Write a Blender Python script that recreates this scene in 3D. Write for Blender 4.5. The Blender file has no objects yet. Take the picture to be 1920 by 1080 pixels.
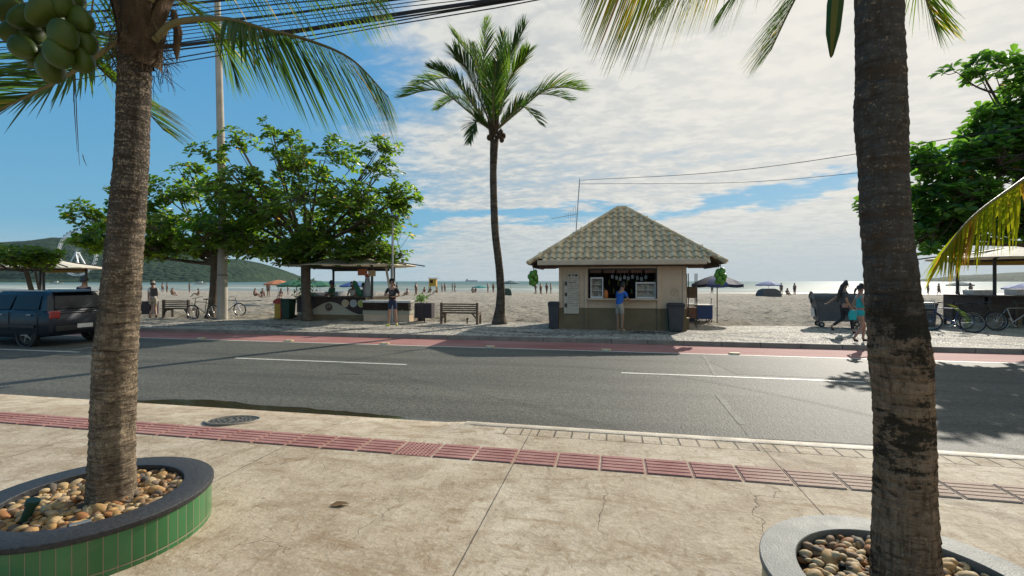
import bpy, bmesh, math, random
import numpy as np
from mathutils import Vector, Matrix, Euler, noise as mnoise
R = math.radians
scene = bpy.context.scene
# ---------------- camera ----------------
TH = R(11.75); CT, ST = math.cos(TH), math.sin(TH)
CZ = 1.85
cd = bpy.data.cameras.new('camera'); cam = bpy.data.objects.new('camera', cd)
scene.collection.objects.link(cam); scene.camera = cam
cam.location = (0, 0, CZ); cam.rotation_euler = (R(90), 0, TH)
cd.sensor_width = 36; cd.lens = 900/1920*36; cd.shift_y = -13/1920
cd.clip_start = 0.05; cd.clip_end = 20000
# ---------------- light ----------------
SUN_EL, SUN_AZ = 28.5, 26.5          # azimuth measured from +y towards +x
sd = bpy.data.lights.new('sun', 'SUN'); sun = bpy.data.objects.new('sun', sd)
scene.collection.objects.link(sun)
sd.energy = 4.6; sd.angle = R(0.55); sd.color = (1.0, 0.93, 0.82)
sdir = Vector((math.sin(R(SUN_AZ))*math.cos(R(SUN_EL)), math.cos(R(SUN_AZ))*math.cos(R(SUN_EL)), math.sin(R(SUN_EL))))
sun.rotation_euler = sdir.to_track_quat('Z', 'Y').to_euler()
scene.view_settings.view_transform = 'Standard'
scene.view_settings.look = 'None'
scene.view_settings.exposure = 0.4
scene.view_settings.gamma = 1
scene.render.engine = 'CYCLES'
scene.cycles.use_denoising = True
scene.cycles.max_bounces = 8
scene.cycles.transparent_max_bounces = 8
scene.cycles.volume_bounces = 0
scene.cycles.caustics_reflective = False
scene.cycles.caustics_refractive = False
scene.cycles.sample_clamp_indirect = 6

class NT:
    def __init__(s, nt): s.nt = nt; s.N = nt.nodes; s.L = nt.links
    def n(s, typ, **kw):
        x = s.N.new(typ)
        for k, v in kw.items():
            if k == 'ins':
                for kk, vv in v.items():
                    if hasattr(vv, 'node') or isinstance(vv, bpy.types.NodeSocket): s.L.new(vv, x.inputs[kk])
                    else: x.inputs[kk].default_value = vv
            else: setattr(x, k, v)
        return x
    def math(s, op, a, b=None, c=None, clamp=False):
        x = s.N.new('ShaderNodeMath'); x.operation = op; x.use_clamp = clamp
        for i, v in enumerate((a, b, c)):
            if v is None: continue
            if isinstance(v, bpy.types.NodeSocket): s.L.new(v, x.inputs[i])
            else: x.inputs[i].default_value = v
        return x.outputs[0]
    def mix(s, f, a, b, typ='RGBA', blend='MIX'):
        x = s.N.new('ShaderNodeMix'); x.data_type = typ; x.blend_type = blend
        ia, ib = (6, 7) if typ == 'RGBA' else (2, 3)
        for i, v in ((0, f), (ia, a), (ib, b)):
            if isinstance(v, bpy.types.NodeSocket): s.L.new(v, x.inputs[i])
            elif isinstance(v, tuple): x.inputs[i].default_value = (*v, 1) if len(v) == 3 else v
            else: x.inputs[i].default_value = v
        return x.outputs[2 if typ == 'RGBA' else 0]
    def ramp(s, f, stops, interp='LINEAR'):
        x = s.N.new('ShaderNodeValToRGB'); x.color_ramp.interpolation = interp
        e = x.color_ramp.elements
        while len(e) < len(stops): e.new(0.5)
        for i, (p, c) in enumerate(stops):
            e[i].position = p
            e[i].color = (c, c, c, 1) if isinstance(c, (int, float)) else (*c, 1)
        s.L.new(f, x.inputs[0]); return x.outputs[0]
    def rng(s, v, a, b, c=0.0, d=1.0, smooth=False):
        x = s.N.new('ShaderNodeMapRange'); x.inputs[1].default_value = a; x.inputs[2].default_value = b
        x.inputs[3].default_value = c; x.inputs[4].default_value = d
        if smooth: x.interpolation_type = 'SMOOTHSTEP'
        s.L.new(v, x.inputs[0]); return x.outputs[0]
    def noise(s, vec, scale, detail=4, rough=0.55, dist=0.0):
        x = s.N.new('ShaderNodeTexNoise'); x.inputs['Scale'].default_value = scale
        x.inputs['Detail'].default_value = detail; x.inputs['Roughness'].default_value = rough
        x.inputs['Distortion'].default_value = dist
        if vec is not None: s.L.new(vec, x.inputs['Vector'])
        return x.outputs[0]
    def mapping(s, vec, loc=(0,0,0), rot=(0,0,0), scale=(1,1,1)):
        x = s.N.new('ShaderNodeMapping'); x.inputs[1].default_value = loc
        x.inputs[2].default_value = rot; x.inputs[3].default_value = scale
        s.L.new(vec, x.inputs[0]); return x.outputs[0]

# ---------------- world: Nishita sky with a deck of thin cloud ----------------
w = bpy.data.worlds.new('World'); scene.world = w; w.use_nodes = True
T = NT(w.node_tree); T.N.clear()
sky = T.n('ShaderNodeTexSky', sky_type='NISHITA')
sky.sun_disc = False; sky.sun_elevation = R(SUN_EL); sky.sun_rotation = R(SUN_AZ)
sky.air_density = 1.0; sky.dust_density = 0.6; sky.ozone_density = 2.0
tc = T.n('ShaderNodeTexCoord').outputs['Generated']
sep = T.n('ShaderNodeSeparateXYZ', ins={0: tc}); dx, dy, dz = sep.outputs
zz = T.math('MAXIMUM', T.math('ADD', dz, 0.10), 0.05)
cu = T.math('DIVIDE', dx, zz); cv = T.math('DIVIDE', dy, zz)
cvec = T.n('ShaderNodeCombineXYZ', ins={0: cu, 1: cv, 2: 0.0}).outputs[0]
big = T.noise(T.mapping(cvec, (3.1, 1.2, 0), (0, 0, 0.3), (0.35, 0.8, 1)), 1.0, 5, 0.6, 0.4)
rip = T.noise(T.mapping(cvec, (0, 0, 0), (0, 0, 0.5), (4.2, 6.0, 1)), 1.0, 5, 0.6, 0.3)
fine = T.noise(T.mapping(cvec, (7, 2, 0), (0, 0, 0.25), (13, 17, 1)), 1.0, 3, 0.55, 0.4)
# the deck opens to blue towards the left (measured along azimuth)
az = T.math('ARCTAN2', dx, dy)
cover = T.math('ADD', T.rng(az, -0.72, -0.20, -0.40, 0.33, True), T.rng(az, -0.2, 0.2, 0.0, 0.06))
f0 = T.math('ADD', big, cover)
f0 = T.math('ADD', f0, T.math('MULTIPLY', T.math('SUBTRACT', rip, 0.5), 0.55))
f0 = T.math('ADD', f0, T.math('MULTIPLY', T.math('SUBTRACT', fine, 0.5), 0.26))
# a long blue gap low down over the sea
el = T.math('ARCSINE', dz)
wob = T.math('MULTIPLY', T.math('SUBTRACT', T.noise(T.mapping(tc, (0.4, 0, 0), (0, 0, 0), (2.2, 2.2, 9)), 1.0, 5, 0.62), 0.5), 0.30)
gap = T.math('ABSOLUTE', T.math('SUBTRACT', T.math('ADD', el, wob), 0.150))
gap = T.rng(gap, 0.0, 0.035, 0.55, 0.0, True)
f0 = T.math('SUBTRACT', f0, gap)
cm = T.rng(f0, 0.30, 0.78, 0.0, 0.97, True)
shade = T.math('ADD', T.math('ADD', T.math('MULTIPLY', rip, 0.45), T.math('MULTIPLY', fine, 0.3)), T.math('MULTIPLY', big, 0.25))
sunglow = T.n('ShaderNodeVectorMath', operation='DOT_PRODUCT', ins={0: tc}); sunglow.inputs[1].default_value = sdir
sg = T.math('POWER', T.math('MAXIMUM', sunglow.outputs['Value'], 0.0), 5.0)
ccol = T.mix(T.rng(shade, 0.42, 0.575, smooth=True), (3.5, 3.9, 4.1), (5.3, 5.4, 5.15))
ccol = T.mix(T.math('MULTIPLY', sg, 0.6), ccol, (8.0, 7.4, 6.5))
blue = T.mix(1.0, sky.outputs[0], (1.30, 1.35, 1.45), blend='MULTIPLY')
# blue body of the clear sky on the left
blue = T.mix(T.rng(el, 0.02, 0.5), (1.3, 3.3, 4.6), T.mix(T.rng(az, -1.1, 0.2), (0.30, 2.25, 4.9), (1.0, 2.75, 4.9)))
blue = T.mix(0.12, blue, sky.outputs[0])
ccol = T.mix(T.rng(el, 0.0, 0.16, 0.75, 0.0, True), ccol, (3.4, 4.0, 4.3))
cm = T.math('MAXIMUM', cm, T.rng(el, 0.0, 0.10, 0.72, 0.0, True))
out = T.mix(cm, blue, ccol)
bg = T.n('ShaderNodeBackground', ins={0: out, 1: 0.1})
wo = T.n('ShaderNodeOutputWorld'); T.L.new(bg.outputs[0], wo.inputs[0])

# ---------------- placing helpers ----------------
def c2w(X, Y, z=0.0): return Vector((X*CT - Y*ST, X*ST + Y*CT, z))
def gp(px, py, z=0.0):
    Y = (CZ - z)*900/(py - 527); return c2w((px-960)/900*Y, Y, z)
def dp(px, py, Y): return c2w((px-960)/900*Y, Y, CZ + (527-py)/900*Y)
def onY(px, py, yw):
    a = (px-960)/900; Y = yw/(CT + ST*a); v = c2w(a*Y, Y, CZ + (527-py)/900*Y); return v
# ---------------- materials ----------------
MATS = {}
def new_mat(name):
    m = bpy.data.materials.new(name); m.use_nodes = True
    t = NT(m.node_tree); t.N.clear()
    o = t.n('ShaderNodeOutputMaterial'); b = t.n('ShaderNodeBsdfPrincipled')
    t.L.new(b.outputs[0], o.inputs[0]); MATS[name] = m
    return m, t, b, o
def mat(name, c1, c2=None, scale=6.0, rough=0.6, bump=0.0, bscale=None, metal=0.0, spec=0.5, coat=0.0, island=0.0, stretch=(1,1,1)):
    if name in MATS: return MATS[name]
    m, t, b, o = new_mat(name)
    c2 = c2 or tuple(min(1, x*0.72) for x in c1)
    co = t.mapping(t.n('ShaderNodeTexCoord').outputs['Object'], scale=stretch)
    nz = t.noise(co, scale, 5, 0.6)
    col = t.mix(t.rng(nz, 0.3, 0.7), c1, c2)
    if island:
        ri = t.n('ShaderNodeNewGeometry').outputs['Random Per Island']
        hs = t.n('ShaderNodeHueSaturation', ins={'Color': col, 'Value': t.rng(ri, 0, 1, 1-island, 1+island)})
        col = hs.outputs[0]
    t.L.new(col, b.inputs['Base Color'])
    t.L.new(t.rng(nz, 0.2, 0.8, max(0.02, rough-0.08), min(1, rough+0.1)), b.inputs['Roughness'])
    b.inputs['Metallic'].default_value = metal; b.inputs['Specular IOR Level'].default_value = spec
    b.inputs['Coat Weight'].default_value = coat
    if bump:
        bn = t.n('ShaderNodeBump', ins={'Strength': bump, 'Distance': 0.02, 'Height': t.noise(co, bscale or scale*5, 4, 0.6)})
        t.L.new(bn.outputs[0], b.inputs['Normal'])
    return m
def leaf_mat(name, ca, cb, cy=None, yf=0.03, trans=0.5, rough=0.38, tscale=2.6):
    """foliage: glossy upper face plus light that passes through the blade"""
    m, t, b, o = new_mat(name)
    ri = t.n('ShaderNodeNewGeometry').outputs['Random Per Island']
    col = t.mix(ri, ca, cb)
    if cy: col = t.mix(t.ramp(ri, [(0, 0), (1-yf-0.002, 0), (1-yf, 1), (1, 1)]), col, cy)
    t.L.new(col, b.inputs['Base Color']); b.inputs['Roughness'].default_value = rough
    b.inputs['Specular IOR Level'].default_value = 0.4
    tr = t.n('ShaderNodeBsdfTranslucent')
    tcx = t.mix(1.0, col, (tscale*1.05, tscale*1.15, tscale*0.45), blend='MULTIPLY')
    t.L.new(tcx, tr.inputs[0])
    mx = t.n('ShaderNodeMixShader', ins={0: trans}); t.L.new(b.outputs[0], mx.inputs[1]); t.L.new(tr.outputs[0], mx.inputs[2])
    t.L.new(mx.outputs[0], o.inputs[0]); return m
# ---------------- mesh helpers ----------------
def link(o, parent=None):
    scene.collection.objects.link(o)
    if parent is not None: o.parent = parent
    return o
def tag(o, label=None, cat=None, group=None, kind=None):
    if label: o['label'] = label
    if cat: o['category'] = cat
    if group: o['group'] = group
    if kind: o['kind'] = kind
    return o
def empty(name, loc=(0,0,0), rz=0.0, label=None, cat=None, group=None):
    o = bpy.data.objects.new(name, None); link(o); o.location = loc; o.rotation_euler = (0, 0, rz)
    o.empty_display_size = 0.1
    return tag(o, label, cat, group)
def perp(d):
    d = Vector(d).normalized(); a = Vector((0,0,1)) if abs(d.z) < 0.9 else Vector((1,0,0))
    u = d.cross(a).normalized(); return u, d.cross(u).normalized()
class MB:
    def __init__(s): s.v = []; s.f = []
    def add(s, vs, fs):
        n = len(s.v); s.v.extend([tuple(x) for x in vs]); s.f.extend([tuple(i+n for i in f) for f in fs]); return s
    def box(s, c, d, rz=0.0, rx=0.0, ry=0.0, taper=1.0):
        M = Euler((rx, ry, rz)).to_matrix(); c = Vector(c); vs = []
        for k in (-1, 1):
            q = taper if k > 0 else 1.0
            for a, b in ((-1,-1),(1,-1),(1,1),(-1,1)):
                vs.append(c + M @ Vector((a*d[0]/2*q, b*d[1]/2*q, k*d[2]/2)))
        return s.add(vs, [(0,3,2,1),(4,5,6,7),(0,1,5,4),(1,2,6,5),(2,3,7,6),(3,0,4,7)])
    def bar(s, p0, p1, wd, hg=None):
        p0, p1 = Vector(p0), Vector(p1); hg = hg or wd; u, v = perp(p1-p0)
        vs = []
        for p in (p0, p1):
            for a, b in ((-1,-1),(1,-1),(1,1),(-1,1)): vs.append(p + u*a*wd/2 + v*b*hg/2)
        return s.add(vs, [(0,3,2,1),(4,5,6,7),(0,1,5,4),(1,2,6,5),(2,3,7,6),(3,0,4,7)])
    def tube(s, pts, r, n=8, cap=True):
        pts = [Vector(p) for p in pts]; rs = r if isinstance(r, (list, tuple)) else [r]*len(pts)
        vs, fs = [], []; u = None
        for i, p in enumerate(pts):
            d = (pts[min(i+1, len(pts)-1)] - pts[max(i-1, 0)])
            if d.length < 1e-9: d = Vector((0,0,1))
            d.normalize()
            if u is None: u, v = perp(d)
            else:
                u = (u - d*u.dot(d)).normalized(); v = d.cross(u)
            for k in range(n):
                a = 2*math.pi*k/n; vs.append(p + (u*math.cos(a) + v*math.sin(a))*rs[i])
        for i in range(len(pts)-1):
            for k in range(n):
                k2 = (k+1) % n; fs.append((i*n+k, i*n+k2, (i+1)*n+k2, (i+1)*n+k))
        if cap: fs.append(tuple(range(n))[::-1]); fs.append(tuple((len(pts)-1)*n+k for k in range(n)))
        return s.add(vs, fs)
    def cyl(s, p0, p1, r0, r1=None, n=16): return s.tube([p0, p1], [r0, r1 if r1 is not None else r0], n)
    def sph(s, c, r, n=12, m=8, sc=(1,1,1), rot=None):
        vs, fs = [], []; c = Vector(c)
        for j in range(m+1):
            ph = math.pi*j/m
            for k in range(n):
                a = 2*math.pi*k/n
                q = Vector((math.sin(ph)*math.cos(a)*sc[0], math.sin(ph)*math.sin(a)*sc[1], math.cos(ph)*sc[2]))*r
                if rot is not None: q = rot @ q
                vs.append(c+q)
        for j in range(m):
            for k in range(n):
                k2 = (k+1) % n; fs.append((j*n+k, (j+1)*n+k, (j+1)*n+k2, j*n+k2))
        return s.add(vs, fs)
    def lathe(s, prof, c=(0,0,0), n=24):
        vs, fs = [], []
        for r, z in prof:
            for k in range(n):
                a = 2*math.pi*k/n; vs.append((c[0]+r*math.cos(a), c[1]+r*math.sin(a), c[2]+z))
        for j in range(len(prof)-1):
            for k in range(n):
                k2 = (k+1) % n; fs.append((j*n+k, j*n+k2, (j+1)*n+k2, (j+1)*n+k))
        return s.add(vs, fs)
    def prism(s, pts, z0, z1):
        n = len(pts)
        vs = [(p[0], p[1], z0) for p in pts] + [(p[0], p[1], z1) for p in pts]
        fs = [tuple(range(n))[::-1], tuple(range(n, 2*n))] + [(i, (i+1) % n, n+(i+1) % n, n+i) for i in range(n)]
        return s.add(vs, fs)
    def panel(s, pts, y0, y1):          # polygon in xz, thickness along y
        n = len(pts)
        vs = [(p[0], y0, p[1]) for p in pts] + [(p[0], y1, p[1]) for p in pts]
        fs = [tuple(range(n)), tuple(range(n, 2*n))[::-1]] + [(i, n+i, n+(i+1) % n, (i+1) % n) for i in range(n)]
        return s.add(vs, fs)
    def torus(s, c, R_, r, ax=(0,1,0), n=28, m=8, a0=0.0, a1=2*math.pi):
        u, v = perp(ax); c = Vector(c); full = abs(a1-a0-2*math.pi) < 1e-6
        k = n if full else n+1
        pts = [c + (u*math.cos(a0+(a1-a0)*i/n) + v*math.sin(a0+(a1-a0)*i/n))*R_ for i in range(n+1)]
        return s.tube(pts, r, m, cap=not full)
    def loft(s, rings, cap=True):
        n = len(rings[0]); vs = [p for r_ in rings for p in r_]; fs = []
        for i in range(len(rings)-1):
            for k in range(n):
                k2 = (k+1) % n; fs.append((i*n+k, i*n+k2, (i+1)*n+k2, (i+1)*n+k))
        if cap: fs.append(tuple(range(n))[::-1]); fs.append(tuple((len(rings)-1)*n+k for k in range(n)))
        return s.add(vs, fs)
    def build(s, name, m, parent=None, smooth=False, bevel=0.0, fix=True):
        me = bpy.data.meshes.new(name); me.from_pydata(s.v, [], s.f)
        if fix:
            bm = bmesh.new(); bm.from_mesh(me); bmesh.ops.recalc_face_normals(bm, faces=bm.faces)
            if bevel:
                bmesh.ops.bevel(bm, geom=[e for e in bm.edges if len(e.link_faces) == 2 and e.calc_face_angle(0) > 0.6], offset=bevel, segments=2, affect='EDGES', profile=0.6)
            bm.to_mesh(me); bm.free()
        if smooth:
            me.polygons.foreach_set('use_smooth', [True]*len(me.polygons))
            if smooth != 'all':
                try: me.set_sharp_from_angle(angle=R(40))
                except Exception: pass
        if m: me.materials.append(MATS[m] if isinstance(m, str) else m)
        me.update()
        return link(bpy.data.objects.new(name, me), parent)
def copy_tree(o, parent=None):
    c = o.copy(); scene.collection.objects.link(c)
    if parent is not None: c.parent = parent
    for ch in list(o.children): copy_tree(ch, c)
    return c
def top(o, label, cat, group=None): return tag(o, label, cat, group)
def st(o): return tag(o, kind='structure')
TXT = {}
def text(body, size, m, name, parent, loc, rot=(R(90),0,0), ext=0.004, align='CENTER'):
    cu = bpy.data.curves.new(name, 'FONT'); cu.body = body; cu.size = size; cu.extrude = ext
    cu.align_x = align; cu.align_y = 'CENTER'
    o = bpy.data.objects.new(name, cu); scene.collection.objects.link(o)
    dg = bpy.context.evaluated_depsgraph_get(); dg.update()
    me = bpy.data.meshes.new_from_object(o.evaluated_get(dg)); bpy.data.objects.remove(o)
    me.materials.clear(); me.materials.append(MATS[m]); o = bpy.data.objects.new(name, me)
    link(o, parent); o.location = loc; o.rotation_euler = rot; return o

# ---------------- setting materials ----------------
def fn(x): return x
# stained concrete with stamped border and joints
m, t, b, o = new_mat('concrete')
co = t.n('ShaderNodeTexCoord').outputs['Object']
n1 = t.noise(co, 0.55, 6, 0.62, 0.6); n2 = t.noise(co, 3.2, 7, 0.68, 0.5); n3 = t.noise(co, 24, 5, 0.7)
n5 = t.noise(t.mapping(co, rot=(0,0,0.7), scale=(1.0, 2.6, 1)), 1.6, 7, 0.7, 1.2)
col = t.mix(t.rng(n1, 0.36, 0.66, smooth=True), (0.41, 0.33, 0.235), (0.52, 0.45, 0.34))
col = t.mix(t.rng(n2, 0.45, 0.64, 0, 0.62), col, (0.245, 0.18, 0.115))
col = t.mix(t.rng(n5, 0.51, 0.66, 0, 0.8), col, (0.25, 0.172, 0.098))
col = t.mix(t.rng(n3, 0.52, 0.72, 0, 0.55), col, (0.60, 0.53, 0.42))
n7 = t.noise(co, 95, 4, 0.8); col = t.mix(t.rng(n7, 0.5, 0.68, 0, 0.6), col, (0.22, 0.16, 0.10))
n8 = t.noise(t.mapping(co, rot=(0,0,-0.4), scale=(2.2, 1.0, 1)), 7, 6, 0.75, 0.8); col = t.mix(t.rng(n8, 0.54, 0.66, 0, 0.75), col, (0.22, 0.155, 0.09))
dst = t.n('ShaderNodeVectorMath', operation='ADD', ins={0: co, 1: t.n('ShaderNodeVectorMath', operation='SCALE', ins={0: t.n('ShaderNodeTexNoise', ins={'Vector': co, 'Scale': 2.2, 'Detail': 5.0}).outputs[1], 'Scale': 0.55}).outputs[0]}).outputs[0]
vo = t.n('ShaderNodeTexVoronoi', feature='DISTANCE_TO_EDGE', ins={'Vector': dst, 'Scale': 0.62}).outputs[0]
crm = t.rng(t.noise(t.mapping(co, (3.7,1.1,0)), 1.1, 4), 0.50, 0.62)
crack = t.math('MULTIPLY', t.rng(vo, 0.0, 0.0026, 0.7, 0.0), crm)
sx = t.n('ShaderNodeSeparateXYZ', ins={0: co})
xm = t.math('ABSOLUTE', t.math('SUBTRACT', t.math('MODULO', t.math('ADD', sx.outputs[0], 102.0-1.46+1.215), 2.43), 1.215))
joint = t.rng(xm, 0.002, 0.007, 0.8, 0.0)
yb = sx.outputs[1]
inb = t.math('MULTIPLY', t.math('GREATER_THAN', yb, 5.27), t.math('LESS_THAN', yb, 5.50))
bl = t.math('MODULO', t.math('ADD', sx.outputs[0], 100.0), 0.19)
brl = t.math('MULTIPLY', t.math('MULTIPLY', t.rng(t.math('ABSOLUTE', t.math('SUBTRACT', bl, 0.095)), 0.083, 0.089), inb), t.math('GREATER_THAN', sx.outputs[0], -1.3))
edl = t.math('MULTIPLY', t.math('MAXIMUM', t.rng(t.math('ABSOLUTE', t.math('SUBTRACT', yb, 5.265)), 0.004, 0.009, 1, 0), t.rng(t.math('ABSOLUTE', t.math('SUBTRACT', yb, 5.505)), 0.004, 0.009, 1, 0)), t.math('GREATER_THAN', sx.outputs[0], -1.3))
lines = t.math('MAXIMUM', t.math('MAXIMUM', crack, joint), t.math('MAXIMUM', brl, edl))
lines = t.math('MULTIPLY', lines, t.rng(n2, 0.3, 0.55, 0.45, 1.0))
col = t.mix(t.math('MULTIPLY', lines, 0.8), col, (0.07, 0.055, 0.04))
spots = t.n('ShaderNodeTexVoronoi', ins={'Vector': co, 'Scale': 3.4, 'Randomness': 1.0}).outputs[0]
col = t.mix(t.rng(spots, 0.03, 0.05, 0.75, 0.0), col, (0.16, 0.13, 0.10))
t.L.new(col, b.inputs['Base Color']); b.inputs['Roughness'].default_value = 0.8
b.inputs['Specular IOR Level'].default_value = 0.2
h = t.math('SUBTRACT', t.math('ADD', t.math('MULTIPLY', n2, 0.5), t.math('MULTIPLY', n3, 0.35)), t.math('MULTIPLY', lines, 0.5))
t.L.new(t.n('ShaderNodeBump', ins={'Strength': 0.9, 'Distance': 0.022, 'Height': h}).outputs[0], b.inputs['Normal'])
def mk_asphalt(nm, k1, seedv):
    m, t, b, o = new_mat(nm)
    co = t.mapping(t.n('ShaderNodeTexCoord').outputs['Object'], loc=(seedv, 0, 0))
    big_ = t.noise(t.mapping(co, scale=(0.25, 1, 1)), 0.9, 5, 0.6)
    gr = t.n('ShaderNodeTexVoronoi', ins={'Vector': co, 'Scale': 42.0}); 
    mid = t.noise(co, 14, 6, 0.72)
    col = t.mix(t.rng(big_, 0.35, 0.65), tuple(v*k1 for v in (0.096, 0.092, 0.073)), tuple(v*k1 for v in (0.134, 0.128, 0.102)))
    col = t.mix(t.rng(mid, 0.45, 0.66, 0, 0.75), col, (0.042, 0.043, 0.038))
    sc_ = t.n('ShaderNodeSeparateColor', ins={0: gr.outputs['Color']}).outputs[0]
    col = t.mix(t.rng(sc_, 0.78, 0.92, 0, 0.30), col, (0.26, 0.25, 0.21))
    col = t.mix(t.rng(sc_, 0.22, 0.10, 0, 0.4), col, (0.03, 0.03, 0.027))
    tyre = t.noise(t.mapping(co, scale=(0.05, 1.5, 1)), 1.0, 4, 0.6)
    col = t.mix(t.rng(tyre, 0.42, 0.64, 0, 0.42), col, (0.045, 0.045, 0.040))
    oil = t.noise(t.mapping(co, scale=(0.5, 1.1, 1)), 1.3, 6, 0.7, 0.6)
    col = t.mix(t.rng(oil, 0.62, 0.72, 0, 0.5), col, (0.035, 0.034, 0.031))
    crk = t.n('ShaderNodeTexVoronoi', feature='DISTANCE_TO_EDGE', ins={'Vector': t.n('ShaderNodeVectorMath', operation='ADD', ins={0: co, 1: t.n('ShaderNodeTexNoise', ins={'Vector': co, 'Scale': 1.4, 'Detail': 6.0}).outputs[1]}).outputs[0], 'Scale': 0.28}).outputs[0]
    ck = t.math('MULTIPLY', t.rng(crk, 0.0, 0.0035, 1, 0), t.rng(t.noise(co, 0.5, 2), 0.52, 0.6))
    col = t.mix(t.math('MULTIPLY', ck, 0.75), col, (0.022, 0.022, 0.02))
    t.L.new(col, b.inputs['Base Color']); b.inputs['Roughness'].default_value = 0.68
    b.inputs['Specular IOR Level'].default_value = 0.18
    hh = t.math('ADD', t.math('MULTIPLY', gr.outputs[0], 0.5), t.math('MULTIPLY', mid, 0.8))
    t.L.new(t.n('ShaderNodeBump', ins={'Strength': 0.6, 'Distance': 0.012, 'Height': hh}).outputs[0], b.inputs['Normal'])
mk_asphalt('asphalt', 1.0, 0.0)
mk_asphalt('asphalt_patch', 0.74, 7.3)
mk_asphalt('seam', 1.45, 3.1)
# red cycle lane, worn
m, t, b, o = new_mat('red_lane')
co = t.n('ShaderNodeTexCoord').outputs['Object']
a1 = t.noise(t.mapping(co, scale=(0.3, 1, 1)), 1.3, 6, 0.65); a2 = t.noise(co, 26, 5, 0.7)
col = t.mix(t.rng(a1, 0.35, 0.65), (0.27, 0.105, 0.09), (0.37, 0.19, 0.165))
col = t.mix(t.rng(a2, 0.5, 0.75, 0, 0.55), col, (0.20, 0.09, 0.075))
t.L.new(col, b.inputs['Base Color']); b.inputs['Roughness'].default_value = 0.8; b.inputs['Specular IOR Level'].default_value = 0.2
t.L.new(t.n('ShaderNodeBump', ins={'Strength': 0.5, 'Distance': 0.01, 'Height': a2}).outputs[0], b.inputs['Normal'])
# road paint, worn
mat('paint', (0.62,0.60,0.52), (0.36,0.35,0.30), 16, 0.6, 0.3, 60)
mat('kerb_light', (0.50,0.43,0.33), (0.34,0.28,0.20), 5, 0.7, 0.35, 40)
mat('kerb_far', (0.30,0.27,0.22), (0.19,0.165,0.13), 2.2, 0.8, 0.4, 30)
m, t, b, o = new_mat('tactile_red')
co = t.n('ShaderNodeTexCoord').outputs['Object']; xx = t.n('ShaderNodeSeparateXYZ', ins={0: co}).outputs[0]
q1 = t.noise(co, 3.5, 5, 0.65); q2 = t.noise(co, 50, 4, 0.75)
col = t.mix(t.rng(q1, 0.35, 0.65), (0.30, 0.135, 0.12), (0.40, 0.215, 0.185))
col = t.mix(t.rng(t.math('ADD', xx, t.math('MULTIPLY', q1, 1.2)), 1.2, 2.5, 0, 0.9), col, (0.46, 0.36, 0.28))   # worn paler stretch
col = t.mix(t.rng(q2, 0.52, 0.7, 0, 0.6), col, (0.15, 0.085, 0.07))
t.L.new(col, b.inputs['Base Color']); b.inputs['Roughness'].default_value = 0.85; b.inputs['Specular IOR Level'].default_value = 0.15
t.L.new(t.n('ShaderNodeBump', ins={'Strength': 0.5, 'Distance': 0.01, 'Height': q2}).outputs[0], b.inputs['Normal'])
mat('manhole_iron', (0.11,0.105,0.095), (0.20,0.18,0.15), 14, 0.5, 0.5, 60, metal=0.6)
# portuguese pavement: small pale stones with dark curling bands
m, t, b, o = new_mat('mosaic')
co = t.n('ShaderNodeTexCoord').outputs['Object']
vv = t.n('ShaderNodeTexVoronoi', ins={'Vector': co, 'Scale': 14.0}); ve = t.n('ShaderNodeTexVoronoi', feature='DISTANCE_TO_EDGE', ins={'Vector': co, 'Scale': 14.0}).outputs[0]
vp = vv.outputs['Position']
sp = t.n('ShaderNodeSeparateXYZ', ins={0: vp})
rnd = t.n('ShaderNodeSeparateColor', ins={0: vv.outputs['Color']}).outputs[0]
px_, py_ = sp.outputs[0], sp.outputs[1]
px_ = t.math('DIVIDE', px_, 1.0)
ox = sx_ = t.n('ShaderNodeSeparateXYZ', ins={0: co}).outputs
wob = t.n('ShaderNodeTexNoise', ins={'Vector': co, 'Scale': 30.0, 'Detail': 1.0}).outputs[0]
X0 = ox[0]; Y0 = t.math('ADD', ox[1], t.math('MULTIPLY', t.math('SUBTRACT', wob, 0.5), 0.16))
wave1 = t.math('ADD', t.math('MULTIPLY', t.math('SINE', t.math('MULTIPLY', X0, 0.85)), 0.55), 16.2)
wave2 = t.math('ADD', t.math('MULTIPLY', t.math('SINE', t.math('ADD', t.math('MULTIPLY', X0, 0.85), 0.9)), 0.7), 15.7)
wave3 = t.math('ADD', t.math('MULTIPLY', t.math('SINE', t.math('ADD', t.math('MULTIPLY', X0, 0.85), 2.6)), 0.6), 17.1)
band = None
for wv, hw in ((wave1, 0.30), (wave2, 0.20), (wave3, 0.24)):
    q = t.rng(t.math('ABSOLUTE', t.math('SUBTRACT', Y0, wv)), hw*0.7, hw*1.3, 1, 0)
    band = q if band is None else t.math('MAXIMUM', band, q)
patch = t.rng(t.noise(co, 0.5, 3), 0.46, 0.6)
band = t.math('MULTIPLY', band, t.math('MULTIPLY', t.rng(rnd, 0.15, 0.3), t.rng(patch, 0, 1, 0.55, 1.0)))
lightc = t.mix(rnd, (0.66, 0.61, 0.51), (0.42, 0.385, 0.315))
dirt = t.rng(t.noise(co, 1.1, 5, 0.65), 0.42, 0.68)
lightc = t.mix(t.math('MULTIPLY', dirt, 0.6), lightc, (0.30, 0.25, 0.18))
col = t.mix(t.math('MAXIMUM', band, t.rng(rnd, 0.82, 0.84, 0, 0.8)), lightc, (0.055, 0.055, 0.055))
col = t.mix(t.rng(ve, 0.0, 0.09, 0.75, 0), col, (0.13, 0.11, 0.085))
t.L.new(col, b.inputs['Base Color']); b.inputs['Roughness'].default_value = 0.75; b.inputs['Specular IOR Level'].default_value = 0.3
t.L.new(t.n('ShaderNodeBump', ins={'Strength': 0.9, 'Distance': 0.03, 'Height': t.rng(ve, 0, 0.16)}).outputs[0], b.inputs['Normal'])
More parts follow.
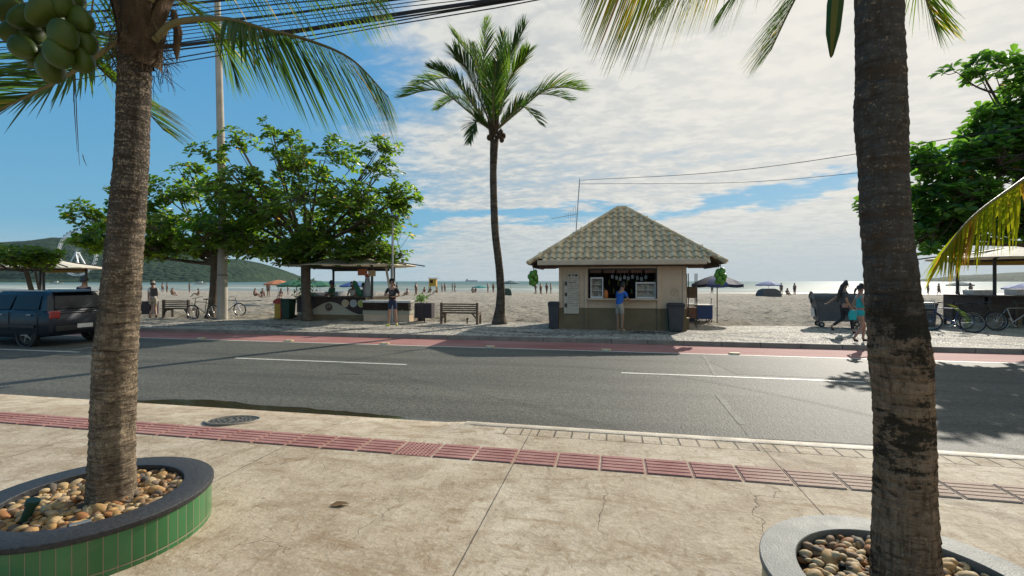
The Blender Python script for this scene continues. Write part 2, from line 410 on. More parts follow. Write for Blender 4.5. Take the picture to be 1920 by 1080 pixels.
# sand
m, t, b, o = new_mat('sand')
co = t.n('ShaderNodeTexCoord').outputs['Object']
s1 = t.noise(co, 0.35, 5, 0.6); s2 = t.noise(co, 3.6, 7, 0.78); s3 = t.noise(co, 60, 3, 0.6)
yy = t.n('ShaderNodeSeparateXYZ', ins={0: co}).outputs[1]
col = t.mix(t.rng(s1, 0.35, 0.65), (0.39, 0.34, 0.265), (0.48, 0.43, 0.345))
col = t.mix(t.rng(s2, 0.50, 0.62, 0, 0.85), col, (0.135, 0.11, 0.075))
wet = t.rng(t.math('ADD', yy, t.math('MULTIPLY', s1, 14.0)), 90, 104, 0, 1, True)
col = t.mix(wet, col, (0.20, 0.18, 0.14))
t.L.new(col, b.inputs['Base Color']); t.L.new(t.rng(wet, 0, 1, 0.95, 0.3), b.inputs['Roughness']); b.inputs['Specular IOR Level'].default_value = 0.2
hh = t.math('ADD', t.math('MULTIPLY', s2, 1.0), t.math('MULTIPLY', s3, 0.15))
t.L.new(t.n('ShaderNodeBump', ins={'Strength': t.rng(wet, 0, 1, 1.0, 0.05), 'Distance': 0.30, 'Height': hh}).outputs[0], b.inputs['Normal'])
# sea with breaking lines near the shore
m, t, b, o = new_mat('sea_water')
co = t.n('ShaderNodeTexCoord').outputs['Object']
yy = t.n('ShaderNodeSeparateXYZ', ins={0: co}).outputs[1]
wn = t.noise(t.mapping(co, scale=(0.05, 0.35, 1)), 1.0, 6, 0.65); wf = t.noise(t.mapping(co, scale=(0.4, 1.6, 1)), 1.0, 5, 0.65)
band_ = t.noise(t.mapping(co, scale=(0.018, 0.16, 1)), 1.0, 4, 0.55, 0.4)
foam = t.math('MULTIPLY', t.rng(band_, 0.55, 0.585, smooth=True), t.rng(yy, 101, 260, 1.0, 0.0))
foam = t.math('MULTIPLY', foam, t.rng(wf, 0.35, 0.55))
edge = t.rng(t.math('ADD', yy, t.math('MULTIPLY', wn, 5)), 104.5, 106.5, 1, 0)
foam = t.math('MAXIMUM', foam, t.math('MULTIPLY', edge, 0.6))
col = t.mix(t.rng(yy, 100, 420), (0.22, 0.25, 0.215), (0.10, 0.17, 0.175))
col = t.mix(foam, col, (0.78, 0.78, 0.74))
t.L.new(col, b.inputs['Base Color']); t.L.new(t.rng(foam, 0, 1, 0.5, 0.85), b.inputs['Roughness'])
b.inputs['IOR'].default_value = 1.33; b.inputs['Specular IOR Level'].default_value = 0.025
t.L.new(t.n('ShaderNodeBump', ins={'Strength': 1.0, 'Distance': 0.35, 'Height': t.math('ADD', wn, t.math('MULTIPLY', wf, 0.35))}).outputs[0], b.inputs['Normal'])
# forest on the hills
m, t, b, o = new_mat('forest_hill')
co = t.n('ShaderNodeTexCoord').outputs['Object']
f1 = t.noise(co, 0.012, 5, 0.6); f2 = t.n('ShaderNodeTexVoronoi', ins={'Vector': co, 'Scale': 0.075}).outputs[0]
col = t.mix(t.rng(f1, 0.35, 0.65), (0.014, 0.034, 0.016), (0.034, 0.062, 0.024))
col = t.mix(t.rng(f2, 0.2, 0.9, 0, 0.6), col, (0.012, 0.027, 0.018))
t.L.new(col, b.inputs['Base Color']); b.inputs['Roughness'].default_value = 0.9; b.inputs['Specular IOR Level'].default_value = 0.1
t.L.new(t.n('ShaderNodeBump', ins={'Strength': 1.0, 'Distance': 4.5, 'Height': t.math('SUBTRACT', 1.0, f2)}).outputs[0], b.inputs['Normal'])
m, t, b, o = new_mat('puddle_water')
co = t.n('ShaderNodeTexCoord').outputs['Object']
t.L.new(t.mix(t.noise(co, 5, 4), (0.022, 0.020, 0.013), (0.05, 0.042, 0.027)), b.inputs['Base Color']); b.inputs['Roughness'].default_value = 0.06
t.L.new(t.n('ShaderNodeBump', ins={'Strength': 0.25, 'Distance': 0.01, 'Height': t.noise(co, 12, 3)}).outputs[0], b.inputs['Normal'])

# ---------------- ground, road, pavements ----------------
def sheet(name, pts, z, m): 
    return st(MB().add([(p[0], p[1], z) for p in pts], [tuple(range(len(pts)))]).build(name, m))
def grid_obj(name, xs, ys, zf, m, smooth=True):
    xs = np.asarray(xs, float); ys = np.asarray(ys, float); nx, ny = len(xs), len(ys)
    XX, YY = np.meshgrid(xs, ys); ZZ = zf(XX, YY)
    v = np.stack([XX.ravel(), YY.ravel(), ZZ.ravel()], 1).astype(np.float32)
    i = np.arange(ny-1)[:, None]*nx + np.arange(nx-1)[None, :]
    f = np.stack([i, i+1, i+nx+1, i+nx], -1).reshape(-1, 4)
    me = bpy.data.meshes.new(name); me.vertices.add(len(v)); me.vertices.foreach_set('co', v.ravel())
    me.loops.add(f.size); me.loops.foreach_set('vertex_index', f.ravel().astype(np.int32))
    me.polygons.add(len(f)); me.polygons.foreach_set('loop_start', np.arange(0, f.size, 4, dtype=np.int32))
    me.polygons.foreach_set('loop_total', np.full(len(f), 4, dtype=np.int32))
    me.update(calc_edges=True); me.validate()
    if smooth: me.polygons.foreach_set('use_smooth', [True]*len(f))
    me.materials.append(MATS[m]); return st(link(bpy.data.objects.new(name, me)))
def vnoise(X, Y, s, seed=0):
    rs = np.random.RandomState(seed); G = rs.rand(256, 256); x = X/s; y = Y/s
    x0 = np.floor(x).astype(int); y0 = np.floor(y).astype(int); fx = x-x0; fy = y-y0
    fx = fx*fx*(3-2*fx); fy = fy*fy*(3-2*fy)
    g = lambda a, b: G[a % 256, b % 256]
    return (g(x0,y0)*(1-fx)*(1-fy)+g(x0+1,y0)*fx*(1-fy)+g(x0,y0+1)*(1-fx)*fy+g(x0+1,y0+1)*fx*fy)
sheet('road', [(-90,5.4),(90,5.4),(90,12.9),(-90,12.9)], 0.0, 'asphalt')
sheet('bike_lane', [(-90,12.9),(90,12.9),(90,14.53),(-90,14.53)], 0.001, 'red_lane')
# near pavement: a lowered driveway to the left, full kerb to the right, dips again far right
def near_z(X, Y):
    s = np.clip((X+2.15)/0.55, 0, 1); s = s*s*(3-2*s)
    s2 = np.clip((5.9-X)/0.9, 0, 1); s2 = s2*s2*(3-2*s2); s = s*s2
    rampv = np.clip((Y-4.95)/0.95, 0, 1)
    low = 0.13 - 0.112*rampv
    return s*0.13 + (1-s)*low
def near_edge(x):
    s = min(1, max(0, (x+2.15)/0.55)); s = s*s*(3-2*s); s2 = min(1, max(0, (5.9-x)/0.9)); s *= s2*s2*(3-2*s2)
    return 5.62*s + 5.93*(1-s)
xs = np.concatenate([np.arange(-40, -8, 1.0), np.arange(-8, 9, 0.1), np.arange(9, 41, 1.0)])
vv_ = []; ff_ = []
ysn = [-8, -3, 0, 2, 3.5, 4.4, 4.95, 5.1, 5.25, 5.4]
for x in xs:
    e = near_edge(x); cols = ysn + [5.4+(e-5.4)*0.5, e]
    for y in cols: vv_.append((x, y, float(near_z(np.float64(x), np.float64(y)))))
    z = float(near_z(np.float64(x), np.float64(e))); vv_.append((x, e+0.02, z-0.012)); vv_.append((x, e+0.025, -0.05))
k_ = len(ysn)+4
for i in range(len(xs)-1):
    for j in range(k_-1): a = i*k_+j; ff_.append((a, a+k_, a+k_+1, a+1))
st(MB().add(vv_, ff_).build('near_pavement', 'concrete', smooth=True))
# kerb stones along the near pavement (pale rounded strip)
kv, kf = [], []; kxs = [x for x in np.arange(-1.75, 30, 0.15)]
for x in kxs:
    e = near_edge(x); z = float(near_z(np.float64(x), np.float64(e)))
    for dy, dz_ in ((-0.11, 0.003), (-0.10, 0.008), (0.012, 0.008), (0.034, -0.008), (0.04, -0.14)): kv.append((x, e+dy, z+dz_))
for i in range(len(kxs)-1):
    for j in range(4): a = i*5+j; kf.append((a, a+5, a+6, a+1))
st(MB().add(kv, kf).build('near_kerb', 'kerb_light', smooth=True))
# tactile strip: one paver every 0.405 m, raised bars or studs
tb, ts = MB(), MB(); y0t, y1t = 4.43, 4.80
for i in range(-34, 26):
    xa = i*0.405 - 0.10; xb = xa+0.39; zc = 0.134
    tb.add([(xa,y0t,zc),(xb,y0t,zc),(xb,y1t,zc),(xa,y1t,zc)], [(0,1,2,3)])
    if i in (-5, 10, -20):
        for a in range(9):
            for c in range(8):
                cx = xa+0.03+a*0.041; cy = y0t+0.03+c*0.044
                tb.add([(cx-.013,cy-.013,zc),(cx+.013,cy-.013,zc),(cx+.013,cy+.013,zc),(cx-.013,cy+.013,zc),(cx-.007,cy-.007,zc+.006),(cx+.007,cy-.007,zc+.006),(cx+.007,cy+.007,zc+.006),(cx-.007,cy+.007,zc+.006)],
                       [(4,5,6,7),(0,1,5,4),(1,2,6,5),(2,3,7,6),(3,0,4,7)])
    else:
        for c in range(5):
            cy = y0t+0.037+c*0.074; e_ = 0.029
            tb.add([(xa+.01,cy-e_,zc),(xb-.01,cy-e_,zc),(xb-.01,cy+e_,zc),(xa+.01,cy+e_,zc),(xa+.013,cy-e_+.003,zc+.008),(xb-.013,cy-e_+.003,zc+.008),(xb-.013,cy+e_-.003,zc+.008),(xa+.013,cy+e_-.003,zc+.008)],
                   [(4,5,6,7),(0,1,5,4),(1,2,6,5),(2,3,7,6),(3,0,4,7)])
st(tb.build('tactile_paving', 'tactile_red'))
# road markings (worn, slightly ragged)
def strip(name, x0, x1, y, w_, z=0.004, m='paint', seed=0):
    rg = random.Random(seed); n = max(2, int((x1-x0)/0.06)); V, F = [], []
    for i in range(n+1):
        x = x0+(x1-x0)*i/n; j1, j2 = rg.uniform(-.004,.004), rg.uniform(-.004,.004)
        V += [(x, y-w_/2+j1, z), (x, y+w_/2+j2, z)]
        if i: F.append((2*i-2, 2*i, 2*i+1, 2*i-1))
    return st(MB().add(V, F).build(name, m))
for k, (pa, pb) in enumerate((((435,673),(762,684)), ((1165,699),(1625,718)), ((-120,656),(145,661)), ((2150,745),(2700,770)))):
    a_, b_ = gp(*pa), gp(*pb); strip('lane_marking', a_.x, b_.x, 9.92, 0.105, seed=k)
strip('lane_edge_marking', -60, 60, 12.86, 0.10, 0.005, seed=9)
# repaired trenches in the asphalt
def patch_(name, pts, m, z=0.003): return sheet(name, [gp(a, b_)[:2] for a, b_ in pts], z, m)
patch_('road_patch', [(1310,668),(1530,676),(1622,712),(1380,702)], 'asphalt_patch')
patch_('road_patch', [(1345,739),(1620,752),(1640,834),(1405,822)], 'asphalt_patch')
patch_('road_seam', [(1318,668),(1324,668),(1345,704),(1336,703)], 'seam', 0.005)
patch_('road_seam', [(1340,740),(1350,740),(1400,798),(1384,795)], 'seam', 0.005)
patch_('road_crack', [(632,700),(676,701),(676,702),(634,702)], 'asphalt_patch', 0.005)
# standing water along the lowered kerb
def blob(name, x0, x1, y0, y1f, z, m, seed):
    V, F = [], []; n = 60
    for i in range(n+1):
        t_ = i/n; x = x0+(x1-x0)*t_; wd = y1f(t_)*(0.85+0.5*mnoise.noise(Vector((x*0.8, seed, 0)))+0.12*mnoise.noise(Vector((x*5, seed, 3))))
        V += [(x, y0, z), (x, y0+max(0.004, wd), z)]
        if i: F.append((2*i-2, 2*i, 2*i+1, 2*i-1))
    return st(MB().add(V, F).build(name, m))
blob('gutter_water', -7.9, -1.62, 5.90, lambda t_: 0.42*min(1, t_*6)*min(1, (1-t_)*3.0), 0.006, 'puddle_water', 1.7)
blob('gutter_water', 0.2, 2.1, 5.64, lambda t_: 0.05*min(1, t_*4)*min(1, (1-t_)*3.0), 0.006, 'puddle_water', 5.1)
blob('gutter_water', 5.3, 9.5, 5.66, lambda t_: 0.42*min(1, t_*4), 0.006, 'puddle_water', 8.3)
# far kerb and mosaic pavement
for i in range(-45, 45):
    pass
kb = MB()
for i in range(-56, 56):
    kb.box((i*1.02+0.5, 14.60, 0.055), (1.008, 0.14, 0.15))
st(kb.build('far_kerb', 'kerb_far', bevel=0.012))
def back_edge(x): return 19.15 + 0.062*x + 0.35*mnoise.noise(Vector((x*0.35, 0.3, 0)))
V, F = [], []
for i, x in enumerate(np.arange(-70, 71, 0.5)):
    V += [(x, 14.67, 0.125), (x, 16.5, 0.13), (x, back_edge(x)+0.5, 0.13)]
    if i: a = 3*i-3; F += [(a, a+3, a+4, a+1), (a+1, a+4, a+5, a+2)]
st(MB().add(V, F).build('beach_promenade', 'mosaic'))
# beach
def sand_z(X, Y):
    base = np.where(Y < 22, 0.135, 0.135 - (Y-22)*0.0062)
    be = 19.15+0.062*X+0.35*(vnoise(X, X*0, 2.8, 3)-0.5)*2
    amp = np.clip((Y-be)/1.0, 0, 1)
    fade = np.clip((95-Y)/40, 0, 1)
    d = (vnoise(X, Y, 0.30, 1)-0.5)*0.17 + (vnoise(X, Y, 0.8, 2)-0.5)*0.14 + (vnoise(X, Y, 4, 4)-0.5)*0.12
    return base + d*amp*(0.25+0.75*fade) - 0.06*(1-amp) + 0.01
grid_obj('beach', np.arange(-40, 42, 0.17), np.concatenate([np.arange(18.2, 34, 0.14), np.arange(34, 62, 0.3)]), sand_z, 'sand', smooth=False)
def sand_far(X, Y):
    base = 0.135 - (Y-22)*0.0062
    return np.where(Y > 61.5, base + (vnoise(X, Y, 1.1, 5)-0.5)*0.26*np.clip((92-Y)/30, 0, 1), base-0.05)
grid_obj('beach_shore', np.concatenate([np.arange(-600, -160, 20), np.arange(-160, 200, 0.9), np.arange(200, 620, 20)]), np.arange(61.0, 135, 0.7), sand_far, 'sand', smooth=False)
for sx_ in (-1, 1):
    grid_obj('beach_side', np.linspace(40*sx_, 600*sx_, 120) if sx_ > 0 else np.linspace(-600, -39.8, 120), np.arange(18.2, 62, 0.8), lambda X, Y: np.where(Y < 22, 0.13, 0.135-(Y-22)*0.0062)+(vnoise(X, Y, 2.0, 6)-0.5)*0.1, 'sand', smooth=False)
sheet('ground', [(-5000,-400),(5000,-400),(5000,140),(-5000,140)], -0.9, 'sand')
sheet('sea', [(-5000,92),(5000,92),(5000,5200),(-5000,5200)], -0.385, 'sea_water')
# ================= vegetation =================
# palm trunk bark: ring scars, fibrous cracks, dark moss patches
def bark_mat(name, c1, c2, moss, mossamt=0.55, ring=9.0, grey=None, gz=(1.2, 2.2), spk=(0.50, 0.60, 0.65)):
    m, t, b, o = new_mat(name)
    co = t.n('ShaderNodeTexCoord').outputs['Object']
    zs = t.n('ShaderNodeSeparateXYZ', ins={0: co}).outputs[2]
    n_ = t.noise(co, 4, 5, 0.65); fib = t.noise(t.mapping(co, scale=(1,1,0.22)), 38, 6, 0.75)
    hor = t.noise(t.mapping(co, scale=(0.22,0.22,1)), ring*4.2, 6, 0.72, 0.4)
    hor2 = t.noise(t.mapping(co, scale=(0.12,0.12,1)), ring*1.3, 4, 0.6, 0.3)
    blotch = t.noise(co, 2.3, 5, 0.66, 0.3); fine = t.noise(co, 70, 4, 0.78)
    sel = t.rng(t.noise(t.mapping(co, (5,3,1)), 1.8, 3), 0.42, 0.6)
    col = t.mix(t.rng(n_, 0.35, 0.65), c1, c2)
    if grey: col = t.mix(t.rng(t.math('ADD', zs, t.math('MULTIPLY', t.math('SUBTRACT', blotch, 0.5), 1.6)), gz[0], gz[1], 0, 1, True), col, grey)
    col = t.mix(t.math('MULTIPLY', t.rng(fib, 0.44, 0.62, 0, 0.8), t.math('SUBTRACT', 1.0, t.math('MULTIPLY', sel, 0.5))), col, tuple(x*0.30 for x in c1))
    col = t.mix(t.rng(hor, 0.52, 0.66, 0, 0.85), col, tuple(x*0.28 for x in c1))
    col = t.mix(t.rng(hor2, 0.55, 0.62, 0, 0.55), col, tuple(x*0.4 for x in c1))
    col = t.mix(t.rng(t.math('MULTIPLY', fine, t.math('SUBTRACT', 1.35, hor)), spk[0], spk[1], 0, spk[2]), col, tuple(min(1, x*1.6) for x in c2))
    mk = t.rng(t.math('ADD', blotch, t.math('ADD', t.math('MULTIPLY', t.math('SUBTRACT', hor, 0.5), 0.25), t.math('MULTIPLY', t.math('SUBTRACT', fine, 0.5), 0.28))), 0.515 if mossamt > 0.8 else 0.53, 0.56 if mossamt > 0.8 else 0.57, 0, mossamt)
    if mossamt > 0.8: mk = t.math('MULTIPLY', mk, t.rng(zs, 1.5, 1.8, 1.0, 0.1))
    col = t.mix(mk, col, moss)
    t.L.new(col, b.inputs['Base Color']); b.inputs['Roughness'].default_value = 0.9; b.inputs['Specular IOR Level'].default_value = 0.12
    hh = t.math('SUBTRACT', t.math('ADD', t.math('MULTIPLY', fib, -0.6), t.math('MULTIPLY', fine, 0.35)), t.math('ADD', t.math('MULTIPLY', hor, 1.3), t.math('MULTIPLY', t.rng(hor2, 0.5, 0.62), 0.5)))
    t.L.new(t.n('ShaderNodeBump', ins={'Strength': 1.0, 'Distance': 0.05, 'Height': hh}).outputs[0], b.inputs['Normal'])
    return m
bark_mat('bark_left', (0.24,0.185,0.13), (0.42,0.33,0.23), (0.07,0.055,0.045), 0.5, 9.0, (0.12,0.105,0.09), (1.2, 2.2), (0.45, 0.56, 0.75))
bark_mat('bark_right', (0.34,0.225,0.14), (0.50,0.35,0.22), (0.032,0.030,0.020), 0.88, 9.0, (0.15,0.138,0.12), (1.3, 1.7))
bark_mat('bark_slim', (0.12,0.095,0.07), (0.19,0.155,0.12), (0.06,0.05,0.038), 0.5, 6.0)
mat('bark_almond', (0.085,0.065,0.048), (0.15,0.12,0.09), 6, 0.9, 0.9, 30, spec=0.15)
mat('fibre', (0.040,0.028,0.018), (0.12,0.08,0.048), 14, 0.9, 1.0, 60, spec=0.15, island=0.4, stretch=(1,1,0.3))
mat('petiole', (0.11,0.10,0.028), (0.17,0.13,0.045), 8, 0.5, 0.3, 40, island=0.15)
m, t, b, o = new_mat('coconut_skin')
co = t.n('ShaderNodeTexCoord').outputs['Object']; rr_ = t.n('ShaderNodeObjectInfo').outputs['Random']
nz = t.noise(co, 4.5, 5, 0.6); col = t.mix(t.rng(nz, 0.35, 0.65), (0.022,0.050,0.004), (0.055,0.090,0.008))
col = t.mix(t.math('MULTIPLY', rr_, 0.45), col, (0.085,0.10,0.010))
col = t.mix(t.rng(t.noise(t.mapping(co, scale=(1,1,0.35)), 26, 5, 0.75), 0.60, 0.70, 0, 0.7), col, (0.10,0.065,0.028))
t.L.new(col, b.inputs['Base Color']); b.inputs['Roughness'].default_value = 0.45; b.inputs['Specular IOR Level'].default_value = 0.3
t.L.new(t.n('ShaderNodeBump', ins={'Strength': 0.3, 'Distance': 0.004, 'Height': t.noise(co, 18, 5, 0.7)}).outputs[0], b.inputs['Normal'])
leaf_mat('frond_green', (0.040,0.075,0.014), (0.085,0.125,0.022), (0.30,0.20,0.05), 0.06, 0.5, tscale=2.6)
leaf_mat('frond_yellow', (0.10,0.135,0.010), (0.24,0.20,0.014), (0.26,0.13,0.03), 0.14, 0.62, tscale=3.0)
leaf_mat('frond_dark', (0.028,0.062,0.020), (0.055,0.10,0.028), (0.24,0.17,0.05), 0.04, 0.35)
leaf_mat('almond_leaf', (0.036,0.074,0.014), (0.105,0.148,0.022), (0.45,0.20,0.03), 0.006, 0.55, 0.32, 3.0)
leaf_mat('almond_leaf_dark', (0.030,0.078,0.018), (0.075,0.145,0.026), (0.36,0.16,0.03), 0.003, 0.52, 0.34, 3.0)

for nm_ in ('frond_green', 'frond_yellow', 'frond_dark'):
    [x for x in MATS[nm_].node_tree.nodes if x.type == 'BSDF_PRINCIPLED'][0].inputs['Specular IOR Level'].default_value = 0.15
def bez(P, n):
    """smooth curve through the points (Catmull-Rom)"""
    P = [Vector(p) for p in P]; Q = [P[0]*2-P[1]] + P + [P[-1]*2-P[-2]]; out = []
    segs = len(P)-1
    for i in range(n+1):
        u = i/n*segs; k = min(int(u), segs-1); t_ = u-k; a, b_, c, d = Q[k:k+4]
        out.append(0.5*((2*b_)+(c-a)*t_+(2*a-5*b_+4*c-d)*t_*t_+(3*b_-a-3*c+d)*t_**3))
    return out
def frond(parent, P, nl=60, L=0.6, wd=0.034, t0=0.2, hang=0.6, r0=0.022, m='frond_green', seed=0, name='frond', spread=0.9, name2=None, segs=4, comb=0.0, miss=0.04, down=0.0):
    """a feather palm leaf: curved midrib, leaflets on both sides that droop; one mesh, the stalk its child"""
    rg = random.Random(seed*7+3); pts = bez(P, 40); tot = sum((pts[i+1]-pts[i]).length for i in range(40))
    st_ = MB().tube(pts, [r0*(1-0.88*i/40)+0.0015 for i in range(41)], 7)
    lf = MB()
    for i in range(nl):
        u = t0 + (1-t0)*(i+rg.uniform(-.2,.2))/(nl-1)
        u = min(0.999, max(0, u)); k = min(39, int(u*40)); p = pts[k].lerp(pts[k+1], u*40-k)
        T_ = (pts[min(40, k+1)]-pts[max(0, k-1)]).normalized()
        S = T_.cross(Vector((0,0,1)))
        if S.length < 0.15: S = T_.cross(Vector((0.3,1,0)))
        S.normalize(); N = S.cross(T_).normalized()
        q = (u-t0)/(1-t0); prof = (0.45+0.75*math.sin(math.pi*min(1, q*0.78+0.14)))*(1 if q < 0.9 else 1-(q-0.9)*4.5)
        for sd in (-1, 1):
            if rg.random() < miss: continue
            ang = spread*(1.05-0.62*q) + rg.uniform(-.10,.10)
            d = (T_*math.cos(ang) + S*sd*math.sin(ang) + N*(0.25*(down == 0)+rg.uniform(-.12,.12)) + Vector((0,0,-1))*down).normalized()
            ln = L*prof*rg.uniform(0.86,1.1); w0 = wd*(0.75+0.4*rg.random())*(0.6+0.4*prof)
            c = p.copy(); hg = hang*rg.uniform(0.75,1.3); V = []
            for s_ in range(segs+1):
                f = s_/segs; ww = w0*(0.42+1.5*f)*(1-f)**0.75 if f < 0.3 else w0*(1-f)**0.6*0.95
                ww = max(ww, 0.0012); wv = d.cross(N); 
                if wv.length < 0.1: wv = d.cross(Vector((0,1,0)))
                wv.normalize(); wv = (wv + N*0.35*sd).normalized()
                V += [c - wv*ww/2, c + wv*ww/2]
                c = c + d*(ln/segs); d = (d + Vector((0,0,-1))*hg*0.42*(0.6+f) + T_*0.03).normalized()
            lf.add(V, [(2*a, 2*a+1, 2*a+3, 2*a+2) for a in range(segs)])
    o = lf.build(name, m, parent, smooth='all', fix=False)
    st_.build('midrib', 'petiole', o, smooth=True)
    return o
def trunk_mesh(pts, rad, n=28, rough=0.05, seed=0, step=0.045, ring=0.11, ringamp=0.035):
    pts = [Vector(p) for p in pts]; L_ = (pts[-1]-pts[0]).length; k = int(L_/step)
    C = bez(pts, k); V, F = [], []
    for i, c in enumerate(C):
        u = i/k*(len(rad)-1); a = min(int(u), len(rad)-2); r = rad[a]*(1-(u-a))+rad[a+1]*(u-a)
        saw = ((c.z/ring + 0.5*mnoise.noise(Vector((c.x*3, c.z*2, seed)))) % 1.0)
        for j in range(n):
            th = 2*math.pi*j/n; d = Vector((math.cos(th), math.sin(th), 0))
            rr = r*(1 + ringamp*(0.5-saw) + rough*mnoise.noise(Vector((d.x*2.2, d.y*2.2, c.z*3.2+seed)))*1.2 + rough*0.45*mnoise.noise(Vector((d.x*7, d.y*7, c.z*22+seed))) + rough*0.38*mnoise.noise(Vector((d.x*17, d.y*17, c.z*55+seed))))
            V.append(c + d*rr)
    for i in range(k):
        for j in range(n):
            j2 = (j+1) % n; F.append((i*n+j, i*n+j2, (i+1)*n+j2, (i+1)*n+j))
    F.append(tuple(k*n+j for j in range(n)))
    return MB().add(V, F)
def crown_boot(parent, c, r, h, seed, n=11, nf=150):
    rg = random.Random(seed); b_ = MB(); s_ = MB()
    for i in range(n):
        a = i*2.4+rg.uniform(-.3,.3); z = c.z-0.1+h*i/n*0.9; d = Vector((math.cos(a), math.sin(a), 0)); sdv = Vector((-d.y, d.x, 0))
        rr = r*rg.uniform(0.95, 1.12); V = []; k = 6; ln = h*rg.uniform(0.5, 0.8)
        for s in range(k+1):
            f = s/k; wd = r*1.25*(1-f)**0.7*rg.uniform(.85,1.1)+0.02; p = Vector((c.x, c.y, z)) + d*(rr*(0.95+0.35*f+0.25*f*f)) + Vector((0,0,ln*f))
            for g in (-1, -0.4, 0.4, 1): V.append(p + sdv*wd*g*0.6 - d*abs(g)*0.35*wd)
        b_.add(V, [(4*s+g, 4*s+g+1, 4*s+g+5, 4*s+g+4) for s in range(k) for g in range(3)])
    for i in range(nf):
        a = rg.uniform(0, 6.28); d = Vector((math.cos(a), math.sin(a), 0)); p = Vector((c.x, c.y, c.z-0.12+rg.random()*h)) + d*r*rg.uniform(0.95,1.25)
        q = p + Vector((rg.uniform(-.06,.06), rg.uniform(-.06,.06), rg.uniform(-.16,.03))) + d*rg.uniform(0,.06)
        s_.tube([p, (p+q)/2+Vector((rg.uniform(-.02,.02), 0, 0.01)), q], [0.0025, 0.002, 0.0012], 3)
    o = b_.build('leaf_sheath', 'fibre', parent, smooth='all', fix=False); s_.build('loose_fibre', 'fibre', o, fix=False)
    return o

# ---- left foreground palm ----
palmL = empty('coconut_palm', c2w(-2.80, 3.30, 0.13), 0, 'short coconut palm with green coconuts rising from the green tiled planter', 'palm tree')
def locl(root): 
    Mi = Matrix.Translation(-root.location)
    return lambda p: Mi @ Vector(p)
fL = locl(palmL)
def W(px, py, Y): return dp(px, py, Y)
tl = [(210,1000,3.3),(212,800,3.3),(219,650,3.3),(232,480,3.3),(247,300,3.3),(255,60,3.3)]
trunk_mesh([fL(W(*p)) for p in tl], [0.139,0.126,0.121,0.108,0.097,0.094], n=64, rough=0.06, seed=1.3, ringamp=0.05, step=0.014, ring=0.055).build('trunk', 'bark_left', palmL, smooth=True)
cL = W(258, 50, 3.3); crown_boot(palmL, fL(W(262,100,3.3)), 0.128, 0.66, 5, 24, 520)
def fw(root_l, lst): return [root_l(W(*p)) for p in lst]
HL = 'frond_green'
frond(palmL, fw(fL, [(290,75,3.25),(330,42,3.22),(420,36,3.25),(500,56,3.3),(580,76,3.38),(660,112,3.45),(728,182,3.5)]), 92, 0.62, 0.034, 0.34, 0.25, 0.022, 'frond_dark', 1, miss=0.02, spread=1.25, down=0.9)
frond(palmL, fw(fL, [(280,0,3.2),(330,-70,3.15),(430,-78,3.2),(540,-66,3.3),(640,-50,3.4),(710,-20,3.5)]), 70, 0.50, 0.020, 0.3, 0.25, 0.022, 'frond_green', 2, down=1.0)
frond(palmL, fw(fL, [(285,10,3.35),(330,-5,3.5),(390,40,3.7),(425,95,3.85),(440,140,3.9)]), 46, 0.34, 0.015, 0.15, 0.2, 0.016, 'frond_green', 3, spread=0.5, down=0.35)
frond(palmL, fw(fL, [(245,60,3.5),(205,88,3.7),(135,136,3.9),(60,176,4.0),(-20,214,4.0),(-160,280,3.9)]), 96, 0.80, 0.030, 0.08, 0.10, 0.022, 'frond_dark', 4, spread=0.5)
frond(palmL, fw(fL, [(235,70,3.5),(165,62,3.7),(155,90,3.9),(205,145,4.0),(262,195,4.0),(308,245,4.0)]), 96, 0.46, 0.018, 0.10, 0.15, 0.014, 'frond_green', 5, spread=0.45)
frond(palmL, fw(fL, [(230,0,3.2),(150,-70,3.1),(30,-60,3.0),(-80,10,2.9),(-160,110,2.8)]), 46, 0.55, 0.022, 0.2, 1.3, 0.022, 'frond_dark', 6)
frond(palmL, fw(fL, [(250,0,3.4),(240,-150,3.8),(200,-250,4.6),(170,-260,5.4),(160,-180,6.0)]), 50, 0.6, 0.03, 0.2, 0.7, 0.024, HL, 7)
for k, a in enumerate((2.6, 3.3, 4.1, 4.8)):
    c0 = fL(cL)+Vector((0,0,0.3)); d = Vector((math.cos(a), math.sin(a), 0)); e = (0.75, 0.45, 0.9, 0.6, 0.8, 1.1)[k]
    frond(palmL, [c0, c0+d*0.8*math.cos(e)+Vector((0,0,0.9*e)), c0+d*1.9*math.cos(e*0.8)+Vector((0,0,1.3*e)), c0+d*2.9+Vector((0,0,1.0*e-0.4))], 42, 0.6, 0.03, 0.2, 0.8, 0.024, HL, 20+k)
# hanging dead strands
ds = MB(); rg = random.Random(2)
for px, y0_, y1_ in ((137,140,285),(141,140,310),(155,290,312)):
    ds.tube([fL(W(px, y0_, 3.2)), fL(W(px+3, (y0_+y1_)/2, 3.2)), fL(W(px+8, y1_, 3.2))], [0.003,0.003,0.0012], 4)
ds.build('dead_strand', 'fibre', palmL)
sp = MB(); V = []
for i, (px, py, wd) in enumerate(((325,20,10),(334,60,15),(331,95,11),(332,116,1))):
    V.append((px, py, wd))
sp.tube([fL(W(px, py, 3.35)) for px, py, wd in V], [wd*3.3/1800 for px, py, wd in V], 8)
sp.build('dry_spathe', 'fibre', palmL, smooth=True)
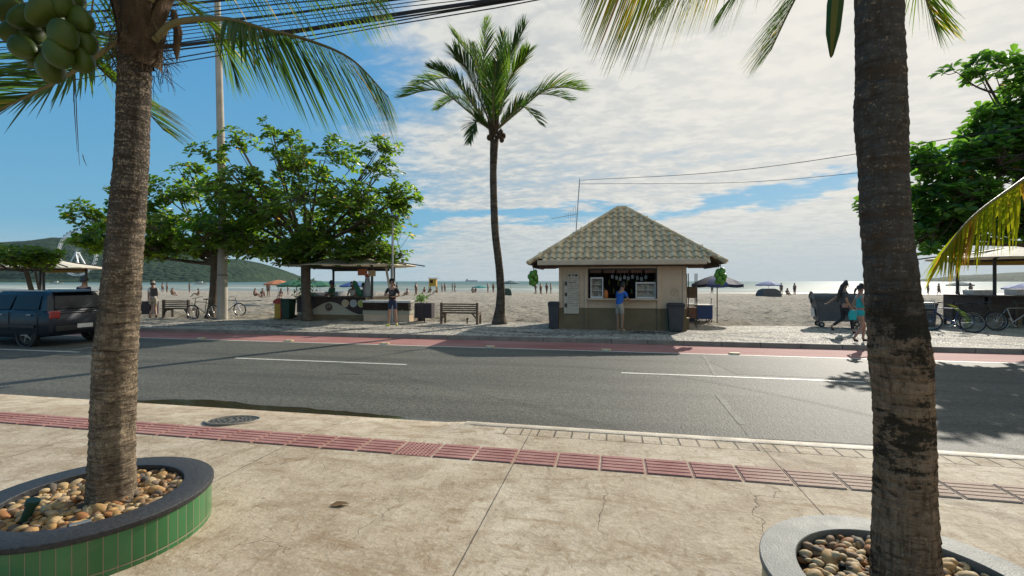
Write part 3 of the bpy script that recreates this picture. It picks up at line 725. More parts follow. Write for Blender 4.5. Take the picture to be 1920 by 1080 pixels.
# coconuts
cc = [(60,60,3.2,.3),(130,92,3.25,.7),(30,58,3.2,-1.0),(46,32,3.1,-.9),(78,22,3.0,-.5),(112,6,3.05,.3),(152,38,3.12,.8),(119,66,2.98,.55),(46,90,3.08,1.2),(110,102,2.98,.6),(160,80,3.15,.5),(152,113,3.12,.7),(95,130,3.1,.5),(136,2,3.2,.4),(75,112,3.18,.8),(18,20,3.25,-.6),(95,42,3.28,.1)]
stalk = MB(); hub = fL(W(120,-30,3.2))
stalk.tube([fL(cL)+Vector((-0.05,-0.1,0.15)), hub+Vector((0.1,0,0.02)), fL(W(95,60,3.15))], [0.022,0.018,0.008], 6)
so_ = stalk.build('fruit_stalk', 'petiole', palmL, smooth=True)
for i, (px, py, Y, an) in enumerate(cc):
    c = fL(W(px, py, Y)); rr = 0.070+0.008*((i*37) % 5)/5
    ax = (CT*math.sin(an)+0.0, ST*math.sin(an)-0.25, -math.cos(an)); rot = Vector(ax).to_track_quat('Z', 'Y').to_matrix()
    b_ = MB(); V, F = [], []; n, m_ = 18, 12
    for j in range(m_+1):
        ph = math.pi*j/m_; z = math.cos(ph)*1.38; r_ = math.sin(ph)**0.9
        for k in range(n):
            a = 2*math.pi*k/n; q = r_*(1+0.05*math.cos(3*a))*(1-0.10*z)
            V.append(c + rot @ (Vector((q*math.cos(a), q*math.sin(a), z))*rr))
    for j in range(m_):
        for k in range(n):
            k2 = (k+1) % n; F.append((j*n+k, (j+1)*n+k, (j+1)*n+k2, j*n+k2))
    o = b_.add(V, F).build('coconut', 'coconut_skin', palmL, smooth='all')
    MB().cyl(c - Vector(ax)*rr*1.30, c - Vector(ax)*rr*1.45, rr*0.42, rr*0.25, 10).build('calyx', 'fibre', o)

# ---- right foreground palm ----
palmR = empty('coconut_palm', c2w(1.905, 2.33, 0.13), 0, 'large coconut palm trunk with dark moss patches standing in the grey rimmed planter', 'palm tree')
fR = locl(palmR)
tr = [(1700,1130,2.33),(1697,960,2.33),(1694,800,2.33),(1688,680,2.33),(1672,540,2.33),(1658,380,2.33),(1652,220,2.33),(1649,80,2.33),(1645,-120,2.33),(1643,-270,2.33)]
trunk_mesh([fR(W(*p)) for p in tr], [0.150,0.124,0.116,0.127,0.107,0.101,0.104,0.098,0.095,0.095], n=76, rough=0.07, seed=4.4, step=0.012, ringamp=0.035, ring=0.06).build('trunk', 'bark_right', palmR, smooth=True)
cR = W(1643, -285, 2.33); crown_boot(palmR, fR(cR), 0.12, 0.5, 8, 12)
frond(palmR, fw(fR, [(1630,-330,2.3),(1540,-300,2.3),(1420,-170,2.3),(1300,-88,2.32),(1200,-68,2.35),(1112,-60,2.38)]), 96, 0.44, 0.027, 0.42, 0.1, 0.02, 'frond_yellow', 11, miss=0.0, down=2.2)
frond(palmR, fw(fR, [(1630,-320,2.5),(1520,-260,2.9),(1400,-130,3.3),(1300,-60,3.5),(1230,0,3.6)]), 60, 0.46, 0.018, 0.35, 0.2, 0.018, 'frond_green', 12, down=0.9)
frond(palmR, fw(fR, [(1640,-320,2.7),(1610,-260,3.0),(1530,-80,3.1),(1480,20,3.1),(1445,95,3.1)]), 84, 0.36, 0.010, 0.3, 0.12, 0.012, 'frond_green', 13, spread=0.32)
frond(palmR, fw(fR, [(1660,-320,2.6),(1700,-260,2.9),(1715,-100,3.0),(1730,-20,3.0),(1755,45,3.0)]), 76, 0.30, 0.010, 0.3, 0.15, 0.012, 'frond_green', 14, spread=0.42)
frond(palmR, fw(fR, [(1600,-320,2.5),(1520,-240,3.2),(1450,-110,3.6),(1400,-40,3.7),(1350,20,3.8)]), 56, 0.36, 0.014, 0.4, 0.2, 0.014, 'frond_green', 15, down=0.6)
for k, a in enumerate((0.3, 1.2, 4.4, 5.2)):
    c0 = fR(cR)+Vector((0,0,0.3)); d = Vector((math.cos(a), math.sin(a), 0)); e = (0.75, 0.95, 0.9, 0.6, 0.8, 0.5, 0.85)[k]
    frond(palmR, [c0, c0+d*0.8*math.cos(e)+Vector((0,0,0.9*e)), c0+d*1.9*math.cos(e*0.8)+Vector((0,0,1.3*e)), c0+d*2.9+Vector((0,0,1.0*e-0.2))], 42, 0.6, 0.03, 0.2, 0.8, 0.024, HL, 40+k)
sp = MB(); sp.tube([fR(W(*p)) for p in ((1605,-200,2.55),(1575,-60,2.6),(1566,10,2.6),(1562,60,2.6),(1559,103,2.6),(1558,108,2.6))], [0.01,0.035,0.042,0.036,0.010,0.003], 8)
sp.build('flower_spathe', 'frond_dark', palmR, smooth=True)
# ---- palm out of frame whose frond reaches in from the right ----
palmE = empty('coconut_palm', c2w(6.6, 4.6, 0.13), 0, 'coconut palm beyond the right edge whose yellowing frond hangs in at the right', 'palm tree')
fE = locl(palmE)
trunk_mesh([(0,0,0),(0.03,0,1.2),(0.0,0.05,2.4),(0,0,3.1)], [0.2,0.16,0.14,0.13], seed=7.7).build('trunk', 'bark_left', palmE, smooth=True)
crown_boot(palmE, Vector((0,0,3.1)), 0.12, 0.5, 9, 10)
frond(palmE, fw(fE, [(2240,225,4.6),(2120,240,4.5),(2000,285,4.4),(1900,350,4.3),(1820,410,4.25),(1765,478,4.2)]), 84, 0.54, 0.034, 0.30, 0.2, 0.024, 'frond_yellow', 51, spread=0.75, down=0.75)
for k, a in enumerate((0.0, 0.8, 5.3)):
    c0 = Vector((0,0,3.4)); d = Vector((math.cos(a), math.sin(a), 0)); e = (0.75, 0.95, 0.9, 1.1, 0.6, 0.8)[k]
    frond(palmE, [c0, c0+d*0.8*math.cos(e)+Vector((0,0,0.9*e)), c0+d*1.9*math.cos(e*0.8)+Vector((0,0,1.3*e)), c0+d*2.6+Vector((0,0,1.1*e-0.1))], 40, 0.55, 0.03, 0.2, 0.8, 0.024, HL, 60+k)

# ---- tall slender palm on the promenade ----
bM = gp(937, 607, 0.13); palmM = empty('coconut_palm', bM, 0, 'tall slender coconut palm with full crown standing alone on the beach promenade', 'palm tree')
fM = locl(palmM); Ym = 19.3
tm = [(937,611),(936,596),(938,575),(939,545),(936,500),(929,440),(926,380),(925,320),(927,262)]
trunk_mesh([fM(W(a, b_, Ym)) for a, b_ in tm], [0.36,0.25,0.19,0.165,0.155,0.15,0.145,0.14,0.17], n=20, rough=0.04, seed=9, step=0.07, ring=0.2, ringamp=0.03).build('trunk', 'bark_slim', palmM, smooth=True)
cM = fM(W(926, 248, Ym)); crown_boot(palmM, cM - Vector((0,0,0.3)), 0.20, 0.8, 12, 12)
nme = None
for px, py, dY in ((941,262,-.3),(936,255,-.3),(944,255,-.2),(917,258,-.3),(939,248,-.35)):
    if nme is None: o = MB().sph((0,0,0), 0.10, 8, 6, (1,1,1.25)).build('coconut', 'fibre', palmM, smooth='all'); nme = o.data
    else: o = link(bpy.data.objects.new('coconut', nme), palmM)
    o.location = fM(W(px, py, Ym+dY))
tips = [((910,36),(905,150),0.1,.95),((943,62),(938,140),.8,.8),((985,50),(950,120),-.6,.9),((848,62),(885,110),.5,.9),((852,98),(880,140),-1.2,.9),
        ((757,182),(830,172),0.1,1.0),((778,160),(850,150),1.4,.9),((806,128),(860,160),-1.4,.8),((882,266),(895,228),-.9,.7),
        ((1090,170),(1020,170),0.2,1.0),((1068,188),(1000,180),1.5,.9),((1012,232),(975,200),-1.5,.8),
        ((990,98),(955,150),-1.4,.9),((972,80),(945,140),1.6,.9),((884,84),(905,150),1.7,.9),((820,205),(865,185),1.8,.8),((930,120),(925,180),-2.2,.9)]
for k, (tp, md, dY, lf_) in enumerate(tips):
    P = [cM, fM(W((926+md[0])/2, (246+md[1])/2, Ym+dY*0.25)), fM(W(md[0], md[1], Ym+dY*0.55)), fM(W((md[0]+tp[0])/2, (md[1]+tp[1])/2-(6 if tp[1] > 100 else 0), Ym+dY*0.85)), fM(W(tp[0], tp[1], Ym+dY*1.15))]
    frond(palmM, P, 72, 0.98*lf_, 0.056, 0.14, 0.5, 0.04, 'frond_dark' if k % 3 else 'frond_green', 80+k, spread=0.62, segs=3)

# ---- tropical almond trees ----
def almond(root, f, base, forks, lobes, nclus, leafL, m, seed, tr_r=0.22, nleaf=(6,10), nbr=None):
    rg = random.Random(seed); wood = MB(); lv = MB()
    b0 = f(base[0]); top_ = f(base[1])
    pts = bez([b0, b0.lerp(top_, 0.5)+Vector((rg.uniform(-.1,.1), rg.uniform(-.1,.1), 0)), top_], 12)
    wood.tube(pts, [tr_r*(1.45 if i == 0 else 1.12 if i == 1 else 1-0.25*i/12) for i in range(13)], 14)
    skel = []
    tot = sum(l[2]*l[3]*l[4] for l in lobes)
    cents = []
    for (c, wt, rx, ry, rz) in lobes:
        c = f(c); h = rg.uniform(0.78, 1.0); s0 = b0.lerp(top_, h) if h < 1 else top_
        mid = s0.lerp(c, 0.5) + Vector((rg.uniform(-.2,.2), rg.uniform(-.2,.2), -0.04*(c-s0).length))
        L_ = (c-s0).length; P = bez([s0, mid, c], 10)
        wood.tube(P, [max(0.015, tr_r*0.45*min(1, L_/3)*(1-0.85*i/10)) for i in range(11)], 7)
        skel += P[2:]
        for _ in range(3):
            q = c + Vector((rg.uniform(-1,1)*rx*0.7, rg.uniform(-1,1)*ry*0.7, rg.uniform(-.4,.6)*rz)); s1 = P[rg.randint(4,9)]
            PP = bez([s1, s1.lerp(q, .5)-Vector((0,0,.1)), q], 8); wood.tube(PP, [0.035*(1-0.7*i/8) for i in range(9)], 5); skel += PP[2:]
    ww = [l[1]*(l[2]*l[3]*l[4])**0.7 for l in lobes]; sw = sum(ww)
    for li, (c, wt, rx, ry, rz) in enumerate(lobes):
        c = f(c)
        for _ in range(max(3, int(nclus*ww[li]/sw))):
            while True:
                q = Vector((rg.uniform(-1,1), rg.uniform(-1,1), rg.uniform(-1,1)))
                if 0.25 < q.length < 1: break
            # tiers: foliage gathers in loose horizontal layers
            q.z = q.z*0.75 + 0.25*round(q.z*2.2)/2.2
            p = c + Vector((q.x*rx, q.y*ry, q.z*rz)); p += Vector((mnoise.noise(p*0.9), mnoise.noise(p*0.9+Vector((9,0,0))), mnoise.noise(p*0.9+Vector((0,7,0)))))*0.35
            if rx > 0.95 and mnoise.noise(p*0.85+Vector((seed,0,0))) < -0.22: continue
            near = min(skel, key=lambda s: (s-p).length_squared)
            if (near-p).length < 2.2: wood.tube([near, near.lerp(p, .5)+Vector((0,0,-.06)), p], [0.014,0.011,0.008], 4, cap=False)
            out_ = (p-c); out_.z *= 0.5; out_ = out_.normalized() if out_.length > 0.01 else Vector((0,0,1))
            ax = (Vector((0,0,1)) + out_*0.6).normalized(); u, v = perp(ax); nlv = rg.randint(*nleaf); a0 = rg.uniform(0, 6.28)
            for k in range(nlv):
                a = a0 + k*2.4; el_ = rg.uniform(-0.25, 0.75); ln = leafL*rg.uniform(0.6, 1.15)
                d = ((u*math.cos(a)+v*math.sin(a))*math.cos(el_) + ax*math.sin(el_)).normalized()
                s_ = d.cross(ax).normalized(); nrm = s_.cross(d)
                roll = rg.uniform(-.5,.5); s_ = (s_*math.cos(roll)+nrm*math.sin(roll)).normalized(); nrm = s_.cross(d)
                b1 = p + d*0.03 + ax*rg.uniform(-.04,.04); wd = ln*0.30; dr = nrm*(-ln*0.10)
                lv.add([b1, b1+d*ln*.42+s_*wd*.72+nrm*.02, b1+d*ln*.80+s_*wd*.95+nrm*.02+dr*.4, b1+d*ln+dr, b1+d*ln*.80-s_*wd*.95+nrm*.02+dr*.4, b1+d*ln*.42-s_*wd*.72+nrm*.02],
                       [(0,1,2,3), (0,3,4,5)])
    wood.build('trunk', 'bark_almond', root, smooth=True)
    lv.build('crown', m, root, fix=False)
    return root
Ya = 20.9; bA = c2w((577-960)/900*Ya, Ya, 0.12)
tA = empty('almond_tree', bA, 0, 'broad almond tree with tiered leaves and dark trunk in front of the white counter stall', 'tree')
lobA = [((590,400,Ya),1.0,3.3,2.8,1.6),((470,370,Ya-.3),1.0,2.3,2.2,1.2),((690,410,Ya+.2),1.0,2.0,2.2,1.3),((600,300,Ya),.9,2.2,1.8,.75),((710,278,Ya),.9,1.0,.9,.42),
        ((750,368,Ya-.2),.9,.9,.9,.5),((738,478,Ya),.9,1.15,1.0,.42),((430,430,Ya),.9,2.0,1.8,1.0),((640,468,Ya),1.2,2.6,2.0,.6),((560,478,Ya),1.2,1.8,1.8,.5),((405,292,Ya),.7,.9,.6,.4),((445,262,Ya+.2),.7,.9,.6,.38),
        ((508,240,Ya),.8,.35,.4,.55),((520,300,Ya-.4),.8,1.0,.8,.45),((545,262,Ya),.8,.6,.5,.30),((500,470,Ya+.3),.8,2.0,1.5,.45),((390,360,Ya+.4),.8,1.2,1.0,.55),((716,325,Ya),.8,1.0,.8,.45)]
almond(tA, lambda c: (W(*c)-bA) if not isinstance(c, Vector) else c, [(577,600,Ya),(572,455,Ya)], None, lobA, 2150, 0.28, 'almond_leaf', 3, 0.21)
Yb = 22.1; bB = c2w((397-960)/900*Yb, Yb, 0.12)
tB = empty('almond_tree', bB, 0, 'low spreading almond tree beside the tall concrete pole with bicycles at its trunk', 'tree')
lobB = [((300,440,Yb),1.0,2.6,2.2,1.15),((395,450,Yb+.3),1.0,2.4,2.2,.9),((160,405,Yb),.8,.9,.8,.45),((180,450,Yb-.2),.9,1.2,1.0,.6),((330,360,Yb),.9,1.3,1.1,.65),((250,395,Yb+.2),.8,1.5,1.2,.7),
        ((355,320,Yb),.8,.7,.6,.3),((480,462,Yb+.6),.8,1.4,1.2,.55),((200,352,Yb),.6,.4,.4,.18),((290,475,Yb-.4),.8,1.3,1.1,.35)]
almond(tB, lambda c: (W(*c)-bB) if not isinstance(c, Vector) else c, [(396,596,Yb),(402,478,Yb)], None, lobB, 1050, 0.30, 'almond_leaf', 5, 0.20)
Yc = 14.3; bC = c2w((2075-960)/900*15.2, 15.2, 0.13)
tC = empty('almond_tree', bC, 0, 'dense dark green almond tree filling the upper right over the stall with parked bicycles', 'tree')
lobC = [((1905,330,Yc),1.1,2.2,2.0,1.9),((2040,260,Yc+.5),1.0,3.0,2.6,2.4),((1780,395,Yc),1.1,1.2,1.3,1.1),((1960,180,Yc),.9,1.7,1.5,.9),((1840,135,Yc),.9,1.15,.6,.28),((1795,305,Yc),1.0,1.1,1.0,.8),
        ((1640,392,Yc+.5),.8,.55,.5,.28),((1730,300,Yc),.8,.6,.6,.5),((1735,450,Yc-.1),.9,.75,.8,.45),((1850,415,Yc),1.0,1.6,1.4,.65),((2180,330,Yc),.9,2.6,2.4,1.7),((2050,395,Yc),.9,2.6,2.2,.7),((1870,240,Yc),1.0,1.1,1.1,.7),((1700,370,Yc+.3),.7,.7,.7,.4)]
almond(tC, lambda c: (W(*c)-bC) if not isinstance(c, Vector) else c, [(2075,640,15.2),(2040,430,15.0)], None, lobC, 2700, 0.29, 'almond_leaf_dark', 8, 0.3, nleaf=(8,13))
Yd = 19.5; bD = c2w((74-960)/900*Yd, Yd, 0.13)
tD = empty('almond_tree', bD, 0, 'small low tree with leaning twin trunks above the dark car roof', 'tree')
lobD = [((45,484,Yd),1.0,1.3,1.1,.40),((10,478,Yd),1.0,1.0,1.0,.42),((85,490,Yd),1.0,.55,.6,.35),((-60,480,Yd),1,1.4,1.2,.5)]
almond(tD, lambda c: (W(*c)-bD) if not isinstance(c, Vector) else c, [(74,600,Yd),(48,505,Yd)], None, lobD, 420, 0.24, 'almond_leaf', 11, 0.10)
MB().tube([bez([ (0.05,0,-0.05),(0.02,0,1.2),W(68,520,Yd)-bD,W(66,495,Yd)-bD],8)[i] for i in range(9)], [0.06-0.004*i for i in range(9)], 7).build('second_trunk','bark_almond',tD,smooth=True)
# ================= object materials =================
mat('wall_beige', (0.64,0.49,0.345), (0.53,0.40,0.275), 2.5, 0.85, 0.2, 40, spec=0.15)
mat('wall_olive', (0.20,0.155,0.09), (0.155,0.12,0.07), 2.5, 0.85, 0.2, 40, spec=0.15)
mat('trim_beige', (0.62,0.50,0.36), (0.50,0.40,0.28), 4, 0.7, 0.15, 30, spec=0.2)
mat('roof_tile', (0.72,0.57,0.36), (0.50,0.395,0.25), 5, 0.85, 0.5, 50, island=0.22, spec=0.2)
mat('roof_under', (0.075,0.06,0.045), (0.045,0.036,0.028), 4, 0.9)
mat('brown_fascia', (0.20,0.10,0.065), (0.14,0.07,0.05), 4, 0.8)
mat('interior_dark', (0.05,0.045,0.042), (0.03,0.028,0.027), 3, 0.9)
mat('steel', (0.45,0.45,0.44), (0.35,0.35,0.34), 8, 0.35, metal=0.8)
mat('dark_metal', (0.04,0.04,0.042), (0.025,0.025,0.026), 8, 0.5)
mat('white_paint', (0.72,0.70,0.66), (0.60,0.58,0.54), 5, 0.5)
mat('poster_paper', (0.52,0.46,0.36), (0.44,0.38,0.29), 4, 0.7)
mat('ink_dark', (0.05,0.042,0.035), (0.09,0.07,0.05), 20, 0.7)
mat('bin_grey', (0.032,0.034,0.038), (0.055,0.057,0.06), 5, 0.55, 0.1)
mat('wood_dark', (0.085,0.06,0.042), (0.05,0.036,0.026), 6, 0.75, 0.5, 40, stretch=(0.3,1,1))
mat('wood_plum', (0.065,0.048,0.05), (0.04,0.03,0.034), 6, 0.75, 0.4, 40, stretch=(1,1,0.3))
mat('wood_brown', (0.15,0.095,0.055), (0.09,0.058,0.035), 6, 0.7, 0.5, 40, stretch=(0.3,1,1))
mat('rubber', (0.02,0.02,0.02), (0.035,0.034,0.033), 20, 0.85, 0.4, 60)
mat('glass_dark', (0.008,0.010,0.013), (0.006,0.007,0.009), 3, 0.08, spec=0.3)
mat('car_paint', (0.004,0.008,0.014), (0.005,0.010,0.018), 3, 0.38, coat=0.12)
mat('car_black', (0.012,0.012,0.013), (0.02,0.02,0.02), 8, 0.5)
mat('lamp_red', (0.35,0.02,0.02), (0.25,0.015,0.015), 8, 0.15, coat=0.8)
mat('lamp_clear', (0.7,0.7,0.68), (0.6,0.6,0.58), 8, 0.1)
mat('alloy', (0.42,0.42,0.41), (0.34,0.34,0.33), 8, 0.3, metal=0.7)
mat('navy_cloth', (0.016,0.022,0.055), (0.022,0.03,0.075), 4, 0.8)
mat('blue_cloth', (0.03,0.08,0.23), (0.04,0.10,0.28), 4, 0.8)
mat('blue_paint', (0.012,0.045,0.17), (0.016,0.055,0.20), 4, 0.45)
mat('green_cloth', (0.012,0.10,0.05), (0.02,0.14,0.07), 4, 0.8)
mat('teal_cloth', (0.02,0.20,0.19), (0.03,0.25,0.23), 4, 0.8)
mat('dark_teal_cloth', (0.03,0.075,0.085), (0.04,0.10,0.11), 4, 0.8)
mat('orange_cloth', (0.42,0.13,0.05), (0.5,0.2,0.09), 4, 0.8)
mat('red_cloth', (0.40,0.03,0.04), (0.30,0.02,0.03), 4, 0.8)
mat('yellow_paint', (0.45,0.28,0.03), (0.36,0.22,0.02), 4, 0.6)
mat('red_paint', (0.42,0.05,0.03), (0.32,0.035,0.025), 4, 0.6)
mat('tan_cloth', (0.72,0.65,0.52), (0.60,0.53,0.41), 3, 0.85, 0.2, 20)
mat('concrete_pole', (0.46,0.42,0.36), (0.34,0.31,0.26), 3, 0.85, 0.3, 30, spec=0.15)
mat('skin', (0.40,0.22,0.145), (0.34,0.18,0.115), 8, 0.55)
mat('skin_dark', (0.22,0.115,0.07), (0.18,0.09,0.055), 8, 0.55)
mat('hair', (0.018,0.013,0.010), (0.03,0.02,0.015), 12, 0.55, 0.6, 60)
mat('cloth_black', (0.018,0.019,0.022), (0.028,0.029,0.033), 8, 0.85)
mat('cloth_grey', (0.07,0.068,0.068), (0.10,0.098,0.095), 8, 0.85)
mat('cloth_white', (0.62,0.60,0.57), (0.50,0.48,0.46), 8, 0.85)
mat('cloth_blue', (0.015,0.10,0.38), (0.02,0.13,0.46), 8, 0.8)
mat('cloth_navy', (0.015,0.025,0.06), (0.02,0.035,0.085), 8, 0.85)
mat('cloth_turquoise', (0.01,0.36,0.36), (0.015,0.42,0.42), 8, 0.7)
mat('cloth_beige', (0.42,0.37,0.29), (0.34,0.30,0.23), 8, 0.85)
mat('shoe_lime', (0.50,0.62,0.04), (0.40,0.52,0.03), 8, 0.6)
mat('green_plastic', (0.012,0.04,0.024), (0.018,0.055,0.03), 5, 0.5)
mat('cream_panel', (0.42,0.39,0.29), (0.36,0.33,0.245), 2, 0.8)
mat('slat_wood', (0.055,0.034,0.026), (0.032,0.021,0.017), 3, 0.7, 0.3, 20, stretch=(8,8,0.4))
mat('sign_tan', (0.48,0.36,0.22), (0.38,0.27,0.15), 9, 0.6)
mat('sign_grey', (0.34,0.37,0.38), (0.26,0.29,0.30), 9, 0.6)
mat('sign_green', (0.42,0.42,0.10), (0.28,0.30,0.06), 9, 0.6)
mat('orange_paint', (0.62,0.18,0.03), (0.52,0.14,0.02), 6, 0.5)
mat('granite_dark', (0.014,0.015,0.017), (0.045,0.045,0.047), 40, 0.55, 0.25, 90, spec=0.4)
mat('granite_pale', (0.10,0.108,0.097), (0.185,0.19,0.172), 9, 0.6, 0.25, 90, spec=0.3)
m, t, b, o = new_mat('pebble')
ri = t.n('ShaderNodeNewGeometry').outputs['Random Per Island']; co = t.n('ShaderNodeTexCoord').outputs['Object']
col = t.ramp(ri, [(0.0,(0.42,0.29,0.14)),(0.16,(0.19,0.115,0.06)),(0.30,(0.37,0.22,0.085)),(0.46,(0.12,0.10,0.08)),(0.58,(0.48,0.36,0.20)),(0.74,(0.30,0.13,0.045)),(0.82,(0.22,0.17,0.12)),(0.90,(0.42,0.25,0.10))], 'CONSTANT')
col = t.mix(t.rng(t.noise(co, 30, 4, 0.7), 0.4, 0.7, 0, 0.5), col, (0.16,0.10,0.06))
t.L.new(col, b.inputs['Base Color']); b.inputs['Roughness'].default_value = 0.7; b.inputs['Specular IOR Level'].default_value = 0.2
mat('soil', (0.05,0.038,0.026), (0.09,0.07,0.05), 20, 0.95, 0.6, 60)
mat('stud_yellow', (0.62,0.50,0.28), (0.45,0.33,0.16), 20, 0.6)
mat('cable', (0.012,0.012,0.014), (0.02,0.02,0.022), 6, 0.6)
mat('white_steel', (0.70,0.72,0.74), (0.62,0.64,0.66), 4, 0.4)
# glazed green tiles set upright
m, t, b, o = new_mat('green_tile')
uv = t.n('ShaderNodeUVMap').outputs[0]; us = t.n('ShaderNodeSeparateXYZ', ins={0: uv}).outputs
fx = t.math('ABSOLUTE', t.math('SUBTRACT', t.math('FRACT', us[0]), 0.5)); gx = t.rng(fx, 0.455, 0.48, 0, 1)
gy = t.math('MAXIMUM', t.rng(t.math('ABSOLUTE', t.math('SUBTRACT', us[1], 0.20)), 0.008, 0.02, 1, 0), t.rng(us[1], 0.975, 0.985, 0, 1))
gg = t.math('MAXIMUM', gx, gy); co = t.n('ShaderNodeTexCoord').outputs['Object']
wn = t.n('ShaderNodeTexWhiteNoise', noise_dimensions='1D', ins={'W': t.math('FLOOR', us[0])}).outputs[0]
cc_ = t.mix(wn, (0.028,0.125,0.04), (0.045,0.17,0.06)); cc_ = t.mix(t.rng(t.noise(co, 9, 5, 0.7), 0.5, 0.75, 0, 0.6), cc_, (0.10,0.15,0.07))
t.L.new(t.mix(gg, cc_, (0.30,0.24,0.15)), b.inputs['Base Color']); t.L.new(t.rng(gg, 0, 1, 0.28, 0.9), b.inputs['Roughness'])
t.L.new(t.n('ShaderNodeBump', ins={'Strength': 0.8, 'Distance': 0.006, 'Height': t.math('SUBTRACT', 1.0, gg)}).outputs[0], b.inputs['Normal'])

# ---------------- planters ----------------
def planter(c, Ro, Ri, rim, label, shell, seed, zt=0.405):
    root = empty('tree_planter', (c.x, c.y, 0.13), 0, label, 'planter')
    h = zt-0.13
    # tiled wall with uv along the turn
    n = 72; me = bpy.data.meshes.new('tiled_wall'); V, F = [], []
    for k in range(n+1):
        a = 2*math.pi*k/n; V += [(Ro*0.985*math.cos(a), Ro*0.985*math.sin(a), -0.02), (Ro*0.985*math.cos(a), Ro*0.985*math.sin(a), h-0.035)]
        if k: F.append((2*k-2, 2*k, 2*k+1, 2*k-1))
    me.from_pydata(V, [], F); uvl = me.uv_layers.new(name='uv'); nt = round(2*math.pi*Ro/0.068)
    for p in me.polygons:
        for li in p.loop_indices:
            vi = me.loops[li].vertex_index; uvl.data[li].uv = ((vi//2)/n*nt, vi % 2)
    me.polygons.foreach_set('use_smooth', [True]*len(F)); me.materials.append(MATS['green_tile']); link(bpy.data.objects.new('tiled_wall', me), root)
    MB().lathe([(Ro*1.0, h-0.035), (Ro*1.005, h-0.03), (Ro*1.005, h-0.004), (Ro*0.998, h), (Ri+0.004, h), (Ri, h-0.004), (Ri, h-0.10)], n=96).build('rim', rim, root, smooth=True)
    so = MB().lathe([(Ri+0.002, h-0.085), (Ri*0.6, h-0.075), (0.0, h-0.07)], n=48); so.build('soil_bed', 'soil', root, smooth=True)
    # loose pebbles piled over the soil
    rg = random.Random(seed); pb = MB()
    for i in range(760):
        a = rg.uniform(0, 6.2832); r_ = Ri*math.sqrt(rg.uniform(0.07, 1))*0.965; s_ = rg.uniform(0.012, 0.032)*(1 if rg.random() < 0.85 else 1.4)
        rot = Euler((rg.uniform(-.5,.5), rg.uniform(-.5,.5), rg.uniform(0,6.28))).to_matrix()
        sc = (1.25*rg.uniform(.9,1.25), rg.uniform(.75,1.0), rg.uniform(.5,.8))
        pb.sph((c.x+r_*math.cos(a), c.y+r_*math.sin(a), zt-0.072+rg.uniform(0, 0.034)+s_*0.3), s_, 9, 6, sc, rot)
    o = pb.build('pebbles', 'pebble', None, smooth='all', fix=False)
    tag(o, shell, 'pebbles', kind='stuff'); return root
pl = c2w(-2.84, 3.27); pr = c2w(1.93, 2.31)
planter(pl, 0.685, 0.50, 'granite_dark', 'round green tiled planter with black granite rim around the left palm', 'loose brown and cream pebbles filling the green tiled planter', 1)
planter(pr, 0.655, 0.485, 'granite_pale', 'round planter with pale grey stone rim around the mossy right palm', 'ochre pebbles filling the pale rimmed planter', 2)
# garden spot lamps among the pebbles
def spot(loc, rz, tilt, label):
    r_ = empty('garden_spotlight', loc, rz, label, 'lamp')
    MB().cyl((0,0,-0.05), (0,0,0.035), 0.009, n=8).build('stake', 'dark_metal', r_)
    M = Vector((math.sin(tilt), 0, math.cos(tilt)))
    MB().tube([Vector((0,0,0.03))-M*0.015, Vector((0,0,0.03))+M*0.08, Vector((0,0,0.03))+M*0.085, Vector((0,0,0.03))+M*0.12], [0.024,0.026,0.034,0.036], 16).build('lamp_housing', 'green_plastic', r_, smooth=True)
    return r_
spot(c2w(-3.02, 2.98, 0.345), 0.4, 0.35, 'dark upright spotlight among pebbles left of the trunk')
r_ = empty('garden_spotlight', c2w(-2.62, 2.915, 0.372), 0.9, 'pale tube spotlight lying on pebbles at the front of the black rimmed planter', 'lamp')
MB().cyl((-0.05,0,0), (0.05,0,0.004), 0.016, n=14).build('lamp_housing', 'steel', r_, smooth=True)
MB().torus((-0.055,0,0), 0.012, 0.004, (1,0,0), 14, 6).build('cable_gland', 'rubber', r_)

# ---------------- manhole ----------------
mh = gp(437, 791, 0.09); tilt = -math.atan(0.112/0.95) if mh.y > 4.95 else 0
mr = empty('manhole_cover', (mh.x, mh.y, float(near_z(np.float64(mh.x), np.float64(mh.y)))+0.002), 0, 'round cast iron manhole cover set in the pavement near the gutter', 'manhole cover')
mr.rotation_euler = (tilt, 0, 0)
q = MB().lathe([(0.0,0.006),(0.25,0.006),(0.262,0.004),(0.27,0.0)], n=48)
for R_ in (0.06, 0.12, 0.18, 0.235):
    for k in range(int(R_*80)):
        a = 6.2832*k/int(R_*80); q.box((R_*math.cos(a), R_*math.sin(a), 0.009), (0.026, 0.034, 0.008), rz=a)
q.build('cover_plate', 'manhole_iron', mr)
MB().torus((0,0,0.003), 0.30, 0.016, (0,0,1), 48, 6).build('frame_ring', 'kerb_far', mr)

# ---------------- lane studs ----------------
proto = None
labs = ['low yellow lane stud on the lane edge line']
for i in range(-6, 8):
    x = -9.66 + 3.17*(i+0)
    if x < -21 or x > 14: continue
    if proto is None:
        proto = empty('lane_stud', (x, 12.98, 0.004), 0)
        MB().prism([(-0.13,-0.055),(-0.08,-0.075),(0.08,-0.075),(0.13,-0.055),(0.13,0.055),(0.08,0.075),(-0.08,0.075),(-0.13,0.055)], 0, 0.045).build('stud_body', 'stud_yellow', proto, bevel=0.015)
        MB().box((0,-0.070,0.024), (0.10,0.014,0.022)).build('reflector', 'lamp_clear', proto); o = proto
    else: o = copy_tree(proto); o.location = (x, 12.98, 0.004)
    ns_ = globals().get('ns_', 0)+1; tag(o, 'low yellow road stud, '+['first','second','third','fourth','fifth','sixth','seventh','eighth','ninth','tenth','eleventh','twelfth'][ns_-1]+' from the left on the cycle lane line', 'road stud', 'studs along the cycle lane line')

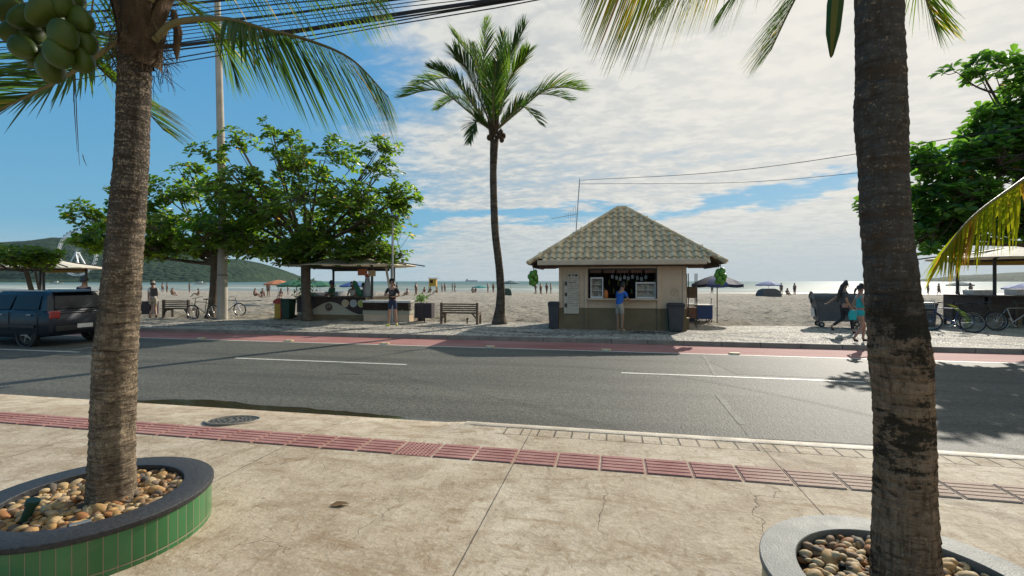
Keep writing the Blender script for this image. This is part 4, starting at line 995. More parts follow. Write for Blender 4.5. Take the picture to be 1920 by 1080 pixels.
# ---------------- main kiosk ----------------
KX, KY = 0.35, 17.28
kio = empty('kiosk', (KX, KY, 0.13), 0, 'beige kiosk with grey tiled hip roof and serving window', 'kiosk')
def KP(px, py, yw=KY): v = onY(px, py, yw); return v.x-KX, v.z-0.13
xl, xr = KP(1048, 577)[0], KP(1287, 577)[0]; zb = KP(1102, 577)[1]
zc = KP(1100, 503)[1]; wz = 2.30; D = 3.5
xw0, xw1 = KP(1102, 540)[0], KP(1232, 540)[0]; zs = KP(1165, 562)[1]; zt_ = KP(1165, 503)[1]
up = MB()
up.box(((xl+xw0)/2, 0.08, (zb+wz)/2), (xw0-xl, 0.16, wz-zb)); up.box(((xr+xw1)/2, 0.08, (zb+wz)/2), (xr-xw1, 0.16, wz-zb))
up.box(((xw0+xw1)/2, 0.085, (zb+zs)/2), (xw1-xw0-0.002, 0.15, zs-zb)); up.box(((xw0+xw1)/2, 0.085, (zt_+wz)/2), (xw1-xw0-0.002, 0.15, wz-zt_))
up.box((xl+0.08, D/2+0.08, (zb+wz)/2), (0.16, D-0.17, wz-zb)); up.box((xr-0.08, D/2+0.08, (zb+wz)/2), (0.16, D-0.17, wz-zb)); up.box(((xl+xr)/2, D+0.08, (zb+wz)/2), (xr-xl, 0.16, wz-zb))
up.build('wall', 'wall_beige', kio)
lo = MB(); lo.box(((xl+xr)/2, D/2+0.08, (zb-0.002)/2), (xr-xl+0.02, D+0.18, zb-0.002)); lo.build('wall_base', 'wall_olive', kio)
pc = MB()
for xa, xb in ((xl+0.10, xl+0.13), (xw0-0.10, xw0-0.0), (xw1, xw1+0.09)): pass
pc.box((xw0-0.055, -0.02, wz/2), (0.10, 0.06, wz)); pc.box((xw1+0.06, -0.02, wz/2), (0.11, 0.06, wz)); pc.box((xl+0.06, -0.012, wz/2), (0.12, 0.04, wz)); pc.box((xr-0.06, -0.012, wz/2), (0.12, 0.04, wz))
pc_o = pc.build('pilaster', 'wall_beige', kio, bevel=0.005)
pb_ = MB()
for x_, w_, y_ in ((xw0-0.055,0.104,-0.022),(xw1+0.06,0.114,-0.022),(xl+0.06,0.124,-0.014),(xr-0.06,0.124,-0.014)): pb_.box((x_, y_, zb/2-0.002), (w_, 0.066 if y_ < -0.02 else 0.046, zb))
pb_.build('pilaster_base', 'wall_olive', kio)
MB().box(((xw0+xw1)/2, -0.03, zs+0.02), (xw1-xw0-0.01, 0.36, 0.045)).build('counter_top', 'trim_beige', kio, bevel=0.008)
fr = MB(); fw_ = 0.045
for x_ in (xw0+fw_/2, xw1-fw_/2): fr.box((x_, 0.05, (zs+zt_)/2+0.02), (fw_, 0.06, zt_-zs-0.05))
fr.box(((xw0+xw1)/2, 0.05, zt_-0.03), (xw1-xw0-2*fw_, 0.06, 0.06)); fr.build('window_frame', 'dark_metal', kio)
aw = MB(); 
for k in range(5): aw.box((xw0+0.28+k*(xw1-xw0-0.5)/4, 0.10, zt_-0.10), ((xw1-xw0-0.6)/4.6, 0.03, 0.12))
aw.build('rolled_shutter', 'brown_fascia', kio)
inn = MB(); inn.box(((xl+xr)/2, 1.9, 1.55), (xr-xl-0.36, 0.05, 1.4)); inn.build('back_shelf_wall', 'interior_dark', kio)
shf = MB()
for z_ in (1.22, 1.55, 1.88): shf.box(((xw0+xw1)/2, 1.72, z_), (xw1-xw0+0.6, 0.28, 0.03))
sh_o = shf.build('shelf', 'wood_dark', kio)
# floor behind the counter
MB().box(((xl+xr)/2, 1.0, zb+0.03), (xr-xl-0.36, 1.66, 0.04)).build('inner_floor', 'interior_dark', kio)
# roof planes from curved tiles
eL, eR = onY(990, 494, 16.80), onY(1362, 494, 16.80)
ex0, ex1, ez = eL.x-KX, eR.x-KX, (eL.z+eR.z)/2-0.13
apx, apz = (ex0+ex1)/2, 4.52; yf, yb = 16.80-KY, 16.80-KY+4.6; ym = (yf+yb)/2; rh = 0.15
def tile_plane(name, A, B, C_, D_, rows, cols, skip=None):
    """A,B eave corners; C_,D_ the ridge ends above B and A; barrel tiles laid in courses"""
    A, B, C_, D_ = map(Vector, (A, B, C_, D_)); q = MB(); nrm = (B-A).cross(D_-A).normalized()
    if nrm.z < 0: nrm = -nrm
    ulen = (B-A).length; ax = (B-A).normalized(); tw = ulen/cols
    upv = nrm.cross(ax).normalized(); 
    if upv.z < 0: upv = -upv
    Hs = (D_-A).dot(upv); dl = (D_-A).dot(ax); dr = (C_-A).dot(ax); rl = Hs/rows
    for r_ in range(rows):
        for c in range(cols):
            u0 = c*tw; vm = (r_+0.5)*rl; lim0 = dl*vm/Hs; lim1 = ulen + (dr-ulen)*vm/Hs
            if u0+tw < lim0 or u0 > lim1: continue
            if skip and skip(u0+tw/2, vm, ulen): continue
            V = []; n = 8; hsh = (((r_*73+c*37) % 17)/17-0.5)*0.008
            for vi, (vv2, lift) in enumerate(((r_*rl-0.035, 0.060), (r_*rl+rl, 0.014))):
                for k in range(n+1):
                    f = k/n; prof = 0.058*math.sin(math.pi*min(1, f/0.66)) if f < 0.66 else -0.02*math.sin(math.pi*(f-0.62)/0.38)
                    uu = u0+f*tw; uu = min(max(uu, lim0-0.10), lim1+0.10)
                    V.append(A + ax*uu + upv*vv2 + nrm*(lift+prof+hsh))
            nn = n+1; top_ = [(k, k+1, nn+k+1, nn+k) for k in range(n)]
            V += [v - nrm*0.02 for v in V[:nn]]; top_ += [(k, 2*nn+k, 2*nn+k+1, k+1) for k in range(n)]
            q.add(V, top_)
    return q
apl, apr = (apx-rh, ym, apz), (apx+rh, ym, apz)
EA, EB, EC, ED = (ex0, yf, ez), (ex1, yf, ez), (ex1, yb, ez), (ex0, yb, ez)
gx0, gx1 = KP(1008, 492, 16.80)[0], KP(1325, 492, 16.80)[0]
cut = 0.55
tile_plane('a', EA, EB, apr, apl, 11, 27, skip=lambda u, v, L_: (v < cut and (u < cut*1.35*(1-v/cut)+0.0 or u > L_-cut*1.35*(1-v/cut)))).build('roof', 'roof_tile', kio, smooth=True, fix=False)
ro2 = tile_plane('b', EB, EC, apr, apr, 11, 19); t3 = tile_plane('c', ED, EA, apl, apl, 11, 19); t4 = tile_plane('d', EC, ED, apl, apr, 11, 27)
ro2.add(t3.v, t3.f); ro2.add(t4.v, t4.f)
ro2.build('roof_side', 'roof_tile', kio, smooth=True, fix=False)
rd = MB(); dz_ = -0.03
V = [Vector(p)+Vector((0,0,dz_)) for p in (EA, EB, EC, ED, apl, apr)]
ca, cb = cut*1.35, cut
A0 = V[0].lerp(V[4], 0.17); B0 = V[1].lerp(V[5], 0.17)
rd.add([V[0], V[1], V[2], V[3], V[4], V[5], A0, B0, (ex0+ca, yf, ez+dz_), (ex1-ca, yf, ez+dz_)], [(8,9,7,5,4,6), (1,2,5), (2,3,4,5), (3,0,4)])
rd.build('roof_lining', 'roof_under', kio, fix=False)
for i in range(15):
    y_ = yf+0.1+i*(yb-yf-0.2)/14
    if min(y_-yf, yb-y_) < 0.95: continue
    for sx2, exx in ((-1, ex0), (1, ex1)):
        xin = xl if sx2 < 0 else xr; zin = ez + (apz-ez)*abs(exx-xin)/abs(exx-apx) - 0.10
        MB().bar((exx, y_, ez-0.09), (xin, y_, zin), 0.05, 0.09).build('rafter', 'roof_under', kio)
cp = MB()
for P0, P1 in ((EA, apl), (EB, apr), (ED, apl), (EC, apr), (apl, apr)):
    P0, P1 = Vector(P0), Vector(P1); L_ = (P1-P0).length; n = max(2, int(L_/0.33))
    for i in range(n):
        a, b_ = P0.lerp(P1, i/n), P0.lerp(P1, (i+1.12)/n)
        cp.tube([a+Vector((0,0,0.035)), b_+Vector((0,0,0.05))], [0.092, 0.070], 10)
cp.build('ridge_cap', 'roof_tile', kio, smooth=True)
gt = MB(); gz = KP(1165, 491, 16.80)[1]
gt.box(((gx0+gx1)/2, yf-0.02, gz-0.015), (gx1-gx0, 0.17, 0.17)); gt.build('gutter', 'trim_beige', kio, bevel=0.03)
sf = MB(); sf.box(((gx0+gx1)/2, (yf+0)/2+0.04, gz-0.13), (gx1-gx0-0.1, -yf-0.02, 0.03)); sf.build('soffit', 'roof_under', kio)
fb = MB(); fb.box((gx0+0.32, yf+0.28, gz-0.17), (0.62, 0.05, 0.10)); fb.box((gx1-0.30, yf+0.28, gz-0.17), (0.50, 0.05, 0.10)); fb.build('bracket', 'brown_fascia', kio)
# menu board, sign mark
def K(px, py, yw=KY): x, z = KP(px, py, yw); return x+KX, z+0.13
mx0, mz1 = K(1059, 512); mx1, mz0 = K(1092, 588)
mbd = empty('menu_board', ((mx0+mx1)/2, KY-0.045, mz0), 0, 'tall cream menu board with printed pictures on the left wall of the beige kiosk', 'menu board')
W_ = mx1-mx0; H_ = mz1-mz0
MB().box((0.0, 0, H_/2), (W_*0.62, 0.02, H_)).add([], []).build('board', 'poster_paper', mbd)
MB().box((-W_*0.43, 0, H_*0.42), (W_*0.22, 0.02, H_*0.84)).build('side_strip', 'poster_paper', mbd)
pics = MB()
for cx, cz, w_, h_ in ((-0.43,0.74,0.13,0.10),(-0.43,0.47,0.13,0.09),(-0.43,0.20,0.13,0.10),(-0.22,0.94,0.10,0.05),(-0.02,0.945,0.10,0.035),(0.16,0.94,0.13,0.05)): pics.box((cx*W_, -0.012, cz*H_), (w_*W_*1.1, 0.006, h_*H_))
pics.build('picture', 'ink_dark', mbd)
rg = random.Random(4); tx = MB()
for i in range(15):
    z_ = H_*(0.86-i*0.047); x_ = -W_*0.26
    while x_ < W_*0.26:
        l_ = rg.uniform(0.02, 0.07); 
        if rg.random() < 0.75: tx.box((x_+l_/2, -0.0115, z_), (l_, 0.003, 0.014 if i != 2 else 0.03))
        x_ += l_+0.018
tx.build('printed_lines', 'ink_dark', mbd)
cx, cz = K(1265, 548); fm = empty('wall_emblem', (cx, KY-0.002, cz), 0, 'faint round emblem drawn on the right wall of the beige kiosk', 'emblem')
q = MB(); q.torus((0,-0.006,0), 0.125, 0.008, (0,1,0), 32, 6); q.box((0,-0.006,0.05), (0.20,0.01,0.02)); q.box((-0.03,-0.006,-0.02), (0.018,0.01,0.13)); q.box((0.04,-0.006,-0.01), (0.08,0.01,0.015)); q.box((0.14,-0.006,-0.2), (0.03,0.01,0.05))
q.build('emblem_lines', 'sign_tan', fm)
# fridge, display case, orange cooler in the window
zsill = zs+0.13+0.045
def case(name, pxs, pyt, label, cat, rows, wm='white_paint', yd=0.06):
    a, ztp = K(pxs[0], pyt, KY+0.02); b_, _ = K(pxs[1], pyt, KY+0.02); w_ = b_-a; h_ = ztp-zsill
    r_ = empty(name, ((a+b_)/2, KY+0.06, zsill), 0, label, cat); f = MB()
    for sx2 in (-1, 1): f.box((sx2*(w_/2-0.02), 0.2, h_/2), (0.035, 0.42, h_))
    f.box((0, 0.2, 0.03), (w_-0.076, 0.42, 0.06)); f.box((0, 0.2, h_-0.025), (w_-0.076, 0.42, 0.05)); f.box((0, 0.40, h_/2), (w_-0.076, 0.02, h_-0.12)); f.build('cabinet', wm, r_)
    s_ = MB(); it = MB(); rg = random.Random(int(pxs[0]))
    for k in range(1, rows): s_.box((0, 0.2, 0.06+(h_-0.11)*k/rows), (w_-0.08, 0.36, 0.012))
    s_.build('shelf', 'white_paint', r_)
    for k in range(rows):
        x_ = -w_/2+0.06
        while x_ < w_/2-0.06:
            hh = rg.uniform(0.4, 0.8)*(h_-0.11)/rows
            if rg.random() < 0.85:
                o = MB().cyl((x_, 0.1, 0.068+(h_-0.11)*k/rows), (x_, 0.1, 0.068+(h_-0.11)*k/rows+hh), 0.022, 0.012, 8)
                it.add(o.v, o.f)
            x_ += 0.055
    o = it.build('stock', rg.choice(['sign_tan', 'poster_paper', 'brown_fascia']), r_)
    return r_
case('drinks_fridge', (1107,1131), 520, 'small white glass fronted drinks fridge on the left end of the kiosk counter', 'fridge', 3)
case('display_case', (1192,1230), 529, 'white glass snack display case on the right end of the kiosk counter', 'display case', 2)
jx, jz = K(1136, 550, KY+0.05); j = empty('juice_dispenser', (jx, KY+0.12, zsill), 0, 'orange juice dispenser beside the small white fridge on the counter', 'dispenser')
MB().lathe([(0.0,0.0),(0.075,0.0),(0.08,0.02),(0.08,0.20),(0.06,0.24),(0.055,0.28),(0.0,0.29)], n=20).build('tank', 'orange_paint', j, smooth=True); MB().box((0,-0.09,0.05), (0.02,0.04,0.03)).build('tap', 'dark_metal', j)
rg = random.Random(8)
for k, px in enumerate((1148,1156,1163,1171,1178,1186,1195,1203,1211)):
    x, z = K(px, 519+((k*7) % 5), KY+0.5); o = empty('hanging_packet', (x, KY+0.5, z), rg.uniform(-.4,.4))
    tag(o, 'pale snack packet hanging in the kiosk window, '+['first','second','third','fourth','fifth','sixth','seventh','eighth','ninth'][k]+' from the left', 'packet', 'snack packets hanging in the kiosk window')
    if k == 0:
        pk = MB(); pk.box((0,0,0), (0.09,0.03,0.13)); pk.bar((0,0,0.06), (0,0,0.25), 0.004); m0 = pk.build('packet_bag', 'sign_grey', o, bevel=0.008).data
    else: link(bpy.data.objects.new('packet_bag', m0), o)
# bottles on the back shelf
mb0 = None
for k in range(16):
    x = KX+(xw0+xw1)/2 - 1.3 + k*0.17; z = 0.13+(1.235, 1.565)[k % 2]
    if mb0 is None:
        o = MB().lathe([(0,0),(0.035,0),(0.036,0.14),(0.012,0.2),(0.012,0.25),(0,0.25)], n=10).build('bottle', 'sign_green', None, smooth=True); mb0 = o.data
    else: o = link(bpy.data.objects.new('bottle', mb0))
    o.location = (x, KY+1.68, z); tag(o, 'small bottle inside the kiosk, '+['first','second','third','fourth','fifth','sixth','seventh','eighth'][k//2]+' from left on the '+('lower','upper')[k % 2]+' back shelf', 'bottle', 'bottles on the kiosk back shelf')
# antenna
ab = W(1077, 434, 19.4); at = W(1087, 335, 19.4); bmz = W(1081, 402, 19.4)
an = empty('tv_antenna', ab, 0, 'thin television antenna mast standing behind the tiled kiosk roof', 'antenna')
MB().tube([(0,0,-1.0), at-ab], 0.022, 6).build('mast', 'steel', an)
be_, bs_ = W(1034, 410, 19.0)-ab, W(1084, 401, 19.4)-ab
q = MB(); q.bar(be_, bs_, 0.022)
for k in range(6):
    p = be_.lerp(bs_, 0.55+k*0.085); ln = 0.10+0.07*k; q.bar(p-Vector((0.02,0.3,0.9)).normalized()*ln, p+Vector((0.02,0.3,0.9)).normalized()*ln, 0.012)
q.build('boom', 'steel', an)
for k, (pa, pb, Y2, s_) in enumerate((((1090,338),(2150,200),8.0,0.3),((1180,331),(2150,265),9.0,0.5))):
    a, b_ = W(pa[0], pa[1], 19.4 if k == 0 else 26), W(pb[0], pb[1], Y2); mid = a.lerp(b_, 0.5)-Vector((0,0,s_))
    if k == 1: a = W(1087, 345, 19.4)
    o = MB().tube(bez([a, mid, b_], 24), 0.008, 4).build('aerial_wire', 'cable', None)
    tag(o, ('upper' if k == 0 else 'lower') + ' of two thin wires running from the kiosk antenna to the right', 'wire')
# coconut bunches at the roof corners
def bunch(px, py, yw, label):
    c = onY(px, py, yw); r_ = empty('coconut_bunch', c, 0, label, 'coconut bunch', 'green coconut bunches at the kiosk roof corners')
    MB().cyl((0,0,0.1), (0,0,ez+0.13-c.z-0.02 if ez+0.13-c.z > 0.15 else 0.3), 0.012, n=6).build('hanging_rope', 'fibre', r_)
    rg = random.Random(px); me = None
    for k in range(11):
        a = k*2.4; z = 0.14-0.04*k; rr = 0.115*math.sin(math.pi*(k+1)/12)**0.5
        if me is None:
            o = MB().sph((0,0,0), 0.095, 14, 10, (0.9,0.9,1.15)).build('coconut', 'bunch_green', r_, smooth='all'); me = o.data
        else: o = link(bpy.data.objects.new('coconut', me), r_)
        o.location = (rr*math.cos(a)*1.1, rr*math.sin(a)*0.9, z+0.02); o.rotation_euler = (rg.uniform(-.6,.6), rg.uniform(-.6,.6), 0)
mat('bunch_green', (0.07,0.20,0.02), (0.11,0.27,0.03), 6, 0.45, island=0.1)
bunch(1000, 519, 16.95, 'bunch of green coconuts hanging from the left corner of the kiosk roof')
bunch(1351, 516, 16.95, 'bunch of green coconuts hanging from the right corner of the kiosk roof')
# ---------------- bins ----------------
def wheelie(px, py, zg, w_, h_, label, m='bin_grey', rz=0, yover=None):
    c = gp(px, py, zg); r_ = empty('wheeled_bin', c, rz, label, 'bin')
    q = MB(); n = 0.80
    q.loft([[Vector((-w_/2*s_, -w_*0.55*s_, z)), Vector((w_/2*s_, -w_*0.55*s_, z)), Vector((w_/2*s_, w_*0.5*s_, z)), Vector((-w_/2*s_, w_*0.5*s_, z))] for s_, z in ((0.78,0.03),(0.97,h_*0.86),(1.02,h_*0.87),(1.02,h_*0.92))])
    q.build('bin_body', m, r_, bevel=0.012)
    MB().loft([[Vector((-w_/2*s_, -w_*0.6*s_, z)), Vector((w_/2*s_, -w_*0.6*s_, z)), Vector((w_/2*s_, w_*0.55*s_, z)), Vector((-w_/2*s_, w_*0.55*s_, z))] for s_, z in ((1.05,h_*0.925),(1.05,h_*0.95),(0.85,h_))]).build('lid', m, r_, bevel=0.012)
    for sx2 in (-1, 1): MB().cyl((sx2*(w_/2-0.03), w_*0.45, 0.09), (sx2*(w_/2+0.01), w_*0.45, 0.09), 0.09, n=16).build('wheel', 'rubber', r_)
    MB().bar((-w_/2*0.8, w_*0.62, h_*0.9), (w_/2*0.8, w_*0.62, h_*0.9), 0.03).build('handle', m, r_)
    return r_
wheelie(1039, 616, 0.13, 0.40, 0.98, 'dark grey wheeled bin against the left side of the beige kiosk')
wheelie(1266, 621, 0.13, 0.55, 0.98, 'dark grey wheeled bin in front of the right wall of the beige kiosk')
wheelie(541, 598, 0.13, 0.46, 0.92, 'dark green wheeled bin beside the red topped yellow bin', 'green_plastic')
wheelie(1737, 613, 0.13, 0.46, 0.92, 'dark bin just right of the mossy palm trunk')
c = gp(1285, 618, 0.13); bx = empty('utility_box', (c.x, c.y+0.15, 0.13), 0, 'low beige box at the right corner of the kiosk beside the bin', 'box')
MB().box((0,0,0.19), (0.26,0.3,0.38)).build('box_body', 'wall_olive', bx, bevel=0.01); MB().box((0,0,0.40), (0.29,0.33,0.035)).build('lid', 'trim_beige', bx)
c = gp(524, 598, 0.13); rb = empty('litter_bin', c, 0, 'yellow litter bin with red pitched top beside the green bin', 'bin')
MB().box((0,0,0.36), (0.30,0.30,0.66)).build('bin_body', 'yellow_paint', rb, bevel=0.01)
MB().panel([(-0.2,0.70),(0.2,0.70),(0.2,0.82),(0.0,0.95),(-0.2,0.82)], -0.18, 0.18).build('bin_top', 'red_paint', rb, bevel=0.01); MB().box((0.17,0,0.36), (0.03,0.29,0.62)).build('side_panel', 'red_paint', rb)
def slat_bin(px, py, n, label, w_=0.36, h_=0.62, post=0.18):
    c = gp(px, py, 0.13); r_ = empty('slatted_bin', c, 0, label, 'bin')
    for k in range(n):
        x0 = (k-(n-1)/2)*(w_+0.02); q = MB()
        for j in range(6):
            for yy_ in (-w_/2, w_/2): q.box((x0-w_/2+0.03+j*(w_-0.06)/5, yy_, post+h_/2), ((w_-0.06)/5-0.012, 0.022, h_))
            for xx in (-w_/2, w_/2): q.box((x0+xx, -w_/2+0.03+j*(w_-0.06)/5, post+h_/2), (0.022, (w_-0.06)/5-0.012, h_))
        q.build('slatted_basket', 'wood_plum', r_); MB().box((x0, 0, post+h_/2), (w_-0.05, w_-0.05, h_-0.04)).build('liner', 'dark_metal', r_)
    MB().cyl((0,0,-0.02), (0,0,post+0.3), 0.03, n=10).build('post', 'dark_metal', r_)
slat_bin(796, 604, 2, 'double dark slatted bin on a post beside the central bench')
slat_bin(281, 596, 1, 'dark slatted bin at the left beside the walker with backpack', 0.46, 0.60)
# ---------------- wheeled waste container ----------------
c = gp(1578, 616, 0.13); wc = empty('waste_container', (c.x+0.15, c.y+0.55, 0.13), R(-9), 'large grey four wheeled waste container behind the two walking women', 'waste container')
W2, D2 = 1.75, 0.95
mat('container_grey', (0.075,0.077,0.078), (0.11,0.112,0.112), 3, 0.6, 0.15, 20)
MB().loft([[Vector((-W2/2*s_, -D2/2*s_, z)), Vector((W2/2*s_, -D2/2*s_, z)), Vector((W2/2*s_, D2/2*s_, z)), Vector((-W2/2*s_, D2/2*s_, z))] for s_, z in ((0.86,0.24),(0.97,1.00),(1.02,1.01),(1.02,1.09))]).build('container_body', 'container_grey', wc, bevel=0.02)
V = []; rings = []
for i in range(9):
    a = math.pi*i/8; rings.append([Vector((-W2/2*1.03, -D2/2*math.cos(a)*1.02, 1.10+0.24*math.sin(a))), Vector((W2/2*1.03, -D2/2*math.cos(a)*1.02, 1.10+0.24*math.sin(a))), Vector((W2/2*1.03, -D2/2*math.cos(a)*0.96, 1.085+0.22*math.sin(a))), Vector((-W2/2*1.03, -D2/2*math.cos(a)*0.96, 1.085+0.22*math.sin(a)))])
MB().loft(rings).build('lid', 'container_grey', wc)
q = MB(); q.add([(-W2/2*1.0, -D2/2*math.cos(math.pi*i/8)*0.98, 1.09+0.22*math.sin(math.pi*i/8)) for i in range(9)], [tuple(range(9))]); q.add([(W2/2*1.0, -D2/2*math.cos(math.pi*i/8)*0.98, 1.09+0.22*math.sin(math.pi*i/8)) for i in range(9)], [tuple(range(9))]); q.build('lid_end', 'container_grey', wc)
for sx2 in (-1, 1):
    MB().torus((sx2*(W2/2+0.03),0,0.98), 0.10, 0.022, (1,0,0), 20, 8).build('trunnion', 'dark_metal', wc)
    for sy2 in (-1, 1):
        wl = MB(); wl.torus((sx2*W2*0.36, sy2*D2*0.32, 0.105), 0.072, 0.034, (0,1,0), 20, 8); o = wl.build('wheel', 'rubber', wc, smooth=True)
        MB().cyl((sx2*W2*0.36, sy2*D2*0.32-0.03, 0.105), (sx2*W2*0.36, sy2*D2*0.32+0.03, 0.105), 0.05, n=12).build('hub', 'alloy', o); MB().box((sx2*W2*0.36, sy2*D2*0.32, 0.215), (0.09, 0.07, 0.05)).build('bracket', 'steel', o)
MB().box((-W2/2*0.95-0.02, -0.0, 0.55), (0.012, 0.52, 0.32), ry=-0.10).build('label_plate', 'white_paint', wc); MB().box((0.25, -D2/2*0.93-0.01, 0.6), (0.30, 0.008, 0.2), rx=0.08).build('sticker', 'sign_grey', wc)
# ---------------- benches ----------------
def bench(px, py, w_, label, rz=0, m='wood_dark', h_=0.86):
    c = gp(px, py, 0.13); r_ = empty('park_bench', c, rz, label, 'bench', 'slatted benches facing the sea')
    for sx2 in (-1, 1):
        MB().box((sx2*(w_/2-0.045), 0, h_/2), (0.09, 0.10, h_)).build('leg', m, r_, bevel=0.008)
        MB().box((sx2*(w_/2-0.045), 0.46, 0.22), (0.08, 0.08, 0.44)).build('leg', m, r_, bevel=0.008)
        q = MB(); q.box((sx2*(w_/2-0.045), 0.23, 0.38), (0.06, 0.38, 0.07)); q.bar((sx2*(w_/2-0.09), 0, 0.25), (sx2*(w_/2-0.25), 0, 0.42), 0.05); q.build('brace', m, r_)
    b_ = MB()
    for k in range(5): b_.box((0, 0.0, 0.46+k*0.085), (w_-0.182, 0.03, 0.055))
    b_.build('backrest', m, r_, bevel=0.004)
    s_ = MB()
    for k in range(5): s_.box((0, 0.09+k*0.095, 0.435), (w_-0.03, 0.075, 0.035))
    s_.build('seat', m, r_, bevel=0.004)
    return r_
bench(861, 608, 1.58, 'brown slatted bench between the double bin and the tall slender palm', m='wood_brown')
bench(330, 597, 1.45, 'dark slatted bench left of the bicycles under the low almond tree')
bench(1845, 612, 2.1, 'dark slatted bench behind the parked bicycles at the right', h_=0.95)
for sx2 in (0,):
    c = gp(876, 608, 0.1); o = empty('bollard_stub', c, 0, 'short dark stub in the sand under the brown bench', 'post'); MB().cyl((0,0,-0.05), (0,0,0.18), 0.035, 0.03, 10).build('stub', 'wood_dark', o); MB().sph((0.01,0,0.22), 0.05, 10, 8).build('stub_head', 'wood_dark', o)

# ---------------- poles ----------------
Yp = 21.6; b0 = c2w((417-960)/900*Yp, Yp, 0.12)
lp = empty('concrete_pole', b0, 0, 'very tall pale tapered concrete pole rising through the low almond tree', 'pole')
MB().tube([(0,0,-0.2), (0,0,5), W(407, -20, Yp)-b0, W(404,-110,Yp)-b0], [0.225,0.175,0.12,0.11], 20).build('pole_shaft', 'concrete_pole', lp, smooth=True)
MB().torus((0,0,2.0), 0.212, 0.02, (0,0,1), 24, 6).build('steel_band', 'dark_metal', lp); MB().box((-0.10,-0.19,3.1), (0.05,0.05,0.20)).build('pole_plate', 'dark_metal', lp)
Yl = 20.2; b0 = c2w((736-960)/900*Yl, Yl, 0.12); tz = W(736, 408, Yl).z-0.12
sl = empty('street_lamp', b0, 0, 'slim street lamp with flat disc head behind the standing man', 'street lamp')
MB().tube([(0,0,0), (0,0,tz)], [0.06,0.035], 10).build('post', 'steel', sl, smooth=True)
MB().lathe([(0,tz+0.10),(0.10,tz+0.09),(0.28,tz+0.02),(0.29,tz-0.02),(0.10,tz-0.05),(0,tz-0.05)], n=24).build('lamp_head', 'dark_metal', sl, smooth=True)
MB().bar((0,0,tz-0.3), (0.12,0,tz-0.02), 0.02).build('bracket', 'steel', sl)
# ---------------- overhead cables ----------------
cabs = [(123,18,.008,6.5),(112,13,.009,6.5),(92,4,.026,6.5),(97,10,.012,6.55),(86,7,.010,6.45),(78,2,.006,6.4),(70,-6,.006,6.7),(62,-12,.006,6.6),(50,-19,.018,6.7),(55,-22,.008,6.6),(40,-26,.006,6.6),(32,-33,.010,6.5),(22,-38,.006,6.9),(11,-45,.018,6.5),(2,-52,.006,6.6),(-14,-70,.018,6.6),(-40,-90,.012,6.5)]
cnt = ['topmost','second','third','fourth','fifth','sixth','thick sagging','eighth','ninth','lowest but one','lowest','eleventh','twelfth']
srt = sorted(cabs); ordw = ['topmost','second','third','fourth','fifth','sixth','seventh','eighth','ninth','tenth','eleventh','twelfth','thirteenth','fourteenth','fifteenth','sixteenth','lowest']
for k, (py, py2, r_, yc) in enumerate(srt):
    p, p2 = onY(300, py, yc), onY(900, py2, yc); V = []
    for i in range(61):
        x = -24+48*i/60; z = p.z + (p2.z-p.z)*(x-p.x)/(p2.x-p.x) + 0.0016*(x-p.x)*(x-p2.x)
        V.append((x, yc+0.015*math.sin(x*1.1+k), z+0.010*math.sin(x*1.7+k*2)))
    o = MB().tube(V, r_, 6).build('overhead_cable', 'cable', None, smooth=True)
    tag(o, ('thick ' if r_ >= .018 else 'thin ')+'black overhead cable, '+ordw[k]+(' from the top' if 0 < k < 16 else '')+' of the bundle at upper left', 'cable', 'overhead cables above the pavement')
# ================= people =================
def skin_mesh(graphs, sub=1, name='skin'):
    """graphs: list of (verts, edges, radii, root); grows one mesh with the Skin modifier"""
    V, E, Rr, roots = [], [], [], []
    for vs, es, rs, rt in graphs:
        n = len(V); V += [tuple(v) for v in vs]; E += [(a+n, b_+n) for a, b_ in es]; Rr += rs; roots.append(n+rt)
    me = bpy.data.meshes.new(name); me.from_pydata(V, E, []); o = bpy.data.objects.new(name, me); scene.collection.objects.link(o)
    md = o.modifiers.new('s', 'SKIN'); md.use_smooth_shade = True; md.branch_smoothing = 0.2
    sv = me.skin_vertices[0].data
    for i, r in enumerate(Rr): sv[i].radius = r if isinstance(r, tuple) else (r, r)
    for i in roots: sv[i].use_root = True
    if sub: sb = o.modifiers.new('u', 'SUBSURF'); sb.levels = sub; sb.render_levels = sub
    dg = bpy.context.evaluated_depsgraph_get(); dg.update()
    out = bpy.data.meshes.new_from_object(o.evaluated_get(dg)); bpy.data.objects.remove(o)
    out.polygons.foreach_set('use_smooth', [True]*len(out.polygons)); out.materials.clear(); return out
BASE = dict(pelvis=(0,0,.94), waist=(0,.01,1.08), chest=(0,.02,1.27), collar=(0,.005,1.41), neck=(0,.015,1.49), head=(0,.03,1.60), crown=(0,.02,1.70),
    shL=(-.165,0,1.39), elL=(-.20,-.02,1.12), wrL=(-.21,.05,.88), haL=(-.21,.07,.80), shR=(.165,0,1.39), elR=(.20,-.02,1.12), wrR=(.21,.05,.88), haR=(.21,.07,.80),
    hiL=(-.085,0,.88), knL=(-.095,.02,.49), anL=(-.10,-.02,.09), toL=(-.11,.13,.035), hiR=(.085,0,.88), knR=(.095,.02,.49), anR=(.10,-.02,.09), toR=(.11,.13,.035))
